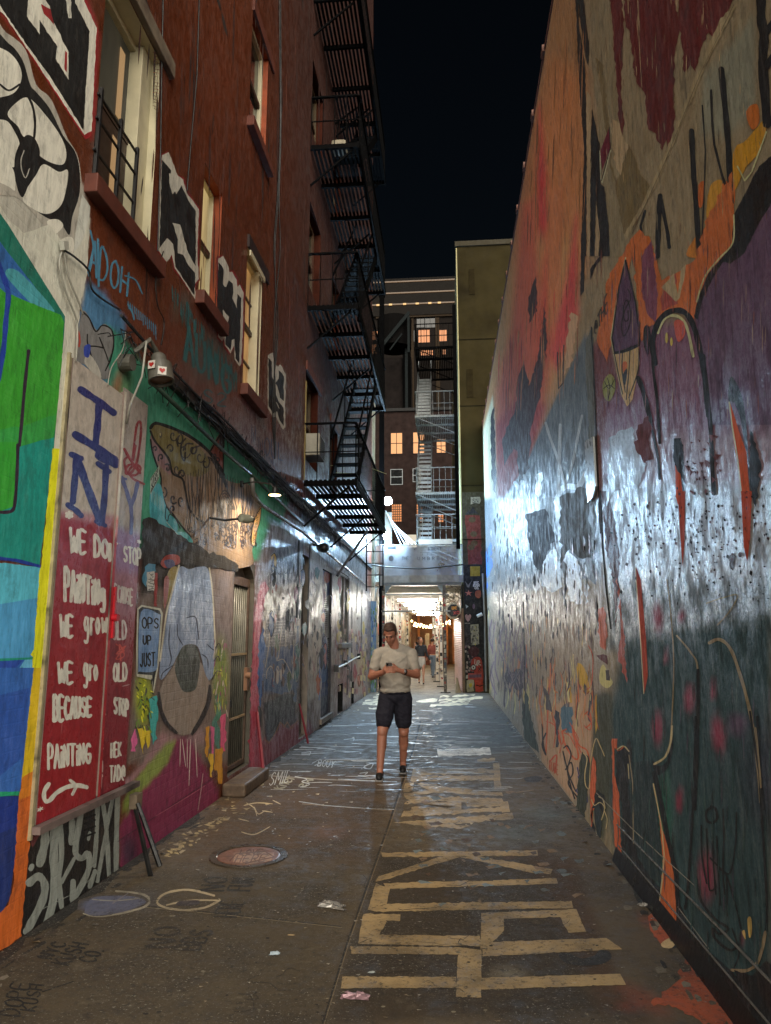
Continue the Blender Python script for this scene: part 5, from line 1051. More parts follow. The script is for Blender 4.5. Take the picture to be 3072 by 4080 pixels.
PQ.fr(*D2); PQ.text(W2, 9, '!!!', 760, 75, 808, 66, 110, 100).text((176, 160, 156), 9, '!!!', 748, 285, 805, 280, 120, 120).text(W2, 14, 'HEK', 866, 134, 946, 116, 110, 100).text(W2, 14, 'TAD@', 858, 325, 972, 308, 125, 110)
for i in range(16): x = 750+random.random()*50; PQ.line((180, 150, 150), 3, f'{x},{260} {x-6},{330+random.random()*60}', sm=0, taper=.5)
PQ.finish('board_leaf', mb_paint, bt, sheet(0, XL+.012, np.linspace(4.772, 5.185, 30), np.linspace(.57, 3.4, 130)), (168, 160, 150))
m_edge = mat('board_edge', (120, 104, 96), .5, dirt=(30, 24, 22))
MB().box((XL+.001, 4.045, .57), (XL+.019, 4.735, 3.33)).build('backing', m_edge, bt)
MB().box((XL+.001, 4.772, .57), (XL+.011, 5.185, 3.40)).build('backing', m_edge, bt)
PT = Paint(0, XL+.032, 1); PT.gl = .95; PT.gain = 1.2; PT.fr(*C_); PT.soft((196, 190, 176), 30, '400,-1500 1000,-1500 1000,470 400,440'); PT.soft((190, 120, 110), 40, '400,380 1000,400 1000,520 400,500')
PT.finish('trim_strip', mb_paint, bt, sheet(0, XL+.032, [4.736, 4.752, 4.771], np.linspace(.57, 3.36, 60)), (176, 26, 38))
MB().box((XL+.001, 4.737, .58), (XL+.031, 4.770, 3.355)).build('trim_core', m_edge, bt)
b = MB(); b.box((XL+.002, 4.0, .5), (XL+.022, 4.018, 3.35)).box((XL+.002, 4.018, .52), (XL+.014, 4.042, 3.33)); b.build('edge_strip', mat('chipped_edge', (150, 140, 110), .4, dirt=(24, 22, 20), scale=14), bt)
MB().bar((XL+.05, 4.0, .55), (XL+.05, 5.3, .555), .05, .04).build('bottom_ledge', mat('grey_ledge', (110, 96, 92), .5, dirt=(40, 34, 34)), bt)
b = MB(); b.box((XL+.013, 4.775, 1.6), (XL+.045, 4.80, 1.95)); b.cyl((XL+.03, 4.785, 1.74), (XL+.07, 4.785, 1.74), .025); b.build('latch', mat('red_latch', (170, 20, 34), .35), bt)

# --- cables and conduits along the ground floor cornice
m_cable = mat('black_cable', (17, 16, 16), .55, bmp=0); m_wcable = mat('grey_white_cable', (150, 148, 138), .5, bmp=0); m_green = mat('painted_conduit', (50, 70, 60), .45, dirt=(20, 18, 18), scale=9)
def sag(p, q, n=14, s=.06, j=.012):
    p, q = Vector(p), Vector(q); return [p.lerp(q, t)-Vector((0, 0, s*4*t*(1-t)))+Vector((random.uniform(0, j), random.uniform(-j, j), random.uniform(-j, j))) for t in np.linspace(0, 1, n)]
b = MB()
for i in range(15):
    y0 = random.uniform(4.2, 8); y1 = min(21.8, y0+random.uniform(4, 12)); z = 3.78-.006*(y0-4)+random.uniform(-.07, .07); b.tube(sag((XL+.03+random.random()*.05, y0, z), (XL+.03+random.random()*.05, y1, z-.06+random.uniform(-.05, .05)), 16, random.uniform(.0, .12), .02), random.uniform(.006, .014), 6)
for i in range(150):
    y = random.uniform(4.6, 15); b.tube([(XL+.03, y, 3.78), (XL+.08, y+random.uniform(-.1, .1), 3.78+random.uniform(-.2, .12)), (XL+.05, y+random.uniform(-.25, .25), 3.7+random.uniform(-.25, .12))], .004, 5)
tag(b.build('cable_bundle', m_cable), 'thick tangle of black cables running along the wall above the murals', 'cables')
b = MB(); b.box((XL+.002, 5.4, 3.70), (XL+.05, 21.9, 3.80)); tag(b.build('cornice', mat('black_cornice', (26, 23, 22), .7, dirt=(70, 60, 54))), 'dirty black cornice strip dividing orange render from the painted ground floor', 'cornice')
def conduit(label, pts, r, m, name='conduit_pipe'):
    o = MB().tube([on(0, u, v, XL+d) for u, v, d in pts], r, 10).build(name, m, smooth=True); return tag(o, label, 'pipe')
conduit('dark conduit running over the painted fish, nearest run', [(600+45*.42, 1500+85*.42, .05), (600+330*.42, 1500+360*.42, .05), (600+700*.42, 1500+715*.42, .05), (600+950*.42, 1500+925*.42, .05)], .02, m_green)
conduit('bent grey pipe descending over the gate and along the far wall', [(600+960*.42, 1500+960*.42, .06), (600+975*.42, 1500+1130*.42, .06), (600+1060*.42, 1500+1225*.42, .06), (900+560*.5425, 1900+400*.5425, .06), (900+1035*.5425, 1900+800*.5425, .06)], .026, mat('grey_pipe', (110, 108, 104), .3, var=.4))
conduit('straight thin pipe passing behind the lit wall lamp', [(600+950*.42, 1500+925*.42, .04), (600+1110*.42, 1500+1080*.42, .04), (600+1440*.42, 1500+1390*.42, .04)], .02, m_green)
for lab, w, pts, m in (('white cable hanging from the white box down the board edge', .006, [(410, 175), (395, 260), (430, 420), (500, 600), (515, 690), (505, 900)], m_wcable), ('second white cable looping from the white box towards the blue field', .006, [(425, 165), (455, 340), (520, 500), (552, 590)], m_wcable),
                      ('thin white cord hanging down to the board top', .004, [(835, 700), (815, 820), (740, 940), (715, 1060)], m_wcable), ('black cord dangling from the first window sill', .005, [(1085, 170), (1040, 320), (1035, 430), (1050, 540), (1090, 640), (1070, 790)], m_cable),
                      ('black cable slung from the white box to the cable tangle', .007, [(430, 165), (500, 210), (590, 300), (610, 420), (700, 500), (800, 560)], m_cable)):
    tag(MB().tube(crom([tuple(on(0, x*.6003, 900+y*.6003, XL+.03)) for x, y in pts]), w, 6).build('cord', m, smooth=True), lab, 'cable')
p = [on(0, x*.6003, 900+y*.6003, XL+.02) for x, y in ((392, 100), (425, 105), (428, 160), (398, 160))]
tag(MB().slab(p, (.03, 0, 0)).build('junction_box', mat('white_plastic', (170, 170, 160), .4)), 'small white junction box on the pale band above the board', 'box')
for lab, q in (('thin black wire down the orange wall beside the first window', [(651, -40), (645, 240), (640, 590), (628, 1000)]), ('slack black wire on the orange wall above the second window', [(795, -40), (785, 300), (762, 560), (745, 760)]), ):
    tag(MB().tube([tuple(on(0, u, v, XL+.012)) for u, v in q], .006, 6).build('cord', m_cable), lab, 'cable')
b = MB()
for k in range(3):
    q = [(1112+k*5-4*(k == 2), -40), (1116+k*2, 500), (1104+k*4, 800), (1092+k*12-8*(k % 2), 1000), (1108-k*8, 1300), (1086+k*6, 1600), (1095, 1830)]; b.tube(crom([tuple(on(0, u, v, XL+.015+.006*k)) for u, v in q]), .007, 6)
tag(b.build('cord', m_cable), 'three twisted black wires hanging down the orange wall right of the lit window', 'cable')
p = on(0, 866, 1478, XL)
# --- window guard on the first window
wg = thing('window_guard', 'low black iron guard across the foot of the large first window', 'window guard', (XL+.02, 4.5, 4.6)); b = MB()
for y, z in ((4.14, 5.33), (4.44, 5.33), (4.72, 5.31)): b.box((XL+.0, y-.012, 4.66), (XL+.024, y+.012, z))
for z in (5.26, 5.08, 4.84): b.bar((XL+.012, 4.1, z), (XL+.012, 4.74, z), .014)
b.build('bars', m_black, wg)
# --- air conditioner under the dark window
ac = thing('air_conditioner', 'off-white box air conditioner sticking out of the dark upper window', 'air conditioner', (XL+.1, 11.6, 4.6)); MB().box((XL-.15, 11.42, 4.62), (XL+.24, 11.95, 5.0)).build('casing', mat('aged_white_metal', (150, 146, 132), .45), ac, bevel=.01)
b = MB(); [b.box((XL+.24, 11.46, 4.65+k*.036), (XL+.25, 11.91, 4.665+k*.036)) for k in range(9)]; b.build('grille', mat('grey_grille', (96, 94, 88), .5), ac)
b = MB(); b.box((XL+.002, 11.34, 4.18), (XL+.012, 11.40, 5.9)); b.build('side_panel', mat('ochre_panel', (150, 130, 70), .5), ac)
# --- round grey flood light with two heart stickers
def P_on(fr, x, y, d): return Vector(on(0, fr[0]+x*fr[2], fr[1]+y*fr[2], XL+d))
c = P_on(K2, 300, 1280, .24); fl_ = thing('round_floodlight', 'unlit round grey floodlight with two heart stickers on its side', 'floodlight', tuple(c))
m_fl = mat('grey_fitting', (84, 81, 73), .5, var=.3); a0 = c+Vector((-.02, .0, .15)); a1 = c+Vector((.03, -.02, -.10)); ax = (a1-a0).normalized()
Mx = Matrix.Translation(a0) @ ax.to_track_quat('Z', 'Y').to_matrix().to_4x4()
MB().lathe([(.0, .03), (.045, .03), (.055, .05), (.06, .10), (.088, .11), (.094, .25), (.082, .25), (.08, .225), (.0, .215)], 28, Mx).build('housing', m_fl, fl_, smooth=False)
MB().lathe([(0, .222), (.079, .226)], 28, Mx).build('lens', mat('dull_lens', (120, 96, 80), .2, bmp=0), fl_)
b = MB(); b.cyl((XL, c.y-.12, c.z+.02), (XL+.09, c.y-.12, c.z+.02), .065, .06).tube([(XL+.1, c.y-.12, c.z+.1), (XL+.2, c.y-.1, c.z+.2), a0+Vector((0, 0, -.02))], .02); b.build('bracket', m_fl, fl_, smooth=False)
m_st = mat('white_sticker', (190, 184, 176), .5, bmp=0); m_hr = mat('red_heart', (160, 34, 30), .5, bmp=0)
for ang, dz in ((-38, .035), (8, -.01)):          # stickers wrap the side facing the alley mouth
    o_ = Vector((math.sin(R_(21+ang)), -math.cos(R_(21+ang)), 0)); t_ = Vector((-o_.y, o_.x, 0)); q = a0+ax*.185+o_*.098+Vector((0, 0, dz)); s_ = .03; up = Vector((0, 0, 1))
    so = MB().slab([q-t_*s_-up*s_, q+t_*s_-up*s_, q+t_*s_+up*s_, q-t_*s_+up*s_], o_*.004).build('sticker', m_st, fl_)
    h = [(16*math.sin(t)**3/16*.021, (13*math.cos(t)-5*math.cos(2*t)-2*math.cos(3*t)-math.cos(4*t))/16*.021) for t in np.linspace(0, 2*math.pi, 24, endpoint=False)]
    MB().slab([q+o_*.0055+t_*x+up*z for x, z in h], o_*.002).build('heart', m_hr, so)
tag(MB().tube([c+Vector((-.1, -.08, .12)), c+Vector((-.04, -.16, .16)), c+Vector((-.06, -.15, -.1)), c+Vector((-.16, -.1, -.3)), c+Vector((-.2, -.05, -.42))], .008, 8).build('cord', m_wcable, smooth=True), 'pale flex looping out of the round floodlight with heart stickers', 'cable')
# --- lit wall lamp (warm) on its arm
c = Vector(on(0, 1095, 1972, -1.92)); wl = thing('wall_lamp', 'glowing warm disc lamp on a short arm above the fish mural', 'lamp', tuple(c)); LAMPC = c
MB().lathe([(.0, .12), (.03, .08), (.035, .03), (.068, .014), (.072, -.0), (.066, -.003), (.066, .008), (0, .01)], 30, Matrix.Translation(c)).build('shade', mat('dark_shade', (26, 25, 24), .5), wl)
MB().lathe([(.0, -.002), (.065, -.002), (.065, .005), (0, .006)], 30, Matrix.Translation(c)).build('diffuser', glow('warm_diffuser', (255, 190, 120), 6.0), wl)
MB().tube([c+Vector((0, 0, .07)), c+Vector((-.05, 0, .13)), c+Vector((-.25, .02, .16)), (XL, c.y+.03, c.z+.14)], .009).build('arm', m_black, wl)
MB().cyl((XL, c.y+.03, c.z+.14), (XL+.03, c.y+.03, c.z+.14), .04).build('wall_plate', m_black, wl)
ld = bpy.data.lights.new('wall_lamp_light', 'AREA'); lo = bpy.data.objects.new('wall_lamp_light', ld); COL.objects.link(lo); ld.shape = 'DISK'; ld.size = .12; ld.energy = 4.6; ld.color = (1, .84, .62); ld.spread = R_(165)
lo.location = c+Vector((.0, -.0, -.012)); lo.rotation_euler = (R_(8), R_(6), 0)
for q, s_ in ((P_on(SH, 1163, 998, .06), .02), (P_on(SH, 1240, 1020, .06), .022)): pass
# --- pale cylinder spot above the gate, its shadow falls on the mural
c = P_on(SH, 905, 1350, .34); sp = thing('cylinder_spotlight', 'small pale cylindrical spotlight on the wall above the barred gate', 'spotlight', tuple(c))
d = Vector((.5, .75, .02)).normalized(); MB().tube([c-d*.08, c-d*.07, c+d*.03, c+d*.035, c+d*.07], [.02, .045, .045, .036, .03], 20).build('barrel', mat('pale_barrel', (150, 152, 134), .45), sp)
MB().tube([c+d*.068, c+d*.09], [.028, .025], 16).build('lens_ring', m_black, sp)
MB().tube([c-d*.05, c+Vector((-.2, -.05, -.02)), (XL, c.y-.1, c.z+.0)], .012).build('arm', m_black, sp)
# --- dark dome camera further along
c = P_on(LL, 715, 510, .2); dc = thing('security_camera', 'small dark hooded security camera high on the far left wall', 'camera', tuple(c)); MB().tube([c-Vector((.08, -.2, 0)), c+Vector((.02, 0, -.03)), c+Vector((.04, -.12, -.05))], [.07, .085, .04], 14).build('hood', m_black, dc, smooth=True); MB().tube([c+Vector((-.05, .1, .02)), (XL, c.y+.12, c.z+.05)], .02).build('arm', m_black, dc)
# --- barred gate in its arched opening
gt = thing('barred_gate', 'rusty barred iron gate under a small arch in the left wall', 'gate', (XL-.1, 8.1, .16))
h = WIN['gate']; reveal(h, .34, mat('gate_reveal', (74, 70, 62), .7))
zb, zt = .18, 2.2; m_gate = mat('rusty_iron', (78, 62, 52), .5, var=.4, scale=18); m_bar = mat('grey_bar', (92, 92, 84), .4, var=.35)
b = MB(); b.box((XL-.1, 7.69, zb), (XL-.05, 7.74, zt)).box((XL-.1, 8.46, zb), (XL-.05, 8.51, zt)).box((XL-.1, 7.69, zt), (XL-.05, 8.51, zt+.1)).box((XL-.1, 7.74, zb), (XL-.05, 8.46, zb+.05)); b.build('gate_frame', m_gate, gt, bevel=.004)
for k in range(9): MB().cyl((XL-.075, 7.8+k*.08, zb+.05), (XL-.075, 7.8+k*.08, zt), .011, n=8).build('bar', m_bar, gt, smooth=True)
b = MB(); [b.box((XL-.062, 7.74, z-.012), (XL-.05, 8.46, z+.012)) for z in (.72, 1.42)]; b.build('cross_bar', mat('pale_bar', (150, 130, 100), .45), gt)
b = MB(); b.box((XL-.05, 8.36, 1.0), (XL-.01, 8.46, 1.26)).cyl((XL-.03, 8.38, 1.17), (XL+.03, 8.38, 1.17), .035); b.build('lock_box', mat('worn_lock', (130, 96, 74), .4), gt)
b = MB(); b.box((XL-.05, 7.76, .86), (XL-.03, 7.86, .93)).box((XL-.05, 7.7, .86), (XL-.02, 7.74, .98)); b.build('bolt', m_black, gt)
MB().box((XL-.36, 7.66, .1), (XL-.33, 8.54, 2.5)).build('dark_door', mat('dark_green_door', (18, 21, 19), .6), gt)
# arch infill over the gate: spandrels and the lunette
b = MB(); n = 16; yc, ry, rz = 8.10, .42, .28
for i in range(n):
    a0, a1 = math.pi*i/n, math.pi*(i+1)/n; p0 = (yc-ry*math.cos(a0), 2.2+rz*math.sin(a0)); p1 = (yc-ry*math.cos(a1), 2.2+rz*math.sin(a1)); b.quad((XL-.004, p0[0], p0[1]), (XL-.004, p1[0], p1[1]), (XL-.004, p1[0], 2.485), (XL-.004, p0[0], 2.485)); b.quad((XL-.004, p0[0], p0[1]), (XL-.12, p0[0], p0[1]), (XL-.12, p1[0], p1[1]), (XL-.004, p1[0], p1[1]))
b.build('arch', mat('arch_render', (72, 66, 56), .6), bld); MB().quad((XL-.11, 7.66, 2.28), (XL-.11, 8.54, 2.28), (XL-.11, 8.54, 2.5), (XL-.11, 7.66, 2.5)).build('lunette', mat('pale_lunette', (150, 140, 126), .6, dirt=(70, 56, 50)), bld)
st = MB(); st.box((XL+.004, 7.5, 0), (XL+.25, 8.5, .13)); o = st.build('door_step', mat('stone_step', (92, 76, 60), .6, var=.35, dirt=(60, 44, 34), scale=12), None, bevel=.02, org=(XL+.2, 8.0, 0)); tag(o, 'worn stone step in front of the barred gate', 'step')
# --- leaning props
m_tar = mat('tarred_wood', (9, 9, 9), .5, var=.5)
def prop(name, label, q, m, w=.05):
    t = thing(name, label, 'prop', q[0][1])
    for a, b_ in q: MB().tube([a, Vector(a).lerp(Vector(b_), .5)+Vector((.0, .004, 0)), b_], [w*.4, w*.5, w*.5], 6).build('leg', m, t)
    return t
A1 = on(2, 600, 3490, 0); A2 = on(2, 637, 3452, 0); T1 = Vector((XL+.05, A1.y+.02, .80))
prop('leaning_prop', 'pair of black tarred wooden props leaning on the wall by the board', [(on(0, 537, 3215, XL+.04), A1), (on(0, 548, 3200, XL+.07), A2)], m_tar, .036)
q_ = on(0, 540, 3190, XL+.03); MB().box((XL+.004, q_.y-.05, q_.z-.05), (XL+.06, q_.y+.05, q_.z+.05)).build('bracket', mat('flaky_bracket', (110, 96, 80), .6), bpy.data.objects['leaning_prop'])
m_mar = mat('maroon_wood', (110, 30, 44), .5); A3 = on(2, 1053, 3110, 0); A4 = on(2, 1228, 2962, 0)
prop('leaning_prop', 'maroon painted prop leaning on the wall just beyond the gate', [(Vector((XL+.02, 8.75, .72)), A3)], m_mar, .045)
prop('leaning_prop', 'dark red slender prop leaning on the wall under the crown mural', [(Vector((XL+.02, A4.y-.05, .6)), A4)], m_mar, .035)
b = MB(); b.slab([(XL+.004, 8.85, .78), (XL+.004, 8.97, .70), (XL+.004, 8.93, .52), (XL+.004, 8.83, .54)], (.02, 0, 0)); b.build('bracket', m_black, bpy.data.objects['leaning_prop.001'])
# --- manhole
c = on(2, 500+390*1.2605, 2900+406*1.2605, 0); mh = thing('manhole_cover', 'round iron manhole cover painted faded pink, set in the concrete', 'manhole', (c.x, c.y, 0))
M_ = Matrix.Translation((c.x, c.y, 0)); MB().lathe([(.235, .004), (.24, .009), (.285, .009), (.29, .003)], 48, M_).build('rim', mat('iron_rim', (64, 56, 46), .3, var=.4), mh)
MB().lathe([(0, .007), (.222, .007), (.232, .003)], 48, M_).build('lid', mat('pink_iron', (124, 82, 64), .4, var=.3, dirt=(80, 66, 54), scale=16), mh)
PH = Paint(2, .007, 1, 2e-5); PH.fr(*FL); PH.gl = .7; PH.gain = 1.4; PK = (86, 62, 54)
PH.poly((130, 104, 88), '345,395 430,388 470,400 460,420 390,430 340,425', rag=1)
PH.text(PK, 3.5, 'HERE', 345, 425, 440, 422, 22, 22, slant=(.5, -1)).text(PK, 4, 'LOVE', 360, 400, 430, 398, 14, 14, slant=(.5, -1)).line(PK, 4, '330,420 350,398 440,390 470,408 380,428', sm=0)
PH.finish('lettering', floor_mat(), mh, ([(c.x-.01, c.y-.01, .0078), (c.x+.01, c.y-.01, .0078), (c.x+.01, c.y+.01, .0078)], [(0, 1, 2)]), (150, 96, 74))
# --- litter
m_foil = mat('crumpled_foil', (150, 146, 140), .25, metal=.6, var=.4, bmp=.8, bscale=90)
def litter(u, v, s, name, label, cat, m, seed, flat=.25):
    c = on(2, u, v, 0); rs = random.Random(seed); n = 7; V = []
    for i in range(n+1):
        for j in range(n+1):
            e = min(i, j, n-i, n-j) == 0; V.append(((i/n-.5)*2*s*(1+rs.uniform(-.3, .3))+rs.uniform(-.2, .2)*s, (j/n-.5)*.9*s*(1+rs.uniform(-.3, .3)), .006+(0 if e else rs.uniform(.1, 1))*s*flat))
    F = [(i*(n+1)+j, (i+1)*(n+1)+j, (i+1)*(n+1)+j+1, i*(n+1)+j+1) for i in range(n) for j in range(n)]
    o = MB().add(V, F).build(name, m); o.location = (c.x, c.y, 0); o.rotation_euler.z = rs.uniform(-.4, .4); tag(o, label, cat)
litter(1318, 3612, .085, 'crumpled_wrapper', 'larger crumpled foil wrapper left of the floor seam', 'litter', m_foil, 3)
litter(1420, 3975, .062, 'crumpled_wrapper', 'pinkish torn wrapper at the near end of the floor seam', 'litter', mat('pinkish_foil', (150, 120, 126), .3, metal=.5, bmp=.8, bscale=90), 5)
litter(1093, 3806, .022, 'paper_scrap', 'small pale blue paper scrap on the left half of the floor', 'litter', mat('pale_paper', (150, 164, 172), .6), 8, .6)
litter(1160, 3730, .016, 'paper_scrap', 'tiny buff scrap of paper between the wrappers', 'litter', mat('buff_paper', (140, 118, 84), .6), 9, .2)
litter(1480, 3880, .014, 'paper_scrap', 'tiny grey scrap near the lowest floor letter', 'litter', mat('grey_paper', (120, 124, 120), .6), 10, .5)
litter(2566, 3612, .03, 'crushed_can', 'crushed bright scrap of foil against the right wall foot', 'litter', m_foil, 12, .6)
for i in range(26):   # small dirt scraps gathered along both wall feet
    t = random.random(); y = 3.2+t*t*12; x = random.choice([XL+.05+abs(random.gauss(0, .12)), XR-.05-abs(random.gauss(0, .1))]); s_ = random.uniform(.008, .03)
    b = MB(); b.add([(x-s_, y, .004), (x, y-s_*.8, .006+s_*random.random()), (x+s_, y, .004+s_*.5*random.random()), (x, y+s_*.9, .005)], [(0, 1, 2), (0, 2, 3)]); tag(b.build('dirt_scrap', random.choice([m_foil, MATS[('pale_paper', (150, 164, 172), .6, 0.0, .25)], MATS[('buff_paper', (140, 118, 84), .6, 0.0, .25)]])), 'one of the tiny scraps of litter scattered along the feet of the walls', 'litter', 'scraps along the wall feet')
# ================================================================ fire escape on the orange building
m_fe = mat('fire_escape_iron', (4, 4, 5), .7, var=.5, scale=14, spec=.06)
m_fel = mat('worn_grey_iron', (120, 122, 126), .4, var=.4, scale=14)
def platform(th, x0, x1, y0, y1, z, m=None, rail=True, openy=None, h=.98, rail_far=True):
    m = m or m_fe; sx = 1 if x1 > x0 else -1; b = MB(); n = max(4, int(abs(x1-x0)/.072))
    for i in range(n): x = x0+(x1-x0)*(i+.5)/n; b.box((x-.022, y0, z), (x+.022, y1, z+.02))
    p = b.build('platform', m, th)
    b = MB(); k = max(2, int((y1-y0)/1.05))
    for i in range(k+1): y = y0+(y1-y0)*i/k; b.box((x0, y-.025, z-.085), (x1+.02*sx, y+.025, z-.002))
    b.box((x1-.01, y0-.02, z-.10), (x1+.03*sx, y1+.02, z+.03)); b.build('beam', m, p)
    if rail:
        b = MB(); zt = z+h; e = x1+.0*sx
        b.bar((x0, y0, zt), (e, y0, zt), .045, .03).bar((x0, y0, z+h*.5), (e, y0, z+h*.5), .016)
        b.bar((e, y0, zt), (e, y1, zt), .045, .03).bar((e, y0, z+.12), (e, y1, z+.12), .02)
        k = int((y1-y0)/.16)
        for i in range(k+1): y = y0+(y1-y0)*i/k; b.box((e-.007, y-.007, z), (e+.007, y+.007, zt))
        k = max(3, int(abs(x1-x0)/.2))
        for i in range(k+1): x = x0+(e-x0)*i/k; b.box((x-.007, y0-.007, z), (x+.007, y0+.007, zt))
        if rail_far: b.bar((x0, y1, zt), (e, y1, zt), .04, .03)
        b.build('railing', m, th)
    for y in (y0+.05, y1-.1, (y0+y1)/2): MB().bar((x0, y, z-.75), (x1-.1*sx, y, z-.09), .03).build('brace', m, th)
def stair(th, xa, xb, p, q, n, m=None, mt=None):
    """p, q = (y, z) at foot and head; xa..xb is the width"""
    m = m or m_fe; b = MB()
    for x in (xa, xb): b.bar((x, p[0], p[1]), (x, q[0], q[1]), .035, .16)
    for x in (xa, xb): b.bar((x, p[0], p[1]+.85), (x, q[0], q[1]+.85), .03)
    for x in (xa, xb):
        for t in (.1, .5, .9): y, z = p[0]+(q[0]-p[0])*t, p[1]+(q[1]-p[1])*t; b.box((x-.01, y-.01, z), (x+.01, y+.01, z+.85))
    s_ = b.build('staircase', m, th); sg = 1 if q[0] > p[0] else -1
    for i in range(1, n):
        t = i/n; y, z = p[0]+(q[0]-p[0])*t, p[1]+(q[1]-p[1])*t
        e_ = .13 if mt else .10; T_ = MB().box((xa+.018, y-e_, z-.012), (xb-.018, y+e_, z+.014))
        if mt: T_.box((xa+.018, y-e_, z-.085), (xb-.018, y-e_+.012, z-.0125))
        T_.build('tread', mt or m, s_)
fe = thing('fire_escape', 'black iron fire escape climbing the orange building on the left side', 'fire escape', (XL, 14, 4.15))
XO = -1.47; LV = (4.16, 7.25, 10.35, 13.45)
for i, z in enumerate(LV): platform(fe, XL+.005, XO, 11.35, 16.9, z)
for z0, z1 in zip(LV[:-1], LV[1:]): stair(fe, -1.98, -1.52, (11.9, z0+.02), (15.2, z1), 12)
b = MB(); b.bar((-1.5, 16.8, 4.1), (-1.5, 16.8, 2.7), .03); [b.bar((-1.9, 16.85, 2.8+.28*k), (-1.5, 16.85, 2.8+.28*k), .02) for k in range(5)]; b.bar((-1.9, 16.85, 2.7), (-1.9, 16.85, 4.1), .03)
b.build('drop_ladder', m_fe, fe)
MB().tube([(-2.3, 14.9, 2.9), (-1.75, 15.6, 3.95)], .03, 8).build('brace', m_fel, fe)
b = MB(); b.tube([(-2.30, 13.7, 5.0), (-1.6, 13.9, 5.02), (-1.2, 14.2, 4.92)], .006, 6).tube([(-2.2, 13.7, 4.85), (-1.6, 13.9, 4.86)], .006, 6); tag(b.build('clothes_line', mat('pale_line', (150, 160, 120), .4)), 'pale slack cords strung across the lowest fire escape landing', 'cord')
tag(MB().box((-1.98, 11.45, 10.38), (-1.7, 11.75, 10.55)).build('crumpled_bag', mat('pale_bag', (160, 150, 128), .6), bevel=.05), 'pale bag left on the upper fire escape landing', 'bag')

# ================================================================ tan building on the right, behind the mural wall
YT = 21.95
tb = thing('tan_building', 'olive tan rendered building closing the alley on the right, black sticker covered foot', 'building', (1.2, 26, 0))
m_tan = mat('olive_render', (52, 46, 27), .85, var=.2, scale=1.5, dirt=(38, 33, 20), spec=.08); m_tanl = mat('lit_side_render', (180, 172, 128), .7, var=.12)  # one render in two tones: floodlight on the side put into a paler colour
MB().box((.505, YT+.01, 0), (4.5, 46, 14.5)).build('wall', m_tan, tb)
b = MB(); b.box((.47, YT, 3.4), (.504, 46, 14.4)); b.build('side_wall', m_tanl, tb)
for z in (11.15, 8.9, 6.3, 4.6): MB().box((.5, YT-.02, z), (2.4, YT+.008, z+.02)).build('ledge', mat('dark_joint', (36, 31, 18), .9, spec=.05), tb)
MB().box((.44, YT-.05, 14.45), (2.6, YT+.2, 14.62)).build('parapet_cap', mat('dark_ledge', (50, 44, 26), .8), tb)
for u0, v0, u1, v1 in ((1868, 1073, 1892, 1174), (1858, 1472, 1886, 1584)):
    a, c = on(1, u0, v0, YT), on(1, u1, v1, YT); MB().box((a.x, YT-.012, c.z), (c.x, YT+.008, a.z)).build('patch', mat('patched_render', (40, 34, 18), .9, spec=.1), tb)
for y, z0 in ((23.2, 3.9), (26.5, 3.9), (23.2, 7.2), (23.2, 10.4)):
    b = MB(); b.box((.44, y, z0), (.468, y+.06, z0+1.9)).box((.44, y+1.0, z0), (.468, y+1.06, z0+1.9)).box((.44, y+.06, z0+1.84), (.468, y+1.0, z0+1.9)); w = b.build('window', mat('pale_window', (170, 176, 150), .5), tb); MB().box((.455, y+.06, z0), (.468, y+1.0, z0+1.84)).build('pane', m_glass, w)
PS = Paint(1, YT, -1); PS.gl = .7; PS.gain = 1.0; PS.fr(1800, 1900, .4065)
PS.poly((112, 46, 36), '130,375 275,378 290,600 295,860 160,860 150,600', rag=2); PS.blob((70, 66, 40), 0, 0, 1, 1)
for x, y in ((200, 420), (215, 560), (220, 650), (190, 690)): PS.ell((84, 66, 40), x, y, 34, 28)
PS.poly((150, 144, 130), '185,200 275,195 272,265 190,270', rag=3).poly((40, 38, 44), '130,370 165,320 180,345 205,290 230,330 270,365', rag=2).text((70, 66, 64), 6, 'SN', 205, 255, 260, 250, 40)
PS.poly((12, 12, 14), '115,860 292,862 310,1000 330,1700 345,2030 140,2040 125,1500', sm=0)
PS.poly((150, 126, 30), '180,878 277,876 277,972 182,974')       # plain yellow square
PS.poly((110, 108, 108), '130,1020 160,1060 175,1040 200,1012 180,1060 170,1085 150,1080', rag=1).poly((110, 108, 108), '205,1005 180,1050 175,1060', rag=0)
PS.text((190, 188, 180), 7, 'NYC', 218, 1048, 262, 1048, 22).text((190, 188, 180), 7, 'KUSH', 212, 1074, 272, 1074, 22).text((190, 188, 180), 7, 'CO.', 226, 1100, 264, 1100, 22)
st_ = [(165+(40 if i % 2 == 0 else 14)*math.sin(i*math.pi/5), 1140-(34 if i % 2 == 0 else 12)*math.cos(i*math.pi/5)) for i in range(10)]
PS.poly((170, 100, 84), st_).poly((140, 74, 50), '235,1120 280,1115 285,1170 260,1190 230,1165', sm=1)
PS.poly((150, 160, 160), '135,1250 165,1270 140,1290', rag=1).ell((90, 70, 90), 215, 1270, 12, 26).poly((150, 120, 120), '160,1420 130,1370 145,1345 160,1360 178,1345 190,1370', sm=1)
PS.poly((140, 138, 124), '182,1450 262,1442 270,1640 190,1650', rag=1)
for i in range(46): x, y = random.uniform(186, 258), random.uniform(1455, 1635); PS.poly(random.choice([(30, 30, 30), (70, 70, 60), (170, 160, 70), (90, 90, 84), (60, 60, 70)]), [(x, y), (x+8, y+1), (x+8, y+16), (x, y+15)], rag=2)
PS.poly((40, 40, 44), '130,1440 178,1440 178,1550 130,1550').line((150, 146, 140), 5, '128,1434 178,1434', sm=0)
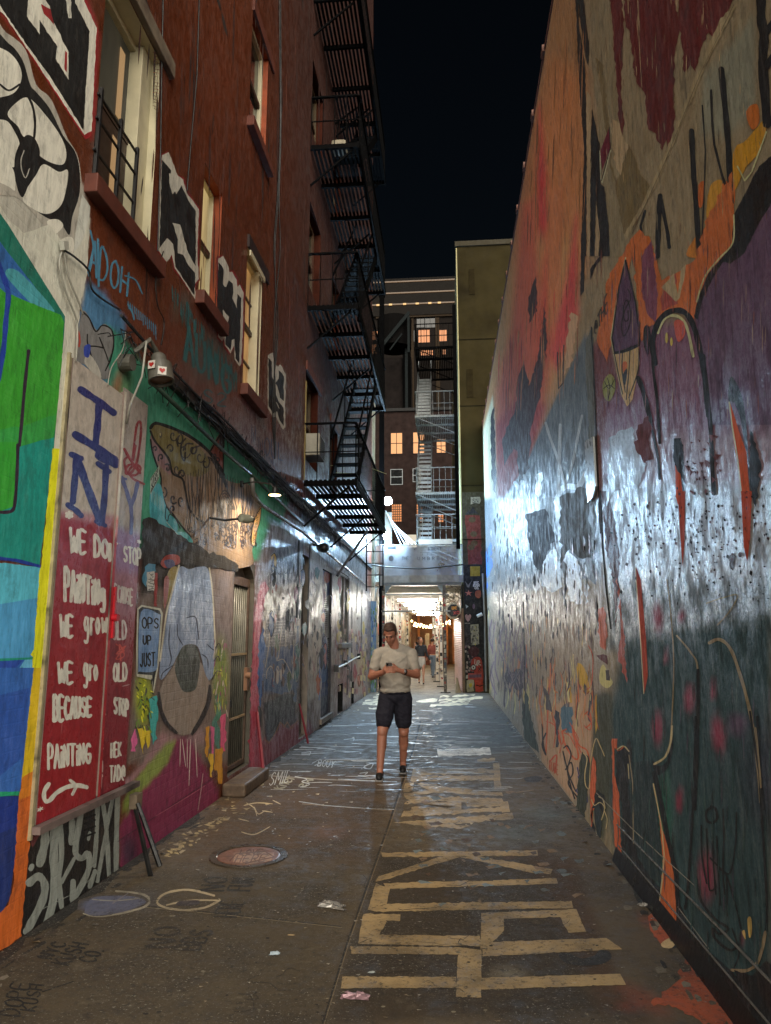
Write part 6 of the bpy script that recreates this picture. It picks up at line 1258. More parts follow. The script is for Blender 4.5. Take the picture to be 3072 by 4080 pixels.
for i in range(40): x, y = random.uniform(125, 200), random.uniform(1560, 1930); PS.poly(random.choice([(120, 100, 96), (90, 84, 84), (150, 140, 130), (50, 44, 50), (110, 80, 90)]), [(x, y), (x+16, y+2), (x+15, y+26), (x, y+22)], rag=3)
PS.poly((60, 24, 30), '160,1700 220,1660 270,1700 240,1760 190,1750', sm=1)
PS.poly((140, 46, 34), '185,1900 195,1800 235,1765 280,1775 300,1840 305,2010 225,2020 220,1910', sm=1).ell((20, 18, 18), 212, 1868, 27, 30).ell((170, 168, 160), 212, 1868, 19, 22).ell((20, 18, 18), 212, 1868, 7, 8)
PS.line((160, 156, 146), 8, '228,1790 225,1830 240,1845 250,1800').line((160, 156, 146), 8, '252,1850 262,1800 275,1815 260,1830 285,1845').line((30, 20, 20), 7, '260,1870 285,1900', sm=0).line((30, 20, 20), 7, '285,1865 262,1900', sm=0)
PS.poly((150, 66, 60), '160,1925 296,1920 298,1985 158,1990').poly((96, 70, 84), '170,1940 290,1935 290,1965 172,1970').poly((150, 146, 134), '140,1945 160,1940 160,1975 138,1978').poly((150, 146, 120), '145,1995 215,1990 220,2100 150,2110', rag=2).poly((176, 160, 60), '165,2030 195,2020 200,2050 170,2070', rag=3).poly((160, 54, 34), '225,1990 300,1990 310,2100 235,2105', rag=2).line(BLK, 9, '240,2040 275,2052 310,2040', sm=0)
gv, gf = sheet(1, YT, np.linspace(.505, 1.205, 12), np.linspace(0, 6.1, 30)); PS.finish('painted_front', paint_mat('painted_foot', (3, 3, 2), .15, .2, .5, .8, coat=.05), tb, (gv, gf), (56, 50, 30))
MB().tube([(1.1, YT-.06, 3.55), (1.13, YT-.06, 2.2), (1.12, YT-.06, .05)], .03, 8).build('pipe', mat('pale_pipe', (120, 118, 112), .4), tb)
MB().tube([(1.05, YT-.1, 2.32), (.9, YT-.12, 2.25)], .05, 8).build('pipe_elbow', mat('white_elbow', (170, 170, 168), .4), tb)
tag(MB().tube([on(1, 1820, 2700, YT-.2), on(1, 1826, 2760, YT-.22)], [.02, .09], 8).build('folded_board', mat('pale_board', (150, 130, 100), .6)), 'small pale wedge leaning against the foot of the tan building', 'wedge')
# downpipes
m_mb = mat('matte_black_steel', (7, 7, 8), .85, spec=.04, bmp=0)
p0 = on(1, 1808, 1180, YT-.15); tag(MB().box((p0.x-.06, YT-.2, 4.3), (p0.x+.06, YT-.08, 12.3)).build('downpipe', m_mb), 'black square downpipe at the corner of the tan building', 'pipe')
p0 = on(1, 1521, 1700, 22.2); cp = thing('steel_column', 'tall black steel column carrying floodlights at the left end of the alley', 'column', (p0.x, 22.2, 0))
MB().box((p0.x-.075, 22.12, 0), (p0.x+.075, 22.28, 12.9)).build('shaft', m_mb, cp); MB().box((p0.x-.1, 22.1, 12.9), (p0.x+.1, 22.3, 13.0)).build('cap', m_mb, cp)
# ================================================================ right hand fire escape
fr_ = thing('fire_escape', 'pale lit fire escape on the side of the olive tan building', 'fire escape', (.48, 29, 5)); 
m_fr = mat('lit_grey_iron', (168, 174, 178), .45, var=.4, scale=10); m_ft = mat('lit_tread', (206, 212, 216), .5, var=.2)  # floodlit brightness put into paler iron; the top landing stays dark
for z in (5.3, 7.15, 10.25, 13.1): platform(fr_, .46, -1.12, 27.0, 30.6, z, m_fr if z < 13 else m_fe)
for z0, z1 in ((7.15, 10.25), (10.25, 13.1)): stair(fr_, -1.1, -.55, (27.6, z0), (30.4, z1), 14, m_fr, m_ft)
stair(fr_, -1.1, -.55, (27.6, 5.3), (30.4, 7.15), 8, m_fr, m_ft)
# ================================================================ sidewalk shed over the far alley
sh = thing('sidewalk_shed', 'scaffold sidewalk shed with white underside and sticker covered posts over the far alley', 'scaffold', (-.9, 30, 0))
m_post = mat('dark_post', (70, 64, 58), .45, var=.4, scale=20, dirt=(150, 140, 120)); m_white = mat('white_paint', (214, 208, 196), .6, var=.06); m_gal = mat('galvanised', (150, 152, 150), .4, var=.3)
MB().box((-2.25, 22.3, 3.24), (.45, 46, 3.34)).build('deck', m_white, sh)
y = 23.2
while y < 46: MB().box((-2.2, y, 3.05), (.44, y+.09, 3.235)).build('joist', m_white, sh); y += 1.55
MB().box((-2.05, 21.93, 3.2), (.45, 22.0, 3.5)).build('fascia', mat('grey_fascia', (120, 118, 112), .6), sh)
b = MB(); b.tube([(-1.98, 21.98, 2.92), (.05, 21.98, 2.92)], .025).tube([(-2.02, 22.1, 2.42), (.1, 22.1, 2.42)], .025); b.build('ledger', m_gal, sh)
def sticker_post(x, y, wht, seed, hh=3.2):
    rs = random.Random(seed); p = MB().box((x-.045, y-.045, .02), (x+.045, y+.045, hh)).build('post', m_white if wht else m_post, sh)
    MB().box((x-.15, y-.15, .002), (x+.15, y+.15, .03)).build('base_plate', m_black, p)
    b = {}
    for i in range(46):
        z = rs.uniform(.2, 2.9); h = rs.uniform(.03, .12); w = rs.uniform(.03, .085); o = rs.uniform(-.045, .045-w); k = rs.randrange(5); b.setdefault(k, MB())
        e = .0462+i*2e-5
        if rs.random() < .65: b[k].quad((x+o, y-e, z), (x+o+w, y-e, z), (x+o+w, y-e, z+h), (x+o, y-e, z+h))
        else: b[k].quad((x-e, y+o, z), (x-e, y+o, z+h), (x-e, y+o+w, z+h), (x-e, y+o+w, z))
    for k, c in enumerate(((24, 22, 22), (150, 44, 36), (176, 170, 150), (60, 70, 84), (110, 104, 96))):
        if k in b: b[k].build('sticker', mat('sticker_%s' % 'abcde'[k], c, .5, bmp=0), p)
for i, (x, y, w_) in enumerate(((-.08, 21.9, 0), (-.22, 24.6, 1), (-.40, 27.4, 1), (-.62, 32.5, 1), (-.5, 38.8, 1), (-1.94, 21.95, 0), (-1.9, 25.0, 1), (-1.9, 29, 1), (-1.88, 34, 1))): sticker_post(x, y, w_, i)
for xg, e in ((-1.94, .24), (-.08, -.22)): MB().slab([(xg, 21.96, 3.2), (xg, 21.96, 2.85), (xg+e, 21.96, 3.2)], (0, .02, 0)).build('gusset', mat('blue_gusset', (120, 140, 150), .4), sh)
MB().box((-.85, 21.9, 4.45), (.2, 22.25, 4.62)).build('parapet', m_white, sh)
m_tube = glow('cool_white_tube', (255, 250, 238), 15)
for i, (y, x) in enumerate(((23.6, -1.0), (26.8, -1.0), (30.2, -1.0), (34.0, -1.0), (38.5, -1.0))):
    lt = thing('strip_light', 'glowing strip light under the shed, %s' % ('nearest to the camera', 'second from the camera', 'third from the camera', 'fourth from the camera', 'farthest from the camera')[i], 'strip light', (x, y, 3.0), group='strip lights under the shed')
    [MB().cyl((x+e, y, 2.86), (x+e, y, 3.24), .01, n=8).build('hanger', m_gal, lt) for e in (-.5, .5)]; MB().tube([(x-.6, y, 2.84), (x+.6, y, 2.84)], .035, 12).build('tube', m_tube, lt)
# --- mesh banner
def mesh_mat():
    m, t, p = nodes('debris_mesh'); p.inputs['Base Color'].default_value = (.42, .46, .50, 1); p.inputs['Roughness'].default_value = .6
    tr = nd(t, 'ShaderNodeBsdfTransparent'); mx = nd(t, 'ShaderNodeMixShader'); v = tex_map(t, (1, 1, 1)); t.links.new(ramp(t, noise(t, v, 2.2, 4), .3, .7, .38, .66), mx.inputs[0])
    t.links.new(tr.outputs[0], mx.inputs[1]); t.links.new(p.outputs[0], mx.inputs[2]); t.links.new(mx.outputs[0], t.nodes['Material Output'].inputs[0]); return m
bn = thing('banner', 'grey translucent mesh banner with faded lettering across the front of the shed', 'banner', (-.9, 21.85, 3.3))
pts = [(-2.28, 23.2), (-2.26, 22.4), (-2.18, 22.02), (-2.0, 21.86)]+[(x, 21.85+.015*math.sin(x*7)) for x in np.linspace(-1.8, .38, 14)]+[(.5, 21.88), (.53, 22.1)]
b = MB(); V = [(x, y, z) for x, y in pts for z in np.linspace(3.5, 4.45, 5)]; b.add(V, [(i*5+j, (i+1)*5+j, (i+1)*5+j+1, i*5+j+1) for i in range(len(pts)-1) for j in range(4)]); b.build('mesh_sheet', mesh_mat(), bn, smooth=True)
b = MB(); V = [(x, y-.004, z) for x, y in pts[3:] for z in (3.28, 3.5)]; b.add(V, [(i*2, (i+1)*2, (i+1)*2+1, i*2+1) for i in range(len(pts)-4)]); b.build('lower_band', mat('grey_band', (128, 126, 120), .6), bn)
b = MB(); b.tube([(x, y, 4.45) for x, y in pts], .012, 6); b.build('hem', mat('grey_hem', (110, 114, 116), .5), bn)
PBN = Paint(1, 21.80, -1); M1 = (1400, 1900, .3301); PBN.fr(*M1); DG = (40, 45, 52)
PBN.text(DG, 8, 'STREET', 925, 882, 1085, 880, 32).text((110, 116, 122), 6, 'THE', 610, 1000, 690, 1000, 34).text(DG, 7, 'U M B R E L L A', 800, 1002, 1235, 1000, 34).line((96, 102, 110), 4, '830,915 1260,915', sm=0)
PBN.poly((60, 66, 74), '430,840 540,838 540,878 430,882', rag=2).ell((70, 76, 84), 480, 985, 30, 34).ell((130, 136, 140), 480, 978, 14, 16)
for x in (850, 910, 960, 1190): PBN.text((120, 124, 130), 4, 'I', x, 945, x+14, 945, 22)
V0 = on(1, 1800, 2080, 21.799); PBN.finish('lettering', floor_mat() if False else mat('faded_ink', (84, 90, 98), .6, bmp=0), bn, ([tuple(V0), (V0.x+.004, V0.y, V0.z), (V0.x, V0.y, V0.z+.004)], [(0, 1, 2)]), (80, 84, 90))
tag(MB().tube(crom([tuple(on(1, 1400+x*.3301, 1900+y*.3301, 21.7)) for x, y in ((100, 1030), (250, 1062), (420, 1085), (700, 1104), (900, 1104), (1150, 1080), (1350, 1060))]), .022, 8).build('cord', m_cable, smooth=True), 'thick black cable sagging across the front of the banner', 'cable')
# --- floodlights
def flood(u, v, y, name, label, r, strength, energy):
    c = Vector(on(1, u, v, y)); t = thing(name, label, 'floodlight', tuple(c)); aim = Vector((.28, -1, -.28)).normalized()
    M_ = Matrix.Translation(c) @ aim.to_track_quat('Z', 'Y').to_matrix().to_4x4()
    MB().lathe([(0, -.12), (.07, -.12), (.10, -.02), (r+.03, .02), (r+.02, .0), (.05, -.05), (0, -.05)], 20, M_).build('housing', m_gal, t)
    MB().lathe([(0, .045), (r*.6, .03), (r, .0)], 20, M_).build('lens', glow('cold_lens', (196, 226, 255), strength), t)
    MB().tube([c-aim*.1, c-aim*.16+Vector((0, 0, -.05)), (p0.x, 22.2, c.z-.06)], .02).build('arm', m_black, t)
    l = bpy.data.lights.new(name+'_light', 'POINT'); lo = bpy.data.objects.new(name+'_light', l); COL.objects.link(lo); l.shadow_soft_size = r*.7; l.energy = energy; l.color = (.46, .73, 1.0)
    lo.location = c+aim*.16+Vector((0, 0, -.10))
flood(1545, 1996, 21.9, 'floodlight', 'blazing blue-white floodlight high on the black steel column', .11, 24, 115)
flood(1537, 2134, 21.95, 'floodlight', 'lower blue-white floodlight half hidden beside the steel column', .09, 24, 75)
# --- buildings at the far left
b2 = thing('white_facade_building', 'pale narrow facade lit by the floodlights beyond the orange building', 'building', (-3, 24, 0))
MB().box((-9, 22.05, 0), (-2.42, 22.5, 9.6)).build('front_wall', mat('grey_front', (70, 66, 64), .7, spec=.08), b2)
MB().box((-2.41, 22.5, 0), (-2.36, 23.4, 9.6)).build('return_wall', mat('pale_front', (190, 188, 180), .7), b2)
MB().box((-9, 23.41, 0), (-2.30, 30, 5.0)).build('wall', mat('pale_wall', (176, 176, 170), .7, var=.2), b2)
MB().box((-2.36, 24.2, 4.6), (-1.86, 24.35, 5.9)).build('bay', mat('white_bay', (150, 150, 146), .6), b2)
b = MB()
for i in range(5): b.tube([on(1, 1400+(415+i*24)*.3301, 1900+(410+i*40)*.3301, 23.6), on(1, 1400+(600+i*46)*.3301, 1900+815*.3301, 23.0)], .016, 8)
tag(b.build('scaffold_rails', mat('bright_rail', (190, 194, 196), .3)), 'bundle of diagonal white rails lit behind the banner', 'rails')
lw = thing('low_wall_end', 'blue and green painted narrow board at the far end of the left wall', 'board', (-2.2, 21.95, 0)); PG = Paint(1, 21.93, -1); PG.fr(*M2); PG.gl = .9
for i in range(90): x, y = random.uniform(228, 300), random.uniform(350, 1340); PG.poly(random.choice([(90, 130, 180), (60, 110, 60), (150, 170, 180), (120, 140, 60), (180, 180, 170), (50, 80, 140)]) if y < 800 else random.choice([(90, 140, 60), (70, 120, 60), (140, 170, 180), (180, 180, 170)]), [(x, y), (x+random.uniform(3, 16), y+10), (x+8, y+random.uniform(30, 90)), (x-4, y+40)], rag=3)
PG.finish('painted_face', M_WALL, lw, sheet(1, 21.93, np.linspace(-2.34, -2.16, 6), np.linspace(.0, 2.72, 40)), (110, 140, 170)); MB().box((-2.34, 21.935, 0), (-2.16, 21.99, 2.72)).build('board_core', m_edge, lw)
# --- stickered shop fronts under the shed
def shopwall(name, label, X, sgn, y0, y1, seed, c0, n=520):
    rs = random.Random(seed); t = thing(name, label, 'building', (X, (y0+y1)/2, 0)); P_ = Paint(0, X, sgn, 1e-5); P_.k = 1; P_.gl = .7
    for i in range(n):
        y = y0+(y1-y0)*rs.random()**1.6; z = rs.uniform(.05, 3.0); w, h = rs.uniform(.1, .5), rs.uniform(.08, .42); c = rs.choice([(30, 26, 26), (170, 60, 40), (190, 180, 160), (60, 80, 120), (200, 150, 60), (120, 110, 100), (150, 140, 130), (90, 50, 50), (210, 205, 195), (70, 100, 70)])
        off = X+sgn*(.0012+1e-5*P_.k); P_.k += 1; P_.mb.add([(off, y, z), (off, y+w, z+rs.uniform(-.05, .05)), (off, y+w, z+h), (off, y, z+h)], [(0, 1, 2, 3)]); P_.cols += [lin(c)+(.7,)]*4
    P_.finish('wall', M_WALL, t, sheet(0, X, np.linspace(y0, y1, 40), np.linspace(0, 3.23, 12)), c0); return t
shopwall('shop_front', 'sticker plastered shop wall on the right under the shed', .46, -1, 24.0, 46, 4, (170, 140, 110))
shopwall('shop_front', 'poster covered pale wall on the left under the shed', -2.28, 1, 23.5, 46, 5, (190, 180, 165))
rs_ = thing('roller_shutter', 'pinkish steel roller shutter on the right just beyond the tan corner', 'shutter', (.4, 23, 0))
b = MB(); z = .02
while z < 2.35: b.tube([(.44, 22.1, z+.03), (.26, 25.8, z+.03)], .034, 6); z += .06
b.build('curtain', mat('pink_steel', (176, 140, 134), .4, var=.25), rs_); MB().box((.43, 21.98, 0), (.5, 22.08, 2.5)).build('guide', mat('brown_guide', (110, 84, 60), .5), rs_)
MB().box((.45, 22.2, 0), (.49, 23.9, 3.2)).build('backing', m_dark, rs_)
oc = [(.2+.235*math.cos(R_(22.5+45*i)), 2.44+.235*math.sin(R_(22.5+45*i))) for i in range(8)]
hb = thing('shutter_housing', 'octagonal shutter box end with an orange and red tag on its dark face', 'shutter box', (.2, 22.6, 2.2)); MB().slab([(x, 22.2, z) for x, z in oc], (0, 1.5, 0)).build('casing', mat('pale_casing', (176, 164, 140), .5), hb)
PO = Paint(1, 22.19, -1); PO.fr(*M2); PO.gl = .6
PO.poly((40, 34, 28), [((lambda q: (q[0]-M2[0])/M2[2])(pix([(.2+.2*math.cos(R_(22.5+45*i)), 22.19, 2.44+.2*math.sin(R_(22.5+45*i)))])) [0], ((pix([(.2, 22.19, 2.44+.2*math.sin(R_(22.5+45*i)))])[1]-M2[1])/M2[2])[0]) for i in range(8)])
PO.text((200, 130, 40), 9, 'UME', 1215, 390, 1275, 385, 34).text((190, 60, 54), 9, 'XO', 1235, 450, 1300, 440, 34)
V0 = Vector((.2, 22.189, 2.44)); PO.finish('face', M_WALL, hb, ([tuple(V0), (V0.x+.004, V0.y, V0.z), (V0.x, V0.y, V0.z+.004)], [(0, 1, 2)]), (40, 34, 28))
b = MB()
for i in range(26): p = Vector((random.uniform(-.1, .45), 22.3+random.random(), random.uniform(2.6, 3.2))); b.tube([p, p+Vector((random.uniform(-.2, .2), .1, random.uniform(-.2, .1))), p+Vector((random.uniform(-.3, .3), .1, random.uniform(-.3, .2)))], .014, 5)
tag(b.build('cable_bundle', mat('pale_cables', (140, 130, 110), .5)), 'knot of pale cables above the octagonal shutter box', 'cables')
# --- far end: warm market, string lights
em = thing('market_hall', 'dim brown wall closing the alley with warm lit stalls before it', 'building', (-1, 47, 0)); MB().box((-2.6, 46.5, 0), (.8, 47, 4.2)).build('wall', mat('warm_brown_wall', (120, 84, 56), .7, var=.4, scale=1.2), em)
b = MB(); [b.box((x, 46.2, 0), (x+.14, 46.35, 3.1)) for x in (-.62, -.1, .3, -1.9)]; b.bar((-.6, 46.2, 2.9), (.4, 46.2, 2.2), .12); b.build('timber_post', mat('orange_timber', (190, 120, 60), .6), em)
sl = thing('string_lights', 'two sagging strings of warm bulbs at the far end of the alley', 'string lights', (-1, 42, 2.6)); m_bulb = glow('warm_bulb', (255, 214, 150), 5)
b = MB(); bp = []
for y, z0, s_ in ((41.0, 2.62, .32), (44.0, 2.5, .25)):
    pts = sag((-2.2, y, z0), (.3, y+.8, z0+.1), 15, s_, 0); b.tube(pts, .008, 5); bp += pts[1:-1]
b.build('wire', m_cable, sl)
for p in bp:
    d = p+Vector((random.uniform(-.04, .04), 0, random.uniform(-.09, .03))); MB().lathe([(0, -.055), (.04, -.035), (.05, 0), (.035, .035), (0, .05)], 10, Matrix.Translation(d)).build('bulb', m_bulb, sl)
rs2 = random.Random(3)
for i in range(9):
    x = rs2.uniform(-1.9, .3); tag(MB().box((x, 44.2+i*.15, 0), (x+rs2.uniform(.15, .4), 44.5+i*.15, rs2.uniform(.4, 1.9))).build('crate', mat('stall_goods_%s' % 'abcdefghi'[i], rs2.choice([(170, 60, 36), (190, 130, 60), (60, 46, 40), (190, 180, 160), (120, 70, 50)]), .6), bevel=.02), 'upright piece of stall goods at the far end of the alley', 'goods', 'stall goods at the far end')
# ================================================================ skyline
bb = thing('brick_building', 'dark brick tenement with warm lit windows behind the shed', 'building', (-2, 56, 0)); Q = (1100, 1000, .5402)
m_brick = paint_mat('night_brick', (1, 1, 1), .1, .1, .6, .8, brick=.3); m_nb = mat('dark_brick', (40, 30, 28), .8, var=.4, scale=2, spec=.08)
zt = on(1, 1600, 1000+1185*.5402, 56).z; MB().box((-9, 56, 0), (6, 66, zt)).build('wall', m_nb, bb); MB().box((-9, 55.8, zt), (6, 56.2, zt+.25)).build('cornice', m_dark, bb)
m_lit = glow('lit_window', (255, 150, 70), .11); m_lit2 = glow('lit_window_pale', (255, 170, 96), .13)
def farwin(par, fr, y, q, lit, bars=(1, 1), fm=None):
    a, c = on(1, fr[0]+q[0]*fr[2], fr[1]+q[1]*fr[2], y), on(1, fr[0]+q[2]*fr[2], fr[1]+q[3]*fr[2], y); x0, x1, z0, z1 = a.x, c.x, c.z, a.z; e = .05
    b = MB(); b.box((x0-e, y-.06, z0-e), (x0, y-.001, z1+e)).box((x1, y-.06, z0-e), (x1+e, y-.001, z1+e)).box((x0, y-.06, z1), (x1, y-.001, z1+e)).box((x0, y-.06, z0-e), (x1, y-.001, z0))
    for i in range(bars[0]): x = x0+(x1-x0)*(i+1)/(bars[0]+1); b.box((x-.025, y-.04, z0), (x+.025, y-.001, z1))
    for i in range(bars[1]): z = z0+(z1-z0)*(i+1)/(bars[1]+1); b.box((x0, y-.045, z-.03), (x1, y-.001, z+.03))
    w = b.build('window', fm or m_dark, par); MB().box((x0, y-.03, z0), (x1, y-.02, z1)).build('pane', lit, w)
for q in ((848, 1345, 930, 1495), (1012, 1340, 1092, 1492), (1185, 1390, 1250, 1488)): farwin(bb, Q, 56, q, m_lit2, (1, 1))
for q in ((848, 1615, 930, 1720), (1012, 1610, 1060, 1700)): farwin(bb, Q, 56, q, m_glass, (0, 1), mat('grey_sash', (130, 136, 140), .5))
farwin(bb, M1, 56, (490, 335, 605, 540), m_lit, (4, 6)); farwin(bb, M1, 56, (790, 335, 860, 545), m_lit, (3, 6)); farwin(bb, M1, 56, (1050, 460, 1110, 545), m_lit, (2, 2))
MB().box((-3.2, 55.3, 8.6), (-2.0, 55.9, 9.6)).build('canopy', m_white, bb)
lb = thing('loft_building', 'tall loft building with a lit cornice and warm studio windows on the skyline', 'building', (-2, 85, 0)); C3 = (1400, 1100, .3301)
zt = on(1, 1600, 1115, 85).z; z1 = on(1, 1600, 1262, 85).z
MB().box((-14, 85, 0), (8, 99, z1)).build('wall', mat('loft_wall', (22, 18, 16), .8, spec=.08), lb); MB().box((-14, 84.6, z1), (8, 99, zt)).build('attic', mat('bronze_panel', (15, 11, 8), .6, spec=.08), lb)
m_strip = glow('cornice_strip', (255, 180, 100), .018); m_dot = glow('cornice_dot', (255, 200, 120), .13)
for v, m in ((1121, m_strip), (1166, m_strip), (1211, m_dot)):
    z = on(1, 1600, v, 84.5).z; MB().box((-9.2, 84.5, z-.08), (1.6, 84.59, z+.08)).build('cornice_light', m if v != 1211 else m_strip, lb)
b = MB(); z = on(1, 1600, 1211, 84.4).z; [b.box((x-.2, 84.4, z-.1), (x+.2, 84.49, z+.1)) for x in (-8.2, -6.6, -4.8, -3.2, -1.6, -.4)]; b.build('cornice_lamp', m_dot, lb)
m_mull = mat('pale_mullion', (44, 36, 28), .8, spec=.05)
b = MB()
for u in (1640, 1742): a = on(1, u, 1262, 84.9); b.box((a.x-.25, 84.75, 4), (a.x+.25, 84.99, z1-.4))
a = on(1, 1600, 1258, 84.9); b.box((-8.5, 84.7, a.z-.35), (2, 84.99, a.z+.35)); b.build('mullion', m_mull, lb)
for q in ((810, 655, 945, 800), (1062, 655, 1150, 785), (838, 900, 995, 955), (1100, 890, 1150, 945), (185, 672, 320, 770), (185, 830, 300, 938)): farwin(lb, C3, 85, q, m_lit, (3, 1))
for q in ((790, 500, 880, 620), (890, 500, 1010, 620), (680, 660, 760, 790)): farwin(lb, C3, 85, q, m_glass, (1, 0))
wt = thing('water_tank', 'dark rooftop water tank on a strutted frame against the lit windows', 'water tank', (-6, 62, 20)); c = on(1, 1400+520*.3301, 1100+800*.3301, 62); zb = on(1, 1500, 1100+950*.3301, 62).z; zt = on(1, 1500, 1100+545*.3301, 62).z; zc = on(1, 1500, 1100+500*.3301, 62).z
MB().lathe([(0, zb+.5), (1.55, zb+.5), (1.6, zt), (0, zc)], 24, Matrix.Translation((c.x, 62, 0))).build('tank', mat('tank_wood', (9, 8, 8), .9, spec=.05), wt)
b = MB(); b.bar((c.x-1.4, 60.3, zb-.4), (c.x+1.4, 60.3, zt-.2), .3).bar((c.x+1.4, 60.3, zb-.6), (c.x+1.4, 60.3, zt), .2).bar((c.x-.3, 60.3, zb-.3), (c.x+.8, 60.3, zb+1.2), .12); [b.bar((c.x+s_, 62, 6), (c.x+s_, 62, zb+.5), .25) for s_ in (-1.1, 1.1)]; b.build('frame', mat('grey_strut', (26, 30, 31), .8, spec=.05), wt)
cb = thing('stair_tower', 'blank dark brick stair tower with a flue behind the column', 'building', (-4, 67, 0)); a, c = on(1, 1100+795*.5402, 1000+790*.5402, 67), on(1, 1100+1000*.5402, 1000+1185*.5402, 67)
MB().box((a.x-4, 67, 0), (c.x, 69, a.z)).build('wall', mat('soot_brick', (28, 24, 23), .85, var=.4, scale=1.5, spec=.08), cb); MB().box((a.x+1.9, 66.7, 0), (a.x+2.7, 66.99, a.z+.6)).build('flue', mat('flue_black', (7, 7, 7), .9, spec=.02), cb)
# ================================================================ people
def blob(parts, voxel, name, m, parent, smooth=6):
    """grow one continuous skin over tapered limbs and rounded masses"""
    b = MB()
    for q in parts:
        if q[0] == 'c':
            _, p, r, a, c = q; p, r = Vector(p), Vector(r); d = (r-p); L = d.length; d.normalize(); pts, rr = [], []
            for t in (-90, -60, -30, 0): pts.append(p+d*(a*math.sin(R_(t)))); rr.append(max(.001, a*math.cos(R_(t))))
            for t in (0, 30, 60, 90): pts.append(r+d*(c*math.sin(R_(t)))); rr.append(max(.001, c*math.cos(R_(t))))
            b.tube(pts, rr, 14)
        else:
            _, c, rad, rot = q; M_ = Matrix.Translation(c) @ Euler([R_(x) for x in rot]).to_matrix().to_4x4() @ Matrix.Diagonal((*rad, 1)); b.lathe([(max(.001, math.cos(R_(t))), math.sin(R_(t))) for t in range(-90, 91, 15)], 18, M_)
    o = b.build(name, m, parent); rm = o.modifiers.new('remesh', 'REMESH'); rm.mode = 'VOXEL'; rm.voxel_size = voxel
    sm = o.modifiers.new('smooth', 'SMOOTH'); sm.iterations = smooth; sm.factor = .5
    dg = bpy.context.evaluated_depsgraph_get(); me = bpy.data.meshes.new_from_object(o.evaluated_get(dg)); o.modifiers.clear(); o.data = me
    if m and not me.materials: me.materials.append(m)
    me.polygons.foreach_set('use_smooth', [True]*len(me.polygons)); return o
def skin_mat(name, c): 
    key = name
    if key in MATS: return MATS[key]
    m, t, p = nodes(name); v = tex_map(t, (1, 1, 1)); t.links.new(mix(t, ramp(t, noise(t, v, 14), .3, .7), tuple(x*.88 for x in lin(c)), lin(c)), p.inputs['Base Color']); p.inputs['Roughness'].default_value = .5; p.inputs['Subsurface Weight'].default_value = .08; MATS[key] = m; return m
def cloth(name, c, bs=26): return mat(name, c, .85, var=.14, scale=9, bmp=.35, bscale=bs, spec=.2)
# --- man in front, looking down at his phone; local axes: x = his left, -y = towards the camera, z up
c = on(2, 855*1.844, 1676*1.844, 0); man = thing('person', 'man in a beige t-shirt, dark shorts and black trainers walking while looking at his phone', 'person', (-.64, 8.84, 0), R_(1))
SK = skin_mat('skin', (156, 104, 84)); HM = mat('short_brown_hair', (58, 38, 30), .7, bmp=.6, bscale=120); TS = cloth('beige_jersey', (150, 144, 135)); SHT = cloth('navy_twill', (30, 30, 40)); SHOE = mat('black_trainer', (18, 18, 20), .6)
hd = Vector((-.055, -.075, 1.655)); tilt = (34, 0, -8)     # head bowed and turned a little to his right
Rm = Euler([R_(x) for x in tilt]).to_matrix()
def H(x, y, z): return tuple(hd+Rm @ Vector((x, y, z)))
ER = tuple(tilt)
parts = [('e', H(0, .012, .035), (.078, .098, .092), ER), ('e', H(0, -.03, -.045), (.060, .068, .078), ER), ('e', H(0, -.062, -.095), (.034, .028, .026), ER), ('e', H(0, -.092, -.012), (.0135, .020, .026), ER), ('e', H(0, -.104, -.03), (.017, .014, .012), ER),
         ('e', H(0, -.083, .022), (.052, .014, .012), ER), ('e', H(.036, -.068, -.035), (.022, .02, .022), ER), ('e', H(-.036, -.068, -.035), (.022, .02, .022), ER), ('e', H(0, -.088, -.062), (.026, .014, .008), ER), ('e', H(0, -.086, -.074), (.022, .013, .008), ER),
         ('e', H(.080, .012, -.012), (.012, .022, .032), ER), ('e', H(-.080, .012, -.012), (.012, .022, .032), ER),
         ('c', (-.03, -.02, 1.60), (.0, .015, 1.46), .058, .068),
         ('e', (0, 0, 1.30), (.165, .10, .18), (0, 0, 0)), ('e', (0, -.01, 1.08), (.15, .105, .18), (0, 0, 0)), ('e', (0, 0, .93), (.16, .11, .12), (0, 0, 0)), ('c', (-.15, .01, 1.44), (.15, .01, 1.44), .055, .055)]
SHr, ELr, WRr = (-.205, .0, 1.415), (-.285, -.02, 1.145), (-.125, -.235, 1.205)       # his right arm = left in the picture
SHl, ELl, WRl = (.205, .0, 1.415), (.262, -.03, 1.165), (.095, -.245, 1.215)
for a, e, w in ((SHr, ELr, WRr), (SHl, ELl, WRl)): parts += [('c', a, e, .060, .047), ('c', e, w, .050, .031)]
legs = ((-.095, -.135, -.14, .18), (.09, .095, .09, -.02))
HPr, KNr, ANr = (-.095, .0, .88), (-.145, -.17, .51), (-.165, -.24, .105); HPl, KNl, ANl = (.095, .0, .88), (.10, .02, .49), (.085, .16, .12)
for h, k, a in ((HPr, KNr, ANr), (HPl, KNl, ANl)):
    k, a = Vector(k), Vector(a); parts += [('c', h, k, .092, .064), ('c', k, a, .060, .040), ('e', k+Vector((0, -.012, 0)), (.058, .060, .062), (0, 0, 0)), ('e', k.lerp(a, .30)+Vector((0, .018, 0)), (.060, .064, .13), (0, 0, 0)), ('c', a, a+Vector((0, -.05, -.05)), .04, .035)]
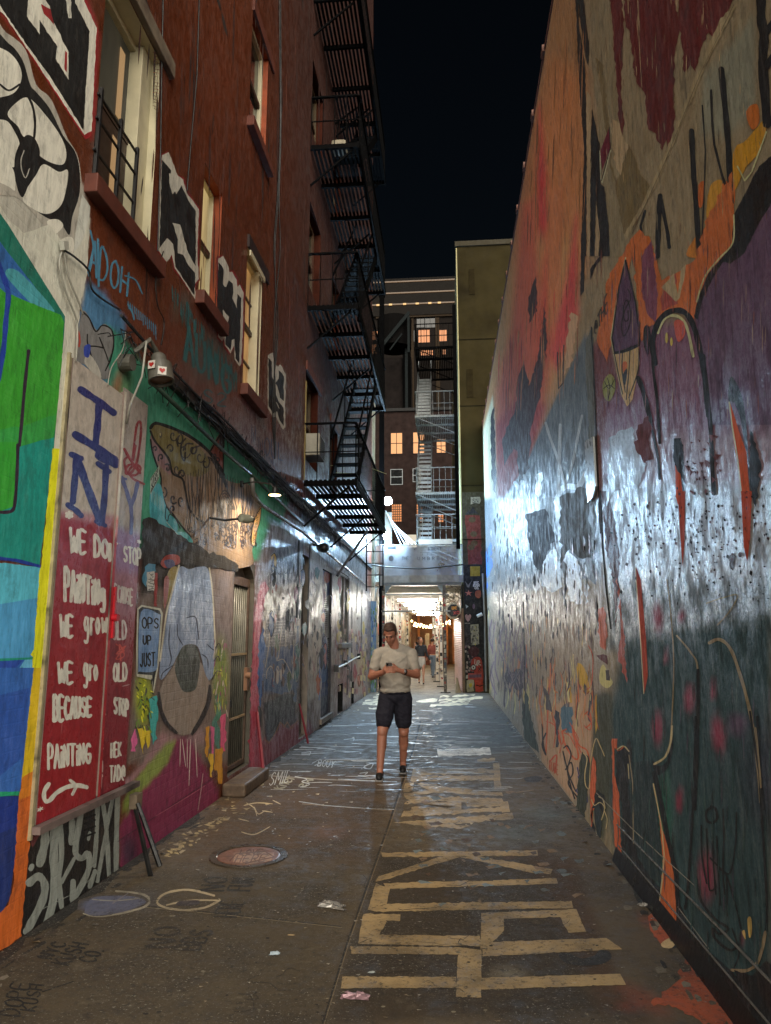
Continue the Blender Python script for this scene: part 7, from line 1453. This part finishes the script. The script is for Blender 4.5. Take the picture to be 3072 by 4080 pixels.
# hands: palms, fingers curled round the phone, thumbs on top
def hand(w, pc, s, fd):
    w, pc = Vector(w), Vector(pc); r = [('c', w, pc, .027, .03), ('e', pc, (.036, .022, .042), (20, 0, 25*s))]
    for i, L in enumerate((.034, .04, .037, .028)):
        k = pc+Vector((-s*.012, -.022, .030-.021*i)); m_ = k+Vector((-s*.034, -.016, .004)); e = m_+Vector((-s*L, .016, .004)); r += [('c', k, m_, .0105, .0095), ('c', m_, e, .0095, .0078)]
    k = pc+Vector((s*.0, -.005, .034)); m_ = k+Vector((-s*.022, -.022, .026)); r += [('c', k, m_, .0125, .011), ('c', m_, m_+Vector((-s*.026, -.008, .006)), .011, .008)]
    return r
PH_C = Vector((-.055, -.305, 1.255))
parts += hand(WRr, (-.100, -.272, 1.235), -1, 0); parts += hand(WRl, (.022, -.275, 1.238), 1, 0)
body = blob(parts, .0055, 'body', SK, man, 3)
blob([('e', H(0, .022, .048), (.082, .098, .090), ER), ('e', H(.066, .018, .02), (.018, .055, .045), ER), ('e', H(-.066, .018, .02), (.018, .055, .045), ER), ('e', H(0, .065, -.01), (.066, .05, .07), ER), ('e', H(0, -.05, .095), (.055, .035, .022), ER)], .006, 'hair', HM, body, 3)
EY = mat('dark_eye', (20, 16, 14), .3, bmp=0); b = MB()
for s_ in (-1, 1): b.lathe([(max(.0005, .010*math.cos(R_(t))), .006*math.sin(R_(t))) for t in range(-90, 91, 30)], 10, Matrix.Translation(H(s_*.03, -.083, .006)) @ Euler([R_(x) for x in ER]).to_matrix().to_4x4())
b.build('eyes', EY, body); b = MB()
for s_ in (-1, 1): b.tube([H(s_*.014, -.098, .026), H(s_*.03, -.097, .031), H(s_*.046, -.086, .027)], .0045, 6)
b.build('eyebrows', HM, body)
shp = [('e', (0, .0, 1.30), (.192, .124, .185), (0, 0, 0)), ('e', (0, -.062, 1.335), (.13, .065, .10), (0, 0, 0)), ('e', (0, -.016, 1.10), (.192, .142, .20), (0, 0, 0)), ('e', (0, 0, .985), (.194, .142, .075), (0, 0, 0)), ('c', (-.155, .01, 1.44), (.155, .01, 1.44), .066, .066), ('c', (-.08, .015, 1.485), (.08, .015, 1.485), .05, .05),
       ('c', SHr, Vector(SHr).lerp(Vector(ELr), .60), .068, .067), ('c', SHl, Vector(SHl).lerp(Vector(ELl), .60), .068, .067), ('c', (-.12, .01, 1.45), SHr, .06, .062), ('c', (.12, .01, 1.45), SHl, .06, .062), ('e', (.015, -.115, 1.02), (.10, .022, .012), (0, 15, 0)), ('e', (-.06, -.12, 1.0), (.07, .018, .012), (0, -25, 0)), ('e', (-.13, -.08, 1.2), (.02, .03, .09), (0, 30, 0)), ('e', (.13, -.08, 1.2), (.02, .03, .09), (0, -30, 0))]
def creases(o, amp, sc, seed):
    v = o.data.vertices; n = len(v); P = np.empty(n*3, np.float32); N = np.empty(n*3, np.float32); v.foreach_get('co', P); v.foreach_get('normal', N); P = P.reshape(-1, 3); N = N.reshape(-1, 3); r = np.random.default_rng(seed); d = np.zeros(n)
    for i in range(14):
        k = r.normal(0, 1, 3)*sc*np.array([.8, .8, 1.5]); d += np.maximum(0, np.sin(P@k+r.uniform(0, 6.28)+.9*np.sin(P@(k[[2, 0, 1]]*.6))))**3*r.uniform(.4, 1)
    v.foreach_set('co', (P+N*((d-d.mean())*amp)[:, None]).astype(np.float32).ravel()); o.data.update()
creases(blob(shp, .007, 't_shirt', TS, body, 6), .0042, 22, 1)
sp_ = [('e', (0, .005, .90), (.196, .140, .10), (0, 0, 0)), ('e', (0, .0, .96), (.188, .138, .05), (0, 0, 0))]
for h, k, e in ((HPr, KNr, .56), (HPl, KNl, .56)): sp_ += [('c', h, Vector(h).lerp(Vector(k), e), .116, .108), ('c', Vector(h).lerp(Vector(k), e), Vector(h).lerp(Vector(k), e+.14), .104, .098)]
creases(blob(sp_, .007, 'shorts', SHT, body, 5), .0036, 20, 2)
for a, y in ((ANr, -1), (ANl, 1)):
    a = Vector(a); s_ = blob([('e', a+Vector((0, .01, -.035)), (.043, .055, .045), (0, 0, 0)), ('c', a+Vector((0, .03, -.062)), a+Vector((0, -.15, -.070)), .04, .034), ('e', a+Vector((0, -.10, -.055)), (.044, .085, .034), (8, 0, 0))], .006, 'shoe', SHOE, body, 3)
    MB().box((a.x-.045, a.y-.19, a.z-.105), (a.x+.045, a.y+.075, a.z-.088)).build('sole', mat('white_sole', (120, 118, 116), .6), s_, bevel=.006)
wt_ = Vector(WRl).lerp(Vector(ELl), .16); d = (Vector(ELl)-Vector(WRl)).normalized(); t = thing('wristwatch', 'black watch on the left wrist of the man with the phone', 'watch', tuple(man.matrix_basis @ wt_), R_(1)); b = MB(); b.tube([-d*.014, d*.014], .037, 16); b.build('strap', SHOE, t); MB().tube([Vector((.0, -.036, .01)), Vector((.0, -.043, .012))], .019, 14).build('dial', mat('watch_glass', (14, 14, 16), .15, bmp=0), t)
ph = thing('phone', 'phone held in both hands by the man in the beige t-shirt', 'phone', tuple(man.matrix_basis @ Vector((-.052, -.296, 1.262))), R_(1)); Mq = Euler((R_(38), 0, R_(-6))).to_matrix()
b = MB(); b.box((-.037, -.005, -.072), (.037, .005, .072)); b.v = [tuple(Mq @ Vector(v)) for v in b.v]; b.build('case', mat('grey_phone', (96, 92, 92), .3), ph, bevel=.003)
b = MB(); b.box((-.032, .0052, -.066), (.032, .0062, .066)); b.v = [tuple(Mq @ Vector(v)) for v in b.v]; b.build('screen', glow('dim_screen', (200, 210, 230), .03), ph)
b = MB(); b.box((-.032, -.0075, .035), (-.008, -.005, .066)); b.v = [tuple(Mq @ Vector(v)) for v in b.v]; b.build('lens_bump', m_glass, ph)
# --- simpler figures further off
def figure(label, x, y, h, rz, skin, top, bottom, hair, long=False, skirt=False, stride=.12, arm=.08, sleeves=True, shoes=(24, 22, 24), shift=0):
    k = h/1.72; t = thing('person', label, 'person', (x, y, 0), rz); S = lambda *p: tuple(q*k for q in p)
    P_ = [('e', S(0, -.01, 1.60), S(.075, .09, .11), (0, 0, 0)), ('e', S(0, -.09, 1.585), S(.014, .02, .025), (0, 0, 0)), ('c', S(0, .01, 1.52), S(0, .01, 1.40), .05*k, .055*k), ('e', S(0, 0, 1.22), S(.14, .09, .2), (0, 0, 0)), ('e', S(0, 0, .95), S(.155, .10, .13), (0, 0, 0))]
    la, ra = ((.17, .0, 1.38), (.22, .05, 1.10), (.25+arm, -.02, .86)), ((-.17, .0, 1.38), (-.22, .03, 1.10), (-.23, -.10, .88))
    for a, e, w in (la, ra):
        P_ += [('c', S(*a), S(*e), .045*k, .035*k), ('c', S(*e), S(*w), .034*k, .024*k), ('e', Vector(S(*w))+Vector((0, -.01, -.05))*k, S(.022, .03, .05), (0, 0, 0))]
        for i in range(4): P_.append(('c', Vector(S(*w))+Vector((0, -.028+.018*i, -.08))*k, Vector(S(*w))+Vector((0, -.03+.018*i, -.125+.006*abs(i-1)))*k, .008*k, .007*k))
        P_.append(('c', Vector(S(*w))+Vector((0, -.03, -.04))*k, Vector(S(*w))+Vector((0, -.055, -.075))*k, .009*k, .008*k))
    L = (((.085, 0, .88), (.09, -stride*.6, .48), (.085, -stride, .08)), ((-.085, 0, .88), (-.085, stride*.2, .48), (-.08, stride, .10)))
    for a, e, w in L: P_ += [('c', S(*a), S(*e), .078*k, .052*k), ('c', S(*e), S(*w), .05*k, .03*k), ('c', S(*w), Vector(S(*w))+Vector((0, -.1, -.05))*k, .03*k, .026*k)]
    bo = blob(P_, .009, 'body', skin_mat('far_skin', skin), t, 2)
    hp = [('e', S(0, .015, 1.635), S(.083, .095, .095), (0, 0, 0))]
    if long: hp += [('c', S(.06, .03, 1.6), S(.10, .0, 1.26), .04*k, .035*k), ('c', S(-.06, .03, 1.6), S(-.09, .0, 1.28), .04*k, .03*k), ('c', S(0, .06, 1.6), S(0, .08, 1.28), .06*k, .05*k)]
    blob(hp, .009, 'hair', mat('hair_%d' % hair[0], hair, .6), bo, 2)
    tp = [('e', S(0, 0, 1.22), S(.155, .105, .20), (0, 0, 0)), ('e', S(0, 0, 1.06), S(.145, .10, .10), (0, 0, 0)), ('c', S(-.13, 0, 1.40), S(.13, 0, 1.40), .05*k, .05*k)]
    if sleeves: tp += [('c', S(*a), S(*e), .055*k, .045*k) for a, e, w in (la, ra)]+[('c', S(*e), Vector(S(*e)).lerp(Vector(S(*w)), .85), .045*k, .034*k) for a, e, w in (la, ra)]
    blob(tp, .009, 'top', cloth('top_%d_%d' % top[:2], top), bo, 2)
    if skirt: bt_ = [('e', S(0, 0, .93), S(.165, .115, .12), (0, 0, 0)), ('c', S(.05, 0, .88), S(.06, 0, .66), .12*k, .115*k), ('c', S(-.05, 0, .88), S(-.06, 0, .66), .12*k, .115*k)]
    else: bt_ = [('e', S(0, 0, .93), S(.165, .11, .12), (0, 0, 0))]+[('c', S(*a), S(*e), .088*k, .062*k) for a, e, w in L]+[('c', S(*e), S(*w), .06*k, .045*k) for a, e, w in L]
    blob(bt_, .009, 'skirt' if skirt else 'trousers', cloth('bottom_%d_%d' % bottom[:2], bottom), bo, 2)
    for a, e, w in L: w = Vector(S(*w)); blob([('c', w+Vector((0, .03, -.05))*k, w+Vector((0, -.14, -.055))*k, .034*k, .026*k)], .008, 'shoe', mat('shoe_%d' % shoes[0], shoes, .5), bo, 1)
    return t
figure('long haired woman in a dark blouse and pale skirt walking towards the camera', -.96, 26.2, 1.62, R_(2), (190, 140, 112), (56, 60, 66), (176, 178, 176), (70, 46, 34), long=True, skirt=True, stride=.16, arm=.10)
figure('person in a black vest standing with their back turned far down the alley', -1.75+.3, 36.5, 1.68, R_(178), (180, 130, 104), (22, 22, 24), (60, 70, 90), (70, 44, 34), sleeves=False)
figure('person in a coral top and pale jeans by the sticker covered posts', -.62, 30.0, 1.6, R_(150), (186, 138, 110), (140, 80, 72), (110, 124, 140), (60, 40, 30))
